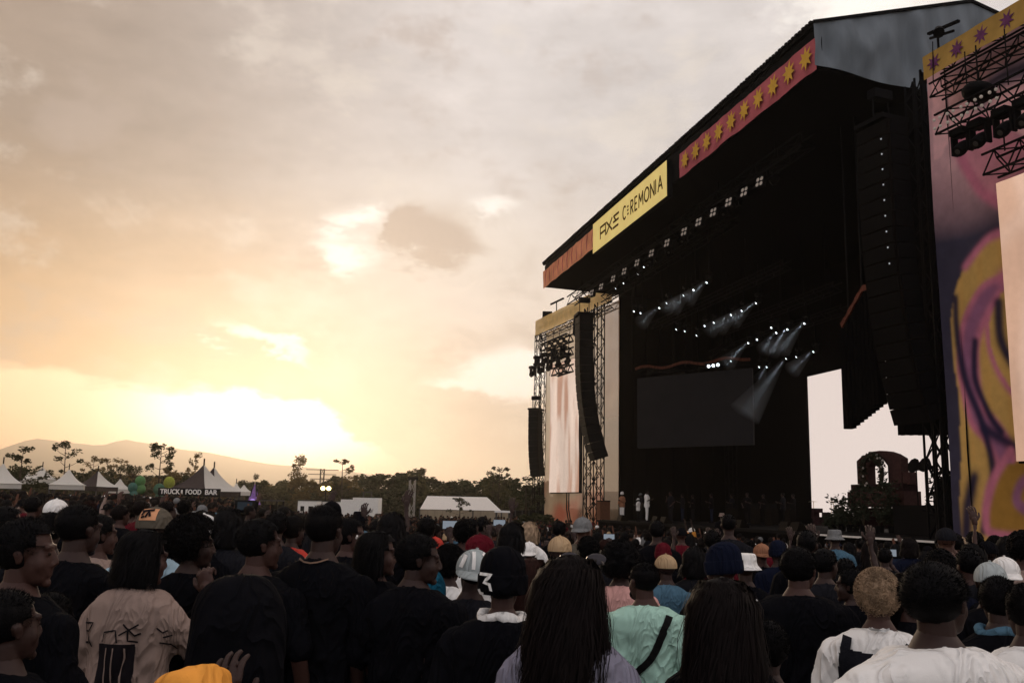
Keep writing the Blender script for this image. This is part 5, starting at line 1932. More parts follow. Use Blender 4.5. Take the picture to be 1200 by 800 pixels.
def shirt_mesh(lod, sex, aL, aR, sleeve, loose=.020, hood=False, seed=0):
    k = ('s', lod, sex, aL, aR, sleeve, loose, hood, seed)
    if k in _bc: return _bc[k]
    mb = MB()
    torso(mb, sex, loose, top=1.456, low=.80)
    for s_ in (-1, 1):
        e, w, hd = ARM[aL if s_ < 0 else aR]
        e, w = Vector((s_ * e[0], e[1], e[2])), Vector((s_ * w[0], w[1], w[2]))
        sh = shoulder(sex, s_)
        f = 1 if sex == 'm' else .86
        if sleeve == 'short':
            m_ = sh.lerp(e, .82)
            mb.capsule(sh, m_, (.056 + loose) * f, (.052 + loose * .8) * f, 12)
        elif sleeve == 'long':
            mb.capsule(sh, e, (.056 + loose) * f, (.047 + loose * .7) * f, 12)
            mb.capsule(e, w.lerp(e, .04), (.047 + loose * .7) * f, (.034 + loose * .3) * f, 12)
        else:
            mb.capsule(sh, sh.lerp(e, .1), .055 * f, .052 * f, 12)
    if hood:
        mb.ell((0, -.095, 1.43), (.12, .06, .065), nu=16, nv=10)
    else:
        pts = [(.078 * math.cos(a) * (1 if sex == 'm' else .86), -.008 + .070 * math.sin(a), 1.462 - .018 * math.sin(a)) for a in [i * math.pi / 8 for i in range(17)]]
        mb.tube(pts, .010, 6)
    me = remesh(mb, .012 if lod == 0 else .026, 3, 'shirt')
    if lod == 0:
        v, n = get_v(me), get_n(me)
        a = np.clip((1.5 - v[:, 2]) * 3, .25, 1)
        # hanging folds: ridges that run down and slightly across, plus pulls at the armpits
        q = v * np.array([9, 6, 2.2]) + seed * 3.1
        q[:, 0] += 1.2 * vnoise(v * np.array([4, 4, 5]) + seed)
        q2 = v @ np.array([[.8, .1, .5], [0, 1, 0], [-.5, 0, .8]]) * np.array([13, 10, 5]) + seed
        rg_ = (1 - np.clip(np.abs(vnoise(q2)) * 5, 0, 1)) ** 2 * .014 + (1 - np.clip(np.abs(vnoise(q * 1.5 + 9)) * 5, 0, 1)) ** 2 * -.016
        d1 = vnoise(q) * .030 + rg_ + vnoise(v * np.array([16, 12, 9]) + seed) * .012 + vnoise(v * 30) * .004
        arm_ = np.abs(v[:, 0]) > .15
        d2 = np.abs(vnoise(v * np.array([8, 8, 22]) + 4)) * .020 - .004
        set_v(me, v + n * (d1 * a + d2 * arm_ * .8)[:, None])
    _bc[k] = me
    return me


def trouser_mesh(lod):
    k = ('t', lod)
    if k in _bc: return _bc[k]
    mb = MB()
    mb.loft([(0, 0, .78, .150, .115), (0, 0, .86, .178, .132), (0, 0, .98, .172, .128)], 18)
    for s_ in (-1, 1):
        mb.capsule((s_ * .088, 0, .86), (s_ * .10, .01, .48), .092, .070, 12)
        mb.capsule((s_ * .10, .01, .48), (s_ * .105, -.01, .12), .070, .062, 12)
    me = remesh(mb, .022 if lod == 0 else .032, 2, 'trousers')
    _bc[k] = me
    return me


def shoe_mesh():
    if 'shoe' in _bc: return _bc['shoe']
    mb = MB()
    mb.loft([(0, .045, 0, .048, .140), (0, .045, .03, .050, .142), (0, .035, .07, .044, .11), (0, 0, .10, .042, .06), (0, -.01, .14, .045, .055)], 14)
    _bc['shoe'] = mb.mesh('shoe', F['charcoal'], smooth=True)
    return _bc['shoe']


SC, SR = Vector((0, -.016, .032)), (.074, .094, .084)


def face_mask(p):
    """true where hair may grow (head coordinates, face towards +Y)"""
    x, y, z = p
    if y > .045 and z < .075 - .0 * y: return False
    if z < -.075: return False
    if y > .01 and z < .0: return False
    return True


def hair_mesh(kind, lod=0, seed=1):
    k = ('h', kind, lod, seed)
    if k in _bc: return _bc[k]
    r_ = random.Random(seed * 7 + len(kind))
    q = 1 if lod == 0 else .28
    mb = MB()
    shell = {'short': .010, 'fade': .005, 'curly': .016, 'afro': .050, 'long': .016, 'bob': .016, 'bun': .012, 'messy': .026}[kind]

    def dome(g_, zmin=-.10, off=(0, 0, 0), fade=0):
        nu, nv = (40, 28) if lod == 0 else (20, 14)
        vs, idx, fs = [], {}, []
        for j in range(nv + 1):
            for i in range(nu):
                ph, th = math.pi * j / nv, 2 * math.pi * i / nu
                d = Vector((math.sin(ph) * math.cos(th), math.sin(ph) * math.sin(th), math.cos(ph)))
                gg = g_ * (1 if not fade else min(1, max(.15, (d.z + .35) / .7)))
                nz = float(vnoise(np.array([[d.x * 6 + seed, d.y * 6, d.z * 6]]))[0]) * g_ * .7
                p = Vector((d.x * (SR[0] + gg + nz), d.y * (SR[1] + gg + nz), d.z * (SR[2] + gg + nz))) + SC + Vector(off)
                if d.z < -.1: p.y = min(p.y, .01) ; p.x *= 1.0
                vs.append(p)
        for j in range(nv):
            for i in range(nu):
                i2 = (i + 1) % nu
                qd = (j * nu + i, (j + 1) * nu + i, (j + 1) * nu + i2, j * nu + i2)
                c = sum((vs[a] for a in qd), Vector()) / 4
                if face_mask(c) and c.z > zmin: fs.append(qd)
        mb.add(vs, fs)

    dome(shell, zmin={'short': -.055, 'fade': -.045, 'afro': -.075}.get(kind, -.08), fade=kind == 'fade')
    if kind in ('short', 'fade', 'messy', 'bun'):
        for _ in range(int({'messy': 3000, 'fade': 4200}.get(kind, 4600) * (1 if q == 1 else .1))):
            d = Vector((r_.gauss(0, 1), r_.gauss(0, 1), abs(r_.gauss(0, 1)) - .35)).normalized()
            p = Vector((d.x * (SR[0] + shell * .8), d.y * (SR[1] + shell * .8), d.z * (SR[2] + shell * .8))) + SC
            if not face_mask(p) or p.z < -.05: continue
            L = {'messy': .030, 'fade': .005 if d.z < .45 else .014}.get(kind, .015)
            dr = (d + Vector((r_.gauss(0, .5), r_.gauss(0, .5), r_.gauss(0, .4) + .1))).normalized()
            s_ = dr.cross(Vector((r_.random(), r_.random(), r_.random()))).normalized() * (.0012 if q == 1 else .006)
            mb.add([p - s_, p + s_, p + dr * L * r_.uniform(.5, 1.2)], [(0, 1, 2)])
    if kind in ('curly', 'afro'):
        N = int({'curly': 1500, 'afro': 1500}[kind] * q)
        for _ in range(N):
            d = Vector((r_.gauss(0, 1), r_.gauss(0, 1), r_.gauss(.35, 1))).normalized()
            p = Vector((d.x * (SR[0] + shell), d.y * (SR[1] + shell), d.z * (SR[2] + shell))) + SC
            if not face_mask(p) and not (d.z > .2 and p.z > .06): continue
            if p.z < -.07: continue
            a = d.cross(Vector((r_.gauss(0, 1), r_.gauss(0, 1), r_.gauss(0, 1)))).normalized()
            b_ = d.cross(a)
            rr = (r_.uniform(.007, .016) if seed == 7 else r_.uniform(.004, .009)) if q == 1 else .010
            if seed == 7: p = p + d * r_.uniform(-.01, .022) * max(0, d.z + .3)
            pts = [p + a * rr * math.cos(t) + b_ * rr * math.sin(t) + d * (.004 * t - .006) for t in [i * 1.1 for i in range(6)]]
            mb.tube(pts, .0016 if q == 1 else .005, 3, caps=False)
    if kind in ('long', 'bob'):
        L = (.35 if seed == 5 else .42) if kind == 'long' else .17
        z_end = SC.z - L
        n = 24
        rings = [(0, -.016, .06, .080, .095)]
        for i in range(7):
            f = i / 6
            z = .03 - (L + .02) * f
            rings.append((0, -.030 - .035 * min(1, f * 2) * (kind == 'long'), z, (.090 + (.030 if kind == 'long' else .014) * math.sin(f * 3.0)) * (1 - .25 * f * f), .080 - .022 * f))
        vs0 = len(mb.v)
        mb.loft([(cx, cy - .012, z, rx, ry * .86) for cx, cy, z, rx, ry in rings[::-1]], n)
        # keep the face clear: pull the front of the loft back behind the face line
        for i in range(vs0, len(mb.v)):
            x, y, z = mb.v[i]
            mb.v[i] = (x, min(y, .015 + .2 * max(0, z)), z)
        N = int((3200 if kind == 'long' else 1600) * q)
        for _ in range(N):
            th = r_.uniform(-.25 * math.pi, 1.25 * math.pi)      # round the back from temple to temple
            d = Vector((math.cos(th), -math.sin(th), 0))
            ph = r_.uniform(0, 1)
            p = Vector((0, -.01, .03 + SR[2] + .018)) if ph < .4 else Vector((d.x * .05, d.y * .05, .03 + SR[2] + .008))
            pts = [p + Vector((r_.gauss(0, .008), r_.gauss(0, .012), 0))]
            tot = L * r_.uniform(.78, 1.06)
            ns = 9
            stray = r_.random() < .07
            wv, w0 = r_.uniform(.004, .017), r_.uniform(0, 6)
            for s_ in range(1, ns + 1):
                f = s_ / ns
                z = SC.z + SR[2] + .016 - (SR[2] + tot) * f ** 1.15
                if z > SC.z: rr = math.sqrt(max(0, 1 - ((z - SC.z) / (SR[2] + .018)) ** 2))
                else: rr = 1.0 + (.22 if kind == 'long' else .10) * math.sin(min(1, (SC.z - z) / L) * 2.6)
                x = d.x * (SR[0] + .022) * rr + math.sin(w0 + f * 9) * wv
                y = d.y * (SR[1] + .012) * rr + SC.y - (.04 * f if kind == 'long' else 0) + math.cos(w0 + f * 8) * wv
                if y > .02 and z < .07: y = .02; x = math.copysign(max(abs(x), SR[0] + .016), x)
                if stray: x += d.x * .03 * f * f + .012 * math.sin(w0 * 3 + f * 5); y -= .02 * f * f
                pts.append(Vector((x, y, z)))
            wd = r_.uniform(.0009, .0028) if q == 1 else .013
            for a_, b_ in ((0, 1),):
                vs = []
                for i_, p_ in enumerate(pts):
                    t_ = (pts[min(i_ + 1, ns)] - pts[max(i_ - 1, 0)]).normalized()
                    sd_ = t_.cross(Vector((p_.x, p_.y + .016, .001)).normalized()).normalized() * wd * (1 - .7 * (i_ / ns) ** 3)
                    vs += [p_ - sd_, p_ + sd_]
                mb.add(vs, [(2 * i_, 2 * i_ + 1, 2 * i_ + 3, 2 * i_ + 2) for i_ in range(ns)])
    if kind == 'bun':
        mb.ell((0, -.085, .105), (.036, .036, .034), nu=12, nv=8)
    _bc[k] = mb.mesh('hair', HAIRC['black'], smooth=True)
    return _bc[k]


def srings(L, k=5):
    return [tuple(float(a) for a in p) for p in spl(L, k)]


def cap_meshes(kind, lod=0):
    k = ('c', kind, lod)
    if k in _bc: return _bc[k]
    nu = 48 if lod == 0 else 16
    out = {}
    mb = MB()
    if kind in ('cap', 'cap_back', 'visor'):
        rx, ry, rz_ = .088, .108, .092
        nv = 12
        vs, fs = [], []
        for j in range(nv + 1):
            ph = math.pi * .56 * j / nv
            for i in range(nu):
                th = 2 * math.pi * i / nu
                se = 1 - .012 * (abs(math.sin(th * 3)) < .12)
                vs.append((rx * math.sin(ph) * math.cos(th) * se, ry * math.sin(ph) * math.sin(th) * se - .008, .030 + rz_ * math.cos(ph) * (1.0 if j else 1.04)))
        fs = [(j * nu + i, (j + 1) * nu + i, (j + 1) * nu + (i + 1) % nu, j * nu + (i + 1) % nu) for j in range(nv) for i in range(nu)]
        mb.add(vs, fs)
        mb.tube([(0, -.008, .124), (0, -.008, .130)], [.009, .006], 8)
        out['cap'] = mb.mesh('cap', F['black'], smooth=True)
        s_ = -1 if kind == 'cap_back' else 1
        b_ = MB(); vs = []
        n = 14
        for i in range(n + 1):
            a = math.pi * (i / n)
            for rr, dz in ((0, 0), (.5, .004), (1, 0)):
                x = math.cos(a) * (.082 + .004 * rr)
                y = s_ * (math.sin(a) ** .8 * (.070 * rr) + math.sin(a) * .098) - .008
                vs.append((x, y, .022 - .035 * rr * math.sin(a) - .016 * (abs(x) / .08) ** 2 * rr + dz))
        b_.add(vs, [(i * 3 + j, (i + 1) * 3 + j, (i + 1) * 3 + j + 1, i * 3 + j + 1) for i in range(n) for j in (0, 1)])
        b_.add([(x, y, z - .004) for x, y, z in vs], [(i * 3 + j, i * 3 + j + 1, (i + 1) * 3 + j + 1, (i + 1) * 3 + j) for i in range(n) for j in (0, 1)])
        out['brim'] = b_.mesh('brim', F['black'], smooth=True)
    elif kind == 'bucket':
        mb.loft(srings([(0, -.01, .0, .128, .148), (0, -.01, .040, .094, .114), (0, -.01, .085, .088, .106), (0, -.01, .118, .078, .092), (0, -.01, .124, .05, .06)]), nu, pw=2.0)
        out['hat'] = mb.mesh('hat', F['white'], smooth=True)
    elif kind == 'beanie':
        mb.loft(srings([(0, -.012, -.022, .086, .104), (0, -.012, .0, .094, .112), (0, -.012, .045, .094, .112), (0, -.014, .050, .089, .107), (0, -.018, .095, .082, .098), (0, -.022, .128, .062, .075), (0, -.026, .148, .03, .036), (0, -.026, .152, .008, .01)]), nu, pw=2.0)
        out['beanie'] = mb.mesh('beanie', F['black'], smooth=True)
    elif kind == 'hood':
        mb.loft(srings([(0, -.02, -.16, .115, .105), (0, -.022, -.08, .110, .120), (0, -.02, .0, .108, .128), (0, -.018, .06, .100, .120), (0, -.018, .11, .078, .095), (0, -.018, .138, .045, .055), (0, -.018, .146, .01, .012)]), nu, pw=2.1)
        mb.v = [(x, min(y, .055 + .12 * max(0, z)), z) for x, y, z in mb.v]
        out['hood'] = mb.mesh('hood', F['black'], smooth=True)
        displace(out['hood'], .012, 9)
    _bc[k] = out
    return out


def setmat(o, m, slot=0):
    if o.material_slots:
        o.material_slots[slot].link = 'OBJECT'
        o.material_slots[slot].material = m


N_P = [0]
LOG = []


def person(label, u, vtop, dist, yaw=None, sex='m', head=(0, 0, 0), hair='short', hcol='black', top='black', sleeve='short', arms=('down', 'down'), skin=0, cap=None, capcol='black', lod=0, group=None, loose=.020, hood=False, xyz=None, h=None, hscale=1.0, seed=0, zoff=0, bottoms=None, wide=1.0, lean=0):
    if xyz is None:
        if dist < 6.4: dist *= 1.08
        p = at(u, vtop, dist)
        z0 = g(p.x, p.y) + zoff
        extra = {'afro': .045, 'curly': .03, 'messy': .02}.get(hair, .012) + (.015 if cap else 0)
        hgt = (p.z - z0) / (1 + extra / 1.72)
        if not 1.48 <= hgt <= 1.96: LOG.append((label, round(hgt, 2)))
        hgt = min(1.96, max(1.42, hgt))
    else:
        p, z0, hgt = Vector(xyz), xyz[2], h
    if yaw is None:
        tgt = W(47, 21, 0)
        yaw = math.degrees(math.atan2(tgt.y - p.y, tgt.x - p.x)) - 90
    t = thing('person', label, 'person', (p.x, p.y, z0), R(yaw), group)
    k = hgt / 1.72
    t.scale = (k * wide, k * wide, k)
    if lean: t.rotation_euler = (R(lean), 0, R(yaw))
    hd = tuple(int(round(a / 10.0)) * 10 for a in head) if lod else head
    bm, HM = body_mesh(lod, sex, arms[0], arms[1], hd)
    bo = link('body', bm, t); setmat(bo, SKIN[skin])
    sm = shirt_mesh(lod, sex, arms[0], arms[1], sleeve, loose, hood, seed)
    if not sm.materials: sm.materials.append(F['black'])
    so = link('shirt' if sleeve != 'long' else 'jacket', sm, t); setmat(so, F[top])
    tm = trouser_mesh(lod)
    if not tm.materials: tm.materials.append(F['denim'])
    to = link('trousers', tm, t); setmat(to, F[bottoms or rng.choice(['denim', 'black', 'charcoal'])])
    for s_ in (-1, 1): link('shoe', shoe_mesh(), t, (s_ * .105, -.01, 0))
    ho = None
    if cap and hair: hair = 'fade'
    if hair:
        ho = link('hair', hair_mesh(hair, lod, 1 + (N_P[0] % 3 if lod else seed)), t); ho.matrix_local = HM @ Matrix.Scale(hscale * (.97 if cap else 1), 4)
        setmat(ho, HAIRC[hcol])
    co = None
    if cap:
        ms = cap_meshes(cap, lod)
        first = None
        for nm, me in ms.items():
            o = link(nm, me, t if first is None else first)
            if first is None: o.matrix_local = HM @ Matrix.Scale(1.07 * hscale, 4); first = o
            setmat(o, F[capcol])
        co = first
    N_P[0] += 1
    return dict(root=t, body=bo, shirt=so, hair=ho, cap=co, HM=HM, shirt_me=sm, k=k)


from mathutils.bvhtree import BVHTree


def decal(parent_obj, me, pts2, m, name, off=.004, axis='back', thick=.0, closed=True, cell=.012):
    """flat print laid on the surface: 2D outline (x, z) filled with a fine grid and pressed on the mesh from behind (-Y)"""
    v, f = me_arrays(me)
    bvh = BVHTree.FromPolygons([tuple(p) for p in v.tolist()], f)
    P = np.array(pts2)
    x0, x1, z0, z1 = P[:, 0].min(), P[:, 0].max(), P[:, 1].min(), P[:, 1].max()
    nx_, nz_ = max(1, int((x1 - x0) / cell + .5)), max(1, int((z1 - z0) / cell + .5))
    mb = MB()
    X, Z = np.linspace(x0, x1, nx_ + 1), np.linspace(z0, z1, nz_ + 1)
    idx = {}
    for i in range(nx_ + 1):
        for j in range(nz_ + 1):
            hit = bvh.ray_cast(Vector((X[i], -1.5, Z[j])), Vector((0, 1, 0)))
            if hit[0] is None: continue
            idx[(i, j)] = len(mb.v)
            n_ = hit[1] if hit[1].y < 0 else -hit[1]
            mb.v.append(tuple(hit[0] + n_ * off))
    for i in range(nx_):
        for j in range(nz_):
            c = np.array([(X[i] + X[i + 1]) / 2]), np.array([(Z[j] + Z[j + 1]) / 2])
            q = [(i, j), (i + 1, j), (i + 1, j + 1), (i, j + 1)]
            if inside(c[0], c[1], pts2)[0] and all(a in idx for a in q):
                mb.f.append(tuple(idx[a] for a in q)); mb.m.append(0)
    me2 = mb.mesh(name, m, smooth=True)
    return link(name, me2, parent_obj)


def ribbon(parent_obj, me, line, w, m, name, off=.006):
    """strap or brush stroke following a 2D line (x, z) pressed on the mesh from behind"""
    v, f = me_arrays(me)
    bvh = BVHTree.FromPolygons([tuple(p) for p in v.tolist()], f)
    L = []
    for (a, b_) in zip(line[:-1], line[1:]):
        n = max(1, int(math.hypot(b_[0] - a[0], b_[1] - a[1]) / .012))
        L += [(a[0] + (b_[0] - a[0]) * i / n, a[1] + (b_[1] - a[1]) * i / n) for i in range(n)]
    L.append(line[-1])
    mb = MB(); rows = []
    for i, (x, z) in enumerate(L):
        dx, dz = L[min(i + 1, len(L) - 1)][0] - L[max(i - 1, 0)][0], L[min(i + 1, len(L) - 1)][1] - L[max(i - 1, 0)][1]
        l_ = math.hypot(dx, dz) + 1e-9
        nx_, nz_ = -dz / l_ * w / 2, dx / l_ * w / 2
        row = []
        for s_ in (-1, 1):
            hit = bvh.ray_cast(Vector((x + nx_ * s_, -1.5, z + nz_ * s_)), Vector((0, 1, 0)))
            if hit[0] is None: row = None; break
            n_ = hit[1] if hit[1].y < 0 else -hit[1]
            row.append(tuple(hit[0] + n_ * off))
        if row:
            mb.v += row
            rows.append(len(mb.v) - 2)
        else: rows.append(None)
    for a, b_ in zip(rows[:-1], rows[1:]):
        if a is not None and b_ is not None: mb.f.append((a, a + 1, b_ + 1, b_)); mb.m.append(0)
    if not mb.f: return None
    return link(name, mb.mesh(name, m, smooth=True), parent_obj)

# ------------------------------------------------------------------ the people one can single out
P = person
SC3 = lambda L, w, h, x0, z0: [(x0 + x * w, z0 + y * h) for x, y in L]

P('short haired person in black cut by the left photo edge at bottom', 12, 684, 2.75, sex='m', hair='fade', head=(-25, 5, 0), skin=1, seed=1, top='black')
P('black haired man in black tee in profile at the far left', 30, 602, 3.3, hair='short', head=(-62, 0, 0), skin=0, top='black', yaw=-18, seed=2)
P('broad man in black tee seen from behind left of the cream tee woman', 92, 586, 4.3, hair='fade', skin=1, top='black', head=(-12, 0, 0), seed=3, wide=1.06)
d = P('dark haired man with pale yellow collar left of the olive cap', 116, 600, 5.4, hair='short', skin=0, top='cream', head=(-35, 0, 0), seed=1)
# woman in the dusty cream tee
w = P('woman with dark bob in dusty cream tee with black back print', 167, 618, 3.95, sex='f', hair='bob', hcol='black', top='cream', loose=.034, head=(-38, -4, 0), arms=('down', 'reach'), skin=0, seed=4, yaw=-8)
M_prt = mat('black_screen_print', (.012, .010, .012), .8)
wr_ = w['shirt']; wm = w['shirt_me']
decal(wr_, wm, [(-.075, 1.10), (.075, 1.10), (.075, 1.265), (-.075, 1.265)], M_prt, 'print', cell=.006)
for x in (-.04, -.01, .03): ribbon(wr_, wm, [(x, 1.11), (x + .008, 1.25)], .005, F['cream'], 'print_line', off=.007)
decal(wr_, wm, [(.02, 1.04), (.13, 1.04), (.13, 1.10), (.02, 1.10)], M_prt, 'print')
for L in ([(-.06, 1.27), (-.05, 1.31), (.0, 1.32), (.01, 1.27)], [(.015, 1.30), (.09, 1.345)], [(.03, 1.345), (.075, 1.30), (.10, 1.31)], [(.05, 1.33), (.05, 1.28), (.09, 1.275)], [(-.15, 1.36), (-.155, 1.26)], [(-.16, 1.34), (-.11, 1.345), (-.13, 1.31), (-.155, 1.31)], [(-.14, 1.31), (-.11, 1.25)], [(-.15, 1.26), (-.125, 1.27)]):
    ribbon(wr_, wm, L, .0065, M_prt, 'print_stroke')
for L in ([(.15, 1.33), (.17, 1.31), (.19, 1.32)], [(.17, 1.29), (.20, 1.30)], [(.16, 1.27), (.19, 1.26), (.20, 1.24)]):
    ribbon(wr_, wm, L, .006, M_prt, 'print_stroke')
e_, w_, h_ = (Vector(a) for a in ARM['reach'])
b = MB(); q = w_.lerp(e_, .13); dd = (w_ - e_).normalized(); b.tube([q - dd * .012, q + dd * .012], .036, 14); wt = link('bracelet', b.mesh('bracelet', F['white'], smooth=True), w['root'])
b = MB(); q = w_.lerp(e_, .24); b.tube([q - dd * .010, q + dd * .010], .038, 14); b.tube([q + Vector((-.02, -.035, 0)), q + Vector((-.05, -.05, -.03))], .008, 6); link('watch', b.mesh('watch', M_dark, smooth=True), w['root'])

c = P('person in olive grey cap with orange patch and pale mint tee', 182, 588, 4.8, hair='short', cap='cap', capcol='olive', top='lightblue', head=(4, -4, 0), skin=1, seed=2, sex='m', yaw=-4)
cm = cap_meshes('cap', 0)['cap']
decal(c['cap'], cm, [(-.045, .050), (.035, .050), (.035, .105), (-.045, .105)], mat('orange_patch', (.62, .30, .16), .7), 'patch', cell=.008)
for L in ([(-.035, .09), (.02, .095)], [(-.03, .07), (-.02, .092)], [(-.01, .062), (.0, .09), (.01, .065)], [(-.03, .060), (-.015, .066)]):
    ribbon(c['cap'], cm, L, .010, M_prt, 'patch_print', off=.009)
P('curly dark haired person in black behind the raised hand', 226, 602, 4.4, sex='f', hair='curly', hcol='black', top='black', head=(-50, 0, 0), skin=1, seed=3, hscale=1.12)
P('person in white cap behind the curly dark haired one', 238, 598, 6.6, hair='short', cap='cap_back', capcol='white', top='black', skin=0, head=(-20, 0, 0), seed=1)
P('person in white top glimpsed right of the curly dark hair', 248, 610, 7.2, hair='short', top='white', skin=1, head=(-30, 0, 0), seed=2)
P('dark haired man in black tee between hooded figure and tall man', 303, 604, 4.1, hair='short', top='black', head=(-48, 0, 0), skin=0, seed=3)
P('big person in black hood in the near foreground', 284, 677, 2.25, hair=None, cap='hood', capcol='black', top='black', hood=True, sleeve='long', head=(-5, 0, 0), skin=1, seed=1, loose=.035, hscale=1.08)
o = P('short person in bright orange headscarf with bent fingers raised at the bottom photo edge', 237, 781, 1.8, hair=None, cap='beanie', capcol='orange', top='black', sex='f', skin=1, arms=('fingers', 'down'), head=(0, 0, 0), hscale=1.05, seed=2)
o['cap'].data = o['cap'].data.copy(); displace(o['cap'].data, .05, 9)
#P('person raising bent fingers left of the bright orange headscarf', 214, 822, 2.1, hair='short', arms=('chin', 'phone'), top='black', skin=0, seed=3, yaw=10, sex='f')
# tall man
t_ = P('tall man with fade haircut and black tee in the middle left', 380, 588, 4.15, hair='fade', top='black', head=(-8, 0, 0), skin=1, seed=5, wide=1.04, hscale=1.03)
ribbon(t_['shirt'], t_['shirt_me'], [(-.060, 1.478), (-.03, 1.468), (.0, 1.464), (.03, 1.468), (.060, 1.478)], .006, mat('thin_chain', (.16, .10, .07), .5), 'necklace', off=.012)
# red and white shirt
r = P('person in red shirt with white BENZ panel on the back', 343, 602, 7.4, sex='f', hair='short', top='red', skin=1, head=(-20, 0, 0), seed=1, hcol='black')
decal(r['shirt'], r['shirt_me'], [(-.20, 1.16), (.20, 1.16), (.19, 1.345), (.0, 1.375), (-.17, 1.33)], F['white'], 'white_panel', off=.005)
FONT = {'B': [[(0, 0), (0, 1), (.7, .9), (.8, .75), (.6, .55), (0, .5)], [(.6, .55), (.85, .3), (.7, .05), (0, 0)]], 'E': [[(.8, 1), (0, 1), (0, 0), (.8, 0)], [(0, .5), (.6, .5)]], 'N': [[(0, 0), (0, 1), (.8, 0), (.8, 1)]], 'Z': [[(0, 1), (.8, 1), (0, 0), (.8, 0)]]}
for i, ch in enumerate('BENZ'):
    for st in FONT[ch]:
        ribbon(r['shirt'], r['shirt_me'], [(-.155 + i * .080 + x * .060, 1.225 + y * .085) for x, y in st], .017, M_prt, 'letter', off=.010)
P('person with face in profile right of the tall man', 409, 604, 5.6, hair='short', head=(-70, 0, 0), top='black', skin=0, seed=2)
q = P('dark haired person with small white hair clips in profile', 441, 620, 4.5, sex='f', hair='bob', head=(-66, 0, 0), top='black', skin=0, seed=3)
for x, z in ((-.02, .09), (.035, .10)):
    b = MB(); b.ell((x, -.125, z), (.012, .006, .008), nu=8, nv=5); link('hair_clip', b.mesh('hair_clip', M_white), q['hair'])
P('wide shouldered person in black left of the teal hood', 487, 622, 4.0, hair='short', head=(-72, -4, 0), top='black', skin=1, seed=4, wide=1.05)
P('person in teal hood between two dark figures', 500, 665, 4.35, hair=None, cap='hood', capcol='teal', top='teal', head=(-15, 0, 0), skin=1, sex='f', seed=2)
P('dark haired person in white top right of the teal hood', 527, 634, 5.0, hair='curly', hcol='black', top='white', skin=1, seed=1, sex='f')
g_ = P('person in white and grey panelled cap left of the beanie', 553, 640, 4.3, hair='short', cap='cap_back', capcol='palegrey', top='charcoal', skin=1, head=(20, 0, 8), seed=2, hscale=1.08)
for L in ([(-.07, .03), (-.05, .10), (.0, .122)], [(.0, .122), (.045, .09), (.085, .035)], [(-.02, .12), (-.015, .03)]):
    ribbon(g_['cap'], cap_meshes('cap_back', 0)['cap'], L, .016, F['white'], 'seam_band', off=.004)
P('person in maroon cap with pale front behind the panelled cap', 561, 622, 6.6, hair='short', cap='cap', capcol='maroon', top='white', skin=0, head=(-60, 0, 0), seed=3)
P('person in red cap right of the small bright red shirt', 510, 626, 8.2, hair=None, cap='cap', capcol='red', top='maroon', skin=1, head=(10, 0, 0), seed=1, lod=1)
# beanie with 3
bn = P('person in black beanie with white number 3 and dark jacket', 590, 646, 3.45, hair='fade', cap='beanie', capcol='navy', top='black', sleeve='long', hood=False, head=(6, 0, 0), skin=0, seed=3, loose=.036, hscale=1.10)
setmat(bn['cap'], F['black'])
bm_ = cap_meshes('beanie', 0)['beanie']
for L in ([(-.075, .052), (-.030, .052), (-.058, .024), (-.036, .018), (-.030, -.004), (-.045, -.018), (-.072, -.014), (-.078, -.002)],):
    ribbon(bn['cap'], bm_, L, .011, F['white'], 'number', off=.006)
b = MB(); b.tube([(.088 * math.cos(a), .0 + .080 * math.sin(a), 1.478 + .012 * math.sin(3 * a)) for a in [i * math.pi / 10 for i in range(21)]], .021, 8)
sc_ = b.mesh('bandana', F['white'], smooth=True); displace(sc_, .02, 30); link('bandana', sc_, bn['root'])
# long haired woman with sunglasses
lw = P('woman with very long dark hair and sunglasses on her head', 668, 655, 2.75, sex='f', hair='long', hcol='brown', top='lavender', sleeve='long', head=(-14, 0, 0), skin=0, seed=5, loose=.040, hscale=1.14)
b = MB()
b.tube([(-.085, .045, .107), (-.07, .078, .112), (-.04, .095, .114), (.04, .095, .114), (.07, .078, .112), (.085, .045, .107)], .003, 6)
sgl = link('sunglasses', b.mesh('sunglasses', mat('pale_frame', (.10, .085, .075), .3), smooth=True), lw['hair'])
for s_ in (-1, 1):
    b = MB(); b.ell((s_ * .045, .088, .118), (.034, .008, .022), Matrix.Rotation(R(-35), 3, 'X'), nu=14, nv=8); link('sunglass_lens', b.mesh('sunglass_lens', mat('tinted_lens', (.05, .045, .05), .1)), sgl)
# auburn hair
P('woman with auburn hair left of the long haired woman', 622, 652, 4.4, sex='f', hair='long', hcol='auburn', top='black', skin=0, seed=2, head=(-20, 0, 0))
P('person in tan cap with dark hair behind the long haired woman', 656, 624, 6.6, hair='short', cap='cap', capcol='tan', top='white', skin=1, seed=1, head=(0, 0, 0))
P('small person in white cap left of the tan cap', 620, 632, 9.0, hair='short', cap='cap_back', capcol='white', top='charcoal', skin=1, lod=1, head=(0, 0, 0))
P('dark afro haired person in pink shirt left of the mint tee', 727, 632, 5.2, hair='afro', hcol='black', top='pink', sleeve='long', skin=1, seed=2, head=(-10, 0, 0), loose=.026)
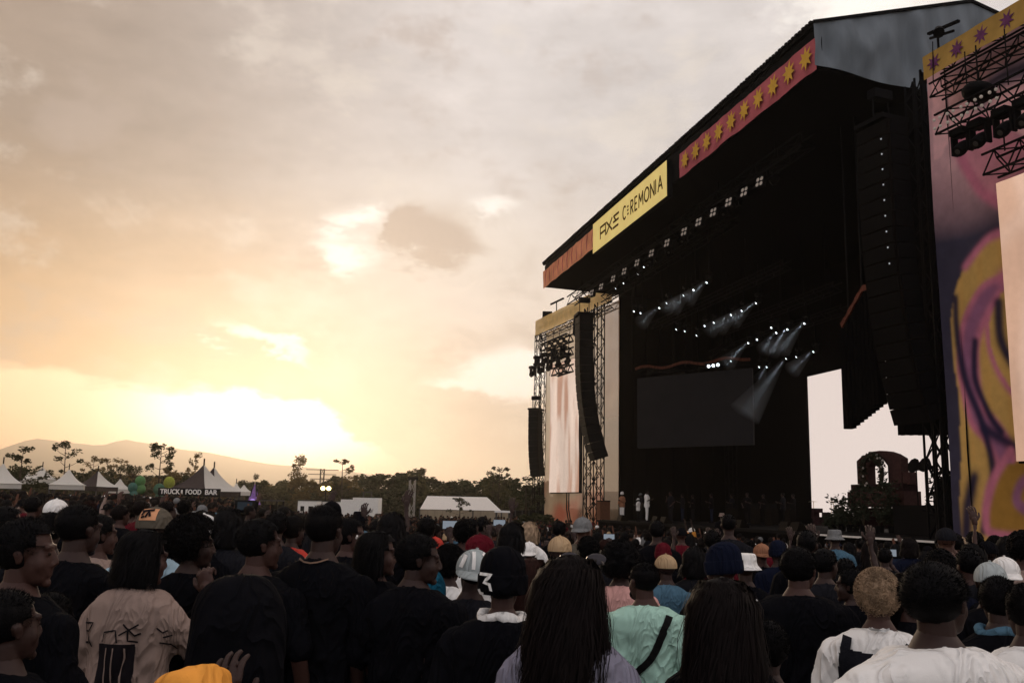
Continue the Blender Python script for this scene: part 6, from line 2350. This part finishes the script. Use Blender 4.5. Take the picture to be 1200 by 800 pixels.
# mint tee man
m_ = P('bearded man in mint tee with black crossbody strap', 756, 655, 4.55, hair='fade', top='mint', head=(38, 0, 0), skin=0, seed=6, yaw=-14, loose=.032, wide=1.05)
ribbon(m_['shirt'], m_['shirt_me'], spl([(.135, 1.43), (.10, 1.34), (.05, 1.22), (-.02, 1.14), (-.12, 1.06), (-.17, 1.03)], 4), .036, mat('black_webbing', (.01, .01, .01), .7, bump=.4), 'crossbody_strap', off=.010)
b = MB(); b.ell((0, .062, -.072), (.050, .036, .038), nu=14, nv=8); bd = link('beard', b.mesh('beard', HAIRC['black'], smooth=True), m_['root']); bd.matrix_local = m_['HM']
tc2 = P('person in tan cap and dull blue shirt above the mint tee', 781, 646, 7.0, hair='fade', cap='cap', capcol='tan', top='blue', head=(30, 0, 0), skin=1, seed=2)
P('person in crimson cap just behind the tan cap', 777, 636, 9.5, hair='short', cap='beanie', capcol='maroon', top='black', skin=1, lod=1, head=(0, 0, 0))
P('person in navy beanie in profile right of the mint tee', 851, 636, 4.7, hair='short', cap='beanie', capcol='navy', top='black', head=(55, -6, 0), skin=0, seed=1)
wb = P('person in white bucket hat and black tee with white pattern', 873, 643, 6.0, hair='short', cap='bucket', capcol='white', top='black', head=(0, 0, 0), skin=1, seed=4, hscale=.92)
for _ in range(16):
    x, z = rng.uniform(-.15, .15), rng.uniform(1.05, 1.35)
    ribbon(wb['shirt'], wb['shirt_me'], [(x, z), (x + rng.uniform(-.04, .04), z + rng.uniform(.01, .05)), (x + rng.uniform(-.05, .05), z + rng.uniform(.0, .06))], .012, F['white'], 'print_stroke')
P('person in copper cap near the stage front', 893, 634, 9.8, hair='short', cap='cap_back', capcol='copper', top='black', skin=0, lod=1, head=(20, 0, 0))
P('person in dark blue beanie right of the copper cap', 911, 633, 9.6, hair=None, cap='beanie', capcol='navy', top='navy', skin=1, lod=1, head=(0, 0, 0))
P('woman with long dark hair in black in the right foreground', 846, 684, 2.9, sex='f', hair='long', hcol='brown', top='black', sleeve='long', head=(5, 0, 0), skin=1, seed=6, hscale=1.22, loose=.03)
P('large person in black tee between long dark hair and blond curls', 934, 638, 4.5, hair='short', hcol='black', top='black', head=(-28, 0, 0), skin=0, seed=2, wide=1.10, loose=.04)
# blond curls
bl = P('person with bleached curly hair and white tee with black harness', 1027, 662, 3.85, hair='curly', hcol='blond', top='white', head=(10, 0, 0), skin=0, seed=7, hscale=1.02, yaw=-26, loose=.030)
bl['root']
hm = mat('black_harness', (.012, .012, .016), .6, bump=.3)
decal(bl['shirt'], bl['shirt_me'], [(-.17, 1.19), (-.15, 1.40), (-.04, 1.385), (.11, 1.37), (.12, 1.30), (.02, 1.165)], hm, 'harness_back', off=.010, cell=.005)
ribbon(bl['shirt'], bl['shirt_me'], [(-.13, 1.38), (-.12, 1.44)], .04, hm, 'harness_strap', off=.010)
ribbon(bl['shirt'], bl['shirt_me'], [(.09, 1.35), (.13, 1.42)], .04, hm, 'harness_strap', off=.010)
ribbon(bl['shirt'], bl['shirt_me'], [(-.165, 1.21), (-.165, 1.0)], .022, hm, 'harness_strap', off=.009)
ribbon(bl['shirt'], bl['shirt_me'], [(.055, 1.20), (.14, 1.08)], .022, hm, 'harness_strap', off=.009)
ribbon(bl['shirt'], bl['shirt_me'], [(-.055, 1.482), (-.02, 1.47), (.03, 1.468), (.06, 1.482)], .008, mat('silver_chain', (.6, .6, .6), .3, .9), 'necklace', off=.016)
# man in the white tee, right foreground
P('man in plain white tee leaning in the right foreground', 1092, 652, 2.75, hair='short', hcol='black', top='white', head=(-58, 6, 0), arms=('wide', 'down'), skin=1, seed=8, yaw=8, loose=.034, wide=1.10, hscale=1.0, lean=0)
P('person turning back between blond curls and white tee man', 1064, 668, 4.6, hair='long', hcol='brown', sex='f', top='black', head=(60, 0, 0), yaw=110, skin=0, seed=3)
P('person in profile left of the bleached curls', 998, 664, 5.6, hair='short', top='black', head=(70, 0, 0), skin=1, seed=2, sex='f')
P('person in pale grey cap and dark tee at the right', 1159, 652, 5.0, hair='short', cap='cap', capcol='palegrey', top='black', head=(-20, 0, 0), skin=1, seed=3, hscale=.96)
bb = P('person with blue bandana and white printed black tee', 1168, 672, 4.1, hair='short', top='black', head=(-10, 0, 0), skin=1, seed=4)
for _ in range(22):
    x, z = rng.uniform(-.16, .10), rng.uniform(.98, 1.33)
    ribbon(bb['shirt'], bb['shirt_me'], [(x, z), (x + rng.uniform(-.03, .03), z + rng.uniform(.01, .05)), (x + rng.uniform(-.05, .05), z + rng.uniform(.0, .05))], .010, F['palegrey'], 'print_stroke')
b = MB(); b.tube([(.090 * math.cos(a), .0 + .078 * math.sin(a), 1.476 + .012 * math.sin(3 * a)) for a in [i * math.pi / 10 for i in range(21)]], .022, 8)
link('bandana', b.mesh('bandana', F['blue'], smooth=True), bb['root'])
P('person in white tee at the right photo edge', 1202, 680, 3.7, hair='short', top='white', head=(0, 0, 0), skin=1, seed=1)
P('person in white cap at the far right behind the grey cap', 1177, 648, 6.5, hair='short', cap='cap_back', capcol='white', top='black', head=(0, 0, 0), skin=1, seed=1, lod=1)
for u, v, d_, lb in ((60, 598, 6.0, 'short haired person behind the two men at far left'), (270, 596, 6.6, 'dark haired person in grey tee left of the dark blue screen'), (325, 596, 7.2, 'person in black tee below the tech booth'), (460, 600, 7.4, 'person in black with loose dark hair left of the lamp mast'), (545, 606, 8.0, 'dark haired person below the marquee tent'),
                     (600, 612, 7.6, 'dark haired person under the pale topped stand'), (690, 626, 7.8, 'dark haired person right of the tan cap'), (815, 640, 7.2, 'dark haired person left of the navy beanie'), (965, 640, 6.6, 'black capped person left of the raised forearms'), (1100, 640, 6.5, 'dark haired person behind the white tee man'), (1135, 640, 6.8, 'dark clothed person below the yellow banner foot')):
    P(lb, u, v, d_, hair=rng.choice(['short', 'curly', 'fade', 'bob']), top=rng.choice(['black', 'charcoal', 'navy']), skin=rng.choice([0, 1]), head=(rng.uniform(-50, 30), 0, 0), seed=rng.randint(1, 4), lod=0 if d_ < 6.3 else 1)
# dark backs that fill the near row
for u, v, d_, lb in ((130, 700, 3.3, None), (60, 690, 3.4, 'low dark haired person in front of the broad man'), (425, 700, 3.2, None), (385, 735, 2.9, None), (520, 712, 3.3, None),
                     (1010, 770, 3.0, None), (900, 730, 3.1, 'dark haired person beside the foreground long dark hair'), (700, 720, 3.6, None)):
    if lb is None: continue
    P(lb, u, v, d_, hair=rng.choice(['short', 'curly']), top='black', skin=1, seed=rng.randint(1, 4), sex='f', zoff=0)
# raised arms and phones in the middle distance
PH = mat('phone_case', (.012, .012, .014), .3)


def phone(label, ps):
    """phone gripped in the raised right hand of a person"""
    r_ = ps['root']
    yaw = r_.rotation_euler.z
    e, w_, hd = ARM[ps['pose']]
    q = Vector((w_[0] * r_.scale[0], (w_[1] + .025) * r_.scale[1], (w_[2] + .11) * r_.scale[2]))
    q = Matrix.Rotation(yaw, 3, 'Z') @ q + r_.location
    t = thing('phone', label, 'phone', q, yaw)
    b = MB(); b.box((0, 0, 0), (.16, .009, .078)); link('phone_body', b.mesh('phone_body', PH), t)
    b = MB(); b.box((0, -.0055, 0), (.148, .002, .070)); link('phone_screen', b.mesh('phone_screen', mat('phone_glow', (.2, .22, .25), .2, emit=.25, ecol=(.5, .6, .7))), t)


for u, v, d_, pose, lb in ((443, 606, 9.0, 'up', 'person holding one open hand high right of the shopping bag'), (500, 604, 8.5, 'phone', 'person filming with a phone left of the marquee'), (362, 600, 12, 'up', 'person raising an arm behind the tall man'), (565, 604, 11.5, 'phone', 'person filming with a phone before the marquee walls'),
                           (990, 652, 7.5, 'up', 'person raising both forearms left of the bleached curls'), (1036, 640, 10.5, 'phone', 'person filming with a phone before the stage plants'), (810, 640, 12, 'up', 'person waving raised hands before the stage'), (700, 622, 13, 'phone', 'person filming beside the far banner foot')):
    ps = P(lb, u, v, d_, hair='short', top=rng.choice(['black', 'charcoal']), arms=('up' if 'both' in lb or 'hands' in lb else 'down', pose), skin=1, lod=1, head=(0, 0, 0))
    ps['pose'] = pose
    if pose == 'phone': phone('phone held up by the ' + lb, ps)

# ------------------------------------------------------------------ performers on the stage
def performer(label, u, D, h=1.75, **k):
    s, _ = Plane(SA, D).hit(u, 600)
    p = W(s, D, 1.0)
    return P(label, None, None, None, xyz=(p.x, p.y, 1.003), h=h, **k)


OUT = math.degrees(math.atan2(-SP.n.y, -SP.n.x)) - 90      # facing the audience
performer('performer in orange brown jacket and white shorts on stage', 729, 20.9, yaw=OUT + 20, hair='short', cap='beanie', capcol='white', top='copper', sleeve='long', bottoms='white', lod=0, arms=('front', 'hip'), skin=1)
performer('performer dressed all in white seen from behind on stage', 758, 21.0, h=1.85, yaw=-95, hair='fade', top='white', sleeve='short', bottoms='white', lod=0, arms=('down', 'front'), skin=1)
performer('crouched person in white shirt beside the white clad performer', 748, 20.6, h=1.36, yaw=OUT - 40, hair='short', cap='cap', capcol='white', top='white', lod=0, arms=('front', 'front'), skin=1)
performer('performer in open black jacket singing right of the white one', 786, 21.6, h=1.75, yaw=OUT + 5, hair='short', top='charcoal', lod=0, arms=('hip', 'chin'), skin=0)
performer('performer with grey cap behind the white clad performer', 751, 23.0, yaw=OUT, hair='short', cap='cap', capcol='grey', top='charcoal', lod=0, skin=1)
for i, (u, D, c_) in enumerate(((800, 25, 'charcoal'), (812, 27, 'black'), (834, 25.5, 'black'), (858, 27, 'charcoal'), (876, 25, 'black'), (895, 28, 'black'), (918, 26, 'charcoal'), (930, 28, 'black'))):
    performer('musician in dark clothes standing in the unlit back of the stage', u, D, h=1.75, yaw=OUT + rng.uniform(-40, 40), hair='short', top=c_, lod=1, arms=('front', 'hip'), skin=1, group='musicians in the unlit back of the stage')
#performer('stagehand in black crouching behind the near plants', 966, 22, h=1.4, yaw=OUT, hair='curly', top='black', lod=1, arms=('front', 'front'))
ps = at(846, 601, 40)
P('person in pale hat sitting high above the crowd before the stage', 846, 600, 40, yaw=None, hair='short', cap='bucket', capcol='cream', top='black', lod=1, skin=1, zoff=.55)
P('person in orange and white with raised hands at the stage barrier', 811, 613, 36, hair='short', cap='cap', capcol='white', top='orange', arms=('up', 'up'), lod=1, skin=1, yaw=OUT)

# ------------------------------------------------------------------ the rest of the crowd
taken = [(o.location.x, o.location.y) for o in COL.objects if o.name.startswith('person') and o.type == 'EMPTY']
grid = {}
for x, y in taken: grid.setdefault((int(x // 1), int(y // 1)), []).append((x, y))


def free(x, y, r):
    for i in (-1, 0, 1):
        for j in (-1, 0, 1):
            for a, b_ in grid.get((int(x // 1) + i, int(y // 1) + j), ()):
                if (a - x) ** 2 + (b_ - y) ** 2 < r * r: return False
    return True


def okpos(x, y):
    p = Vector((x, y, 0))
    D, s = p.dot(SP.n), p.dot(SP.d)
    if D > 18.6 and s < 64: return False
    if p.dot(LW.n) > 26.6 and s > 55: return False
    return True


for o in bpy.data.objects:                      # keep clear of the booth, poles and tents
    if o.name.split('.')[0] in ('mixing_booth', 'tech_monitor', 'metal_stand', 'pagoda_tent', 'bar_sign', 'marquee_tent', 'giant_shopping_bag') and o.type == 'EMPTY':
        grid.setdefault((int(o.location.x // 1), int(o.location.y // 1)), []).append((o.location.x, o.location.y))

n_named = len(taken)
QUOTA = 296 - n_named
midn = 0
tries = 0
crowd_colors = ['black'] * 18 + ['charcoal'] * 9 + ['navy'] * 6 + ['denim'] * 2 + ['grey', 'white', 'maroon', 'blue', 'olive', 'cream', 'maroon', 'charcoal']
variants = [('m', ('down', 'down')), ('f', ('down', 'down')), ('m', ('front', 'front')), ('m', ('down', 'phone')), ('f', ('up', 'down'))]
wts = [8, 6, 3, 1.8, 1.4]
while midn < QUOTA and tries < 20000:
    tries += 1
    y = 5.9 + 16.5 * rng.random() ** .85
    x = rng.uniform(-.66, .66) * y
    if not okpos(x, y): continue
    if not free(x, y, .46 if y < 12 else .60): continue
    gz = g(x, y)
    sex, arms = rng.choices(variants, wts)[0]
    if y < 8 and ('up' in arms or 'phone' in arms): arms = ('down', 'down')
    h_ = min(1.88, max(1.50, rng.gauss(1.69 if sex == 'm' else 1.60, .07)))
    u_, v_ = proj((x, y, gz + h_))
    if y < 9 and any(abs(u_ - a) < 26 and v_ < b_ + 8 for a, b_ in ((182, 592), (167, 592), (238, 600), (510, 628), (561, 625), (656, 626), (727, 634), (781, 648), (776, 638), (873, 645), (1027, 650), (893, 636), (911, 636), (345, 604))): continue
    cap_ = rng.choices([None, 'cap', 'cap_back', 'beanie', 'bucket'], [60, 7, 6, 3, 2])[0]
    cc = rng.choice(['black', 'black', 'black', 'black', 'navy', 'navy', 'maroon', 'tan', 'grey', 'grey', 'charcoal', 'charcoal', 'olive', 'white'])
    top_ = rng.choice(crowd_colors)
    side = 'left' if u_ < 400 else ('middle' if u_ < 800 else 'right')
    if cap_ or top_ not in DARKS:
        nm_ = {'cap': '%s cap' % cc, 'cap_back': 'backwards %s cap' % cc, 'beanie': '%s beanie' % cc, 'bucket': '%s bucket hat' % cc, None: 'dark hair'}[cap_]
        lb = 'person with %s and %s top in the %s of the crowd' % (nm_, top_, side)
    else:
        lb = 'dark haired person in dark clothes in the %s of the packed crowd' % side
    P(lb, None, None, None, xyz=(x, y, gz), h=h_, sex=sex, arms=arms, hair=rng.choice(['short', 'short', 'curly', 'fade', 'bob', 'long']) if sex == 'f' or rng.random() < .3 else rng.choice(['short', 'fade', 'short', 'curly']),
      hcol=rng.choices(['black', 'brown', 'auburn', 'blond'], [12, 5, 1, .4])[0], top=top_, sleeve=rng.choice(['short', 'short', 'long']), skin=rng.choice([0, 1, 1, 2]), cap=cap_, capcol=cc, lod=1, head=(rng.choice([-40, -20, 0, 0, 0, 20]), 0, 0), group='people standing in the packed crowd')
    grid.setdefault((int(x // 1), int(y // 1)), []).append((x, y))
    midn += 1
print('named', n_named, 'mid', midn, 'heights', LOG)

# far crowd, one mass
tm_ = MB()
tm_.mi = 0
tm_.loft([(0, 0, .0, .14, .10), (0, 0, .8, .17, .12), (0, 0, 1.0, .16, .11), (0, 0, 1.3, .21, .12), (0, 0, 1.42, .17, .09), (0, 0, 1.46, .06, .06)], 8)
for s_ in (-1, 1): tm_.tube([(s_ * .20, 0, 1.38), (s_ * .26, .0, 1.1), (s_ * .2, .14, .98)], [.05, .045, .035], 5)
tm_.mi = 1
tm_.tube([(0, 0, 1.42), (0, 0, 1.52)], [.055, .055], 6); tm_.ell((0, .01, 1.59), (.072, .09, .105), nu=8, nv=6)
tm_.mi = 2
tm_.ell((0, -.012, 1.63), (.086, .105, .095), nu=8, nv=6)
V0 = np.array([tuple(p) for p in tm_.v])
tris, part_ = [], []
vp = np.zeros(len(V0), int)
for q, m__ in zip(tm_.f, tm_.m):
    for k in q: vp[k] = m__
    for i in range(1, len(q) - 1): tris.append((q[0], q[i], q[i + 1]))
T0 = np.array(tris)
arm_up = MB(); arm_up.tube([(.20, 0, 1.38), (.24, .1, 1.55), (.2, .16, 1.86)], [.05, .04, .03], 5)
VV, CC, TT = [], [], []
pal = {c_: np.array(_mats[F[c_].name].node_tree.nodes['Mix'].inputs[6].default_value[:3]) for c_ in F}
nf, off = 0, 0
tries = 0
while nf < 2000 and tries < 60000:
    tries += 1
    y = 21 + 58 * rng.random() ** .9
    x = rng.uniform(-.66, .66) * y
    if not okpos(x, y) or not free(x, y, .6): continue
    if y < 28 and not free(x, y, .62): continue
    grid.setdefault((int(x // 1), int(y // 1)), []).append((x, y))
    yaw = math.atan2(50 - y, 9 - x) - math.pi / 2 + rng.gauss(0, .3)
    k = rng.gauss(1.68, .08) / 1.72
    c, s_ = math.cos(yaw), math.sin(yaw)
    v = V0 * k
    v = np.column_stack([v[:, 0] * c - v[:, 1] * s_ + x, v[:, 0] * s_ + v[:, 1] * c + y, v[:, 2] + g(x, y)])
    cl = np.empty((len(V0), 3))
    cl[vp == 0] = pal[rng.choice(crowd_colors)]
    cl[vp == 1] = (.10, .045, .03)
    cl[vp == 2] = pal[rng.choice(['tan', 'white', 'maroon', 'grey'])] if rng.random() < .05 else (.010, .008, .008)
    VV.append(v); CC.append(cl); TT.append(T0 + off)
    off += len(v)
    if rng.random() < .07:
        av = np.array([tuple(p) for p in arm_up.v]) * k
        av = np.column_stack([av[:, 0] * c - av[:, 1] * s_ + x, av[:, 0] * s_ + av[:, 1] * c + y, av[:, 2] + g(x, y)])
        at_ = np.array([(q[0], q[i], q[i + 1]) for q in arm_up.f for i in range(1, len(q) - 1)]) + off
        VV.append(av); CC.append(np.tile((.10, .045, .03), (len(av), 1))); TT.append(at_); off += len(av)
    nf += 1
VV, CC, TT = np.concatenate(VV), np.concatenate(CC), np.concatenate(TT)
me = bpy.data.meshes.new('distant_crowd')
me.from_pydata(VV.tolist(), [], TT.tolist())
ca = me.color_attributes.new('Col', 'FLOAT_COLOR', 'POINT')
ca.data.foreach_set('color', np.column_stack([CC, np.ones(len(CC))]).astype(np.float32).ravel())
me.polygons.foreach_set('use_smooth', [True] * len(me.polygons))
me.materials.append(mat('crowd_clothes', (1, 1, 1), .85, attr='Col', var=.15))
tag(link('distant_crowd', me), 'mass of festival goers packed across the far field', kind='stuff')
print('far', nf, 'objects', len(bpy.data.objects))

# ------------------------------------------------------------------ beams: stage smoke lit by narrow spots
bm_mat = bpy.data.materials.new('stage_smoke'); bm_mat.use_nodes = True
bm_mat.node_tree.nodes.clear()
_v = bm_mat.node_tree.nodes.new('ShaderNodeVolumePrincipled'); _o = bm_mat.node_tree.nodes.new('ShaderNodeOutputMaterial')
_v.inputs['Color'].default_value = (.9, .95, 1, 1); _v.inputs['Density'].default_value = .10; _v.inputs['Anisotropy'].default_value = .2
bm_mat.node_tree.links.new(_v.outputs[0], _o.inputs['Volume'])
for (u, v, D, u2, v2, pw) in ((925, 385, 26.4, 909, 406, 1.0), (912, 389, 26.4, 899, 405, .8), (945, 378, 26.4, 922, 402, .8), (924, 419, 28.9, 886, 468, 1.2), (889, 354, 23.9, 866, 371, .7), (879, 401, 26.4, 858, 420, .9), (815, 339, 20.9, 795, 356, .5), (956, 411, 28.9, 935, 428, .5), (831, 330, 20.9, 812, 346, .4), (859, 368, 23.9, 838, 383, .5), (872, 363, 23.9, 850, 379, .5), (804, 345, 20.9, 786, 358, .4), (775, 360, 20.9, 757, 374, .4), (901, 429, 28.9, 893, 440, .3)):
    s, z = Plane(SA, D).hit(u, v)
    p = W(s, D - .2, z)
    q = at(u + (u2 - u) * 1.35, v + (v2 - v) * 1.35, math.hypot(p.x, p.y) * .985)
    d = (q - p); L = d.length; d.normalize()
    bmx = MB()
    bmx.tube([p + d * .05, q], [.10, .14 + L * .20], 16)
    o = link('light_beam', bmx.mesh('light_beam', bm_mat, origin=p), None, p)
    tag(o, 'faint smoky light beam inside the stage roof', kind='stuff')
    l = bpy.data.lights.new('spot_lamp', 'SPOT'); l.energy = 650 * pw; l.spot_size = R(15); l.spot_blend = 1.0; l.shadow_soft_size = .03; l.color = (.8, .9, 1)
    lo = bpy.data.objects.new('spot_lamp', l); COL.objects.link(lo); lo.location = p
    lo.rotation_euler = (-d).to_track_quat('Z', 'Y').to_euler()
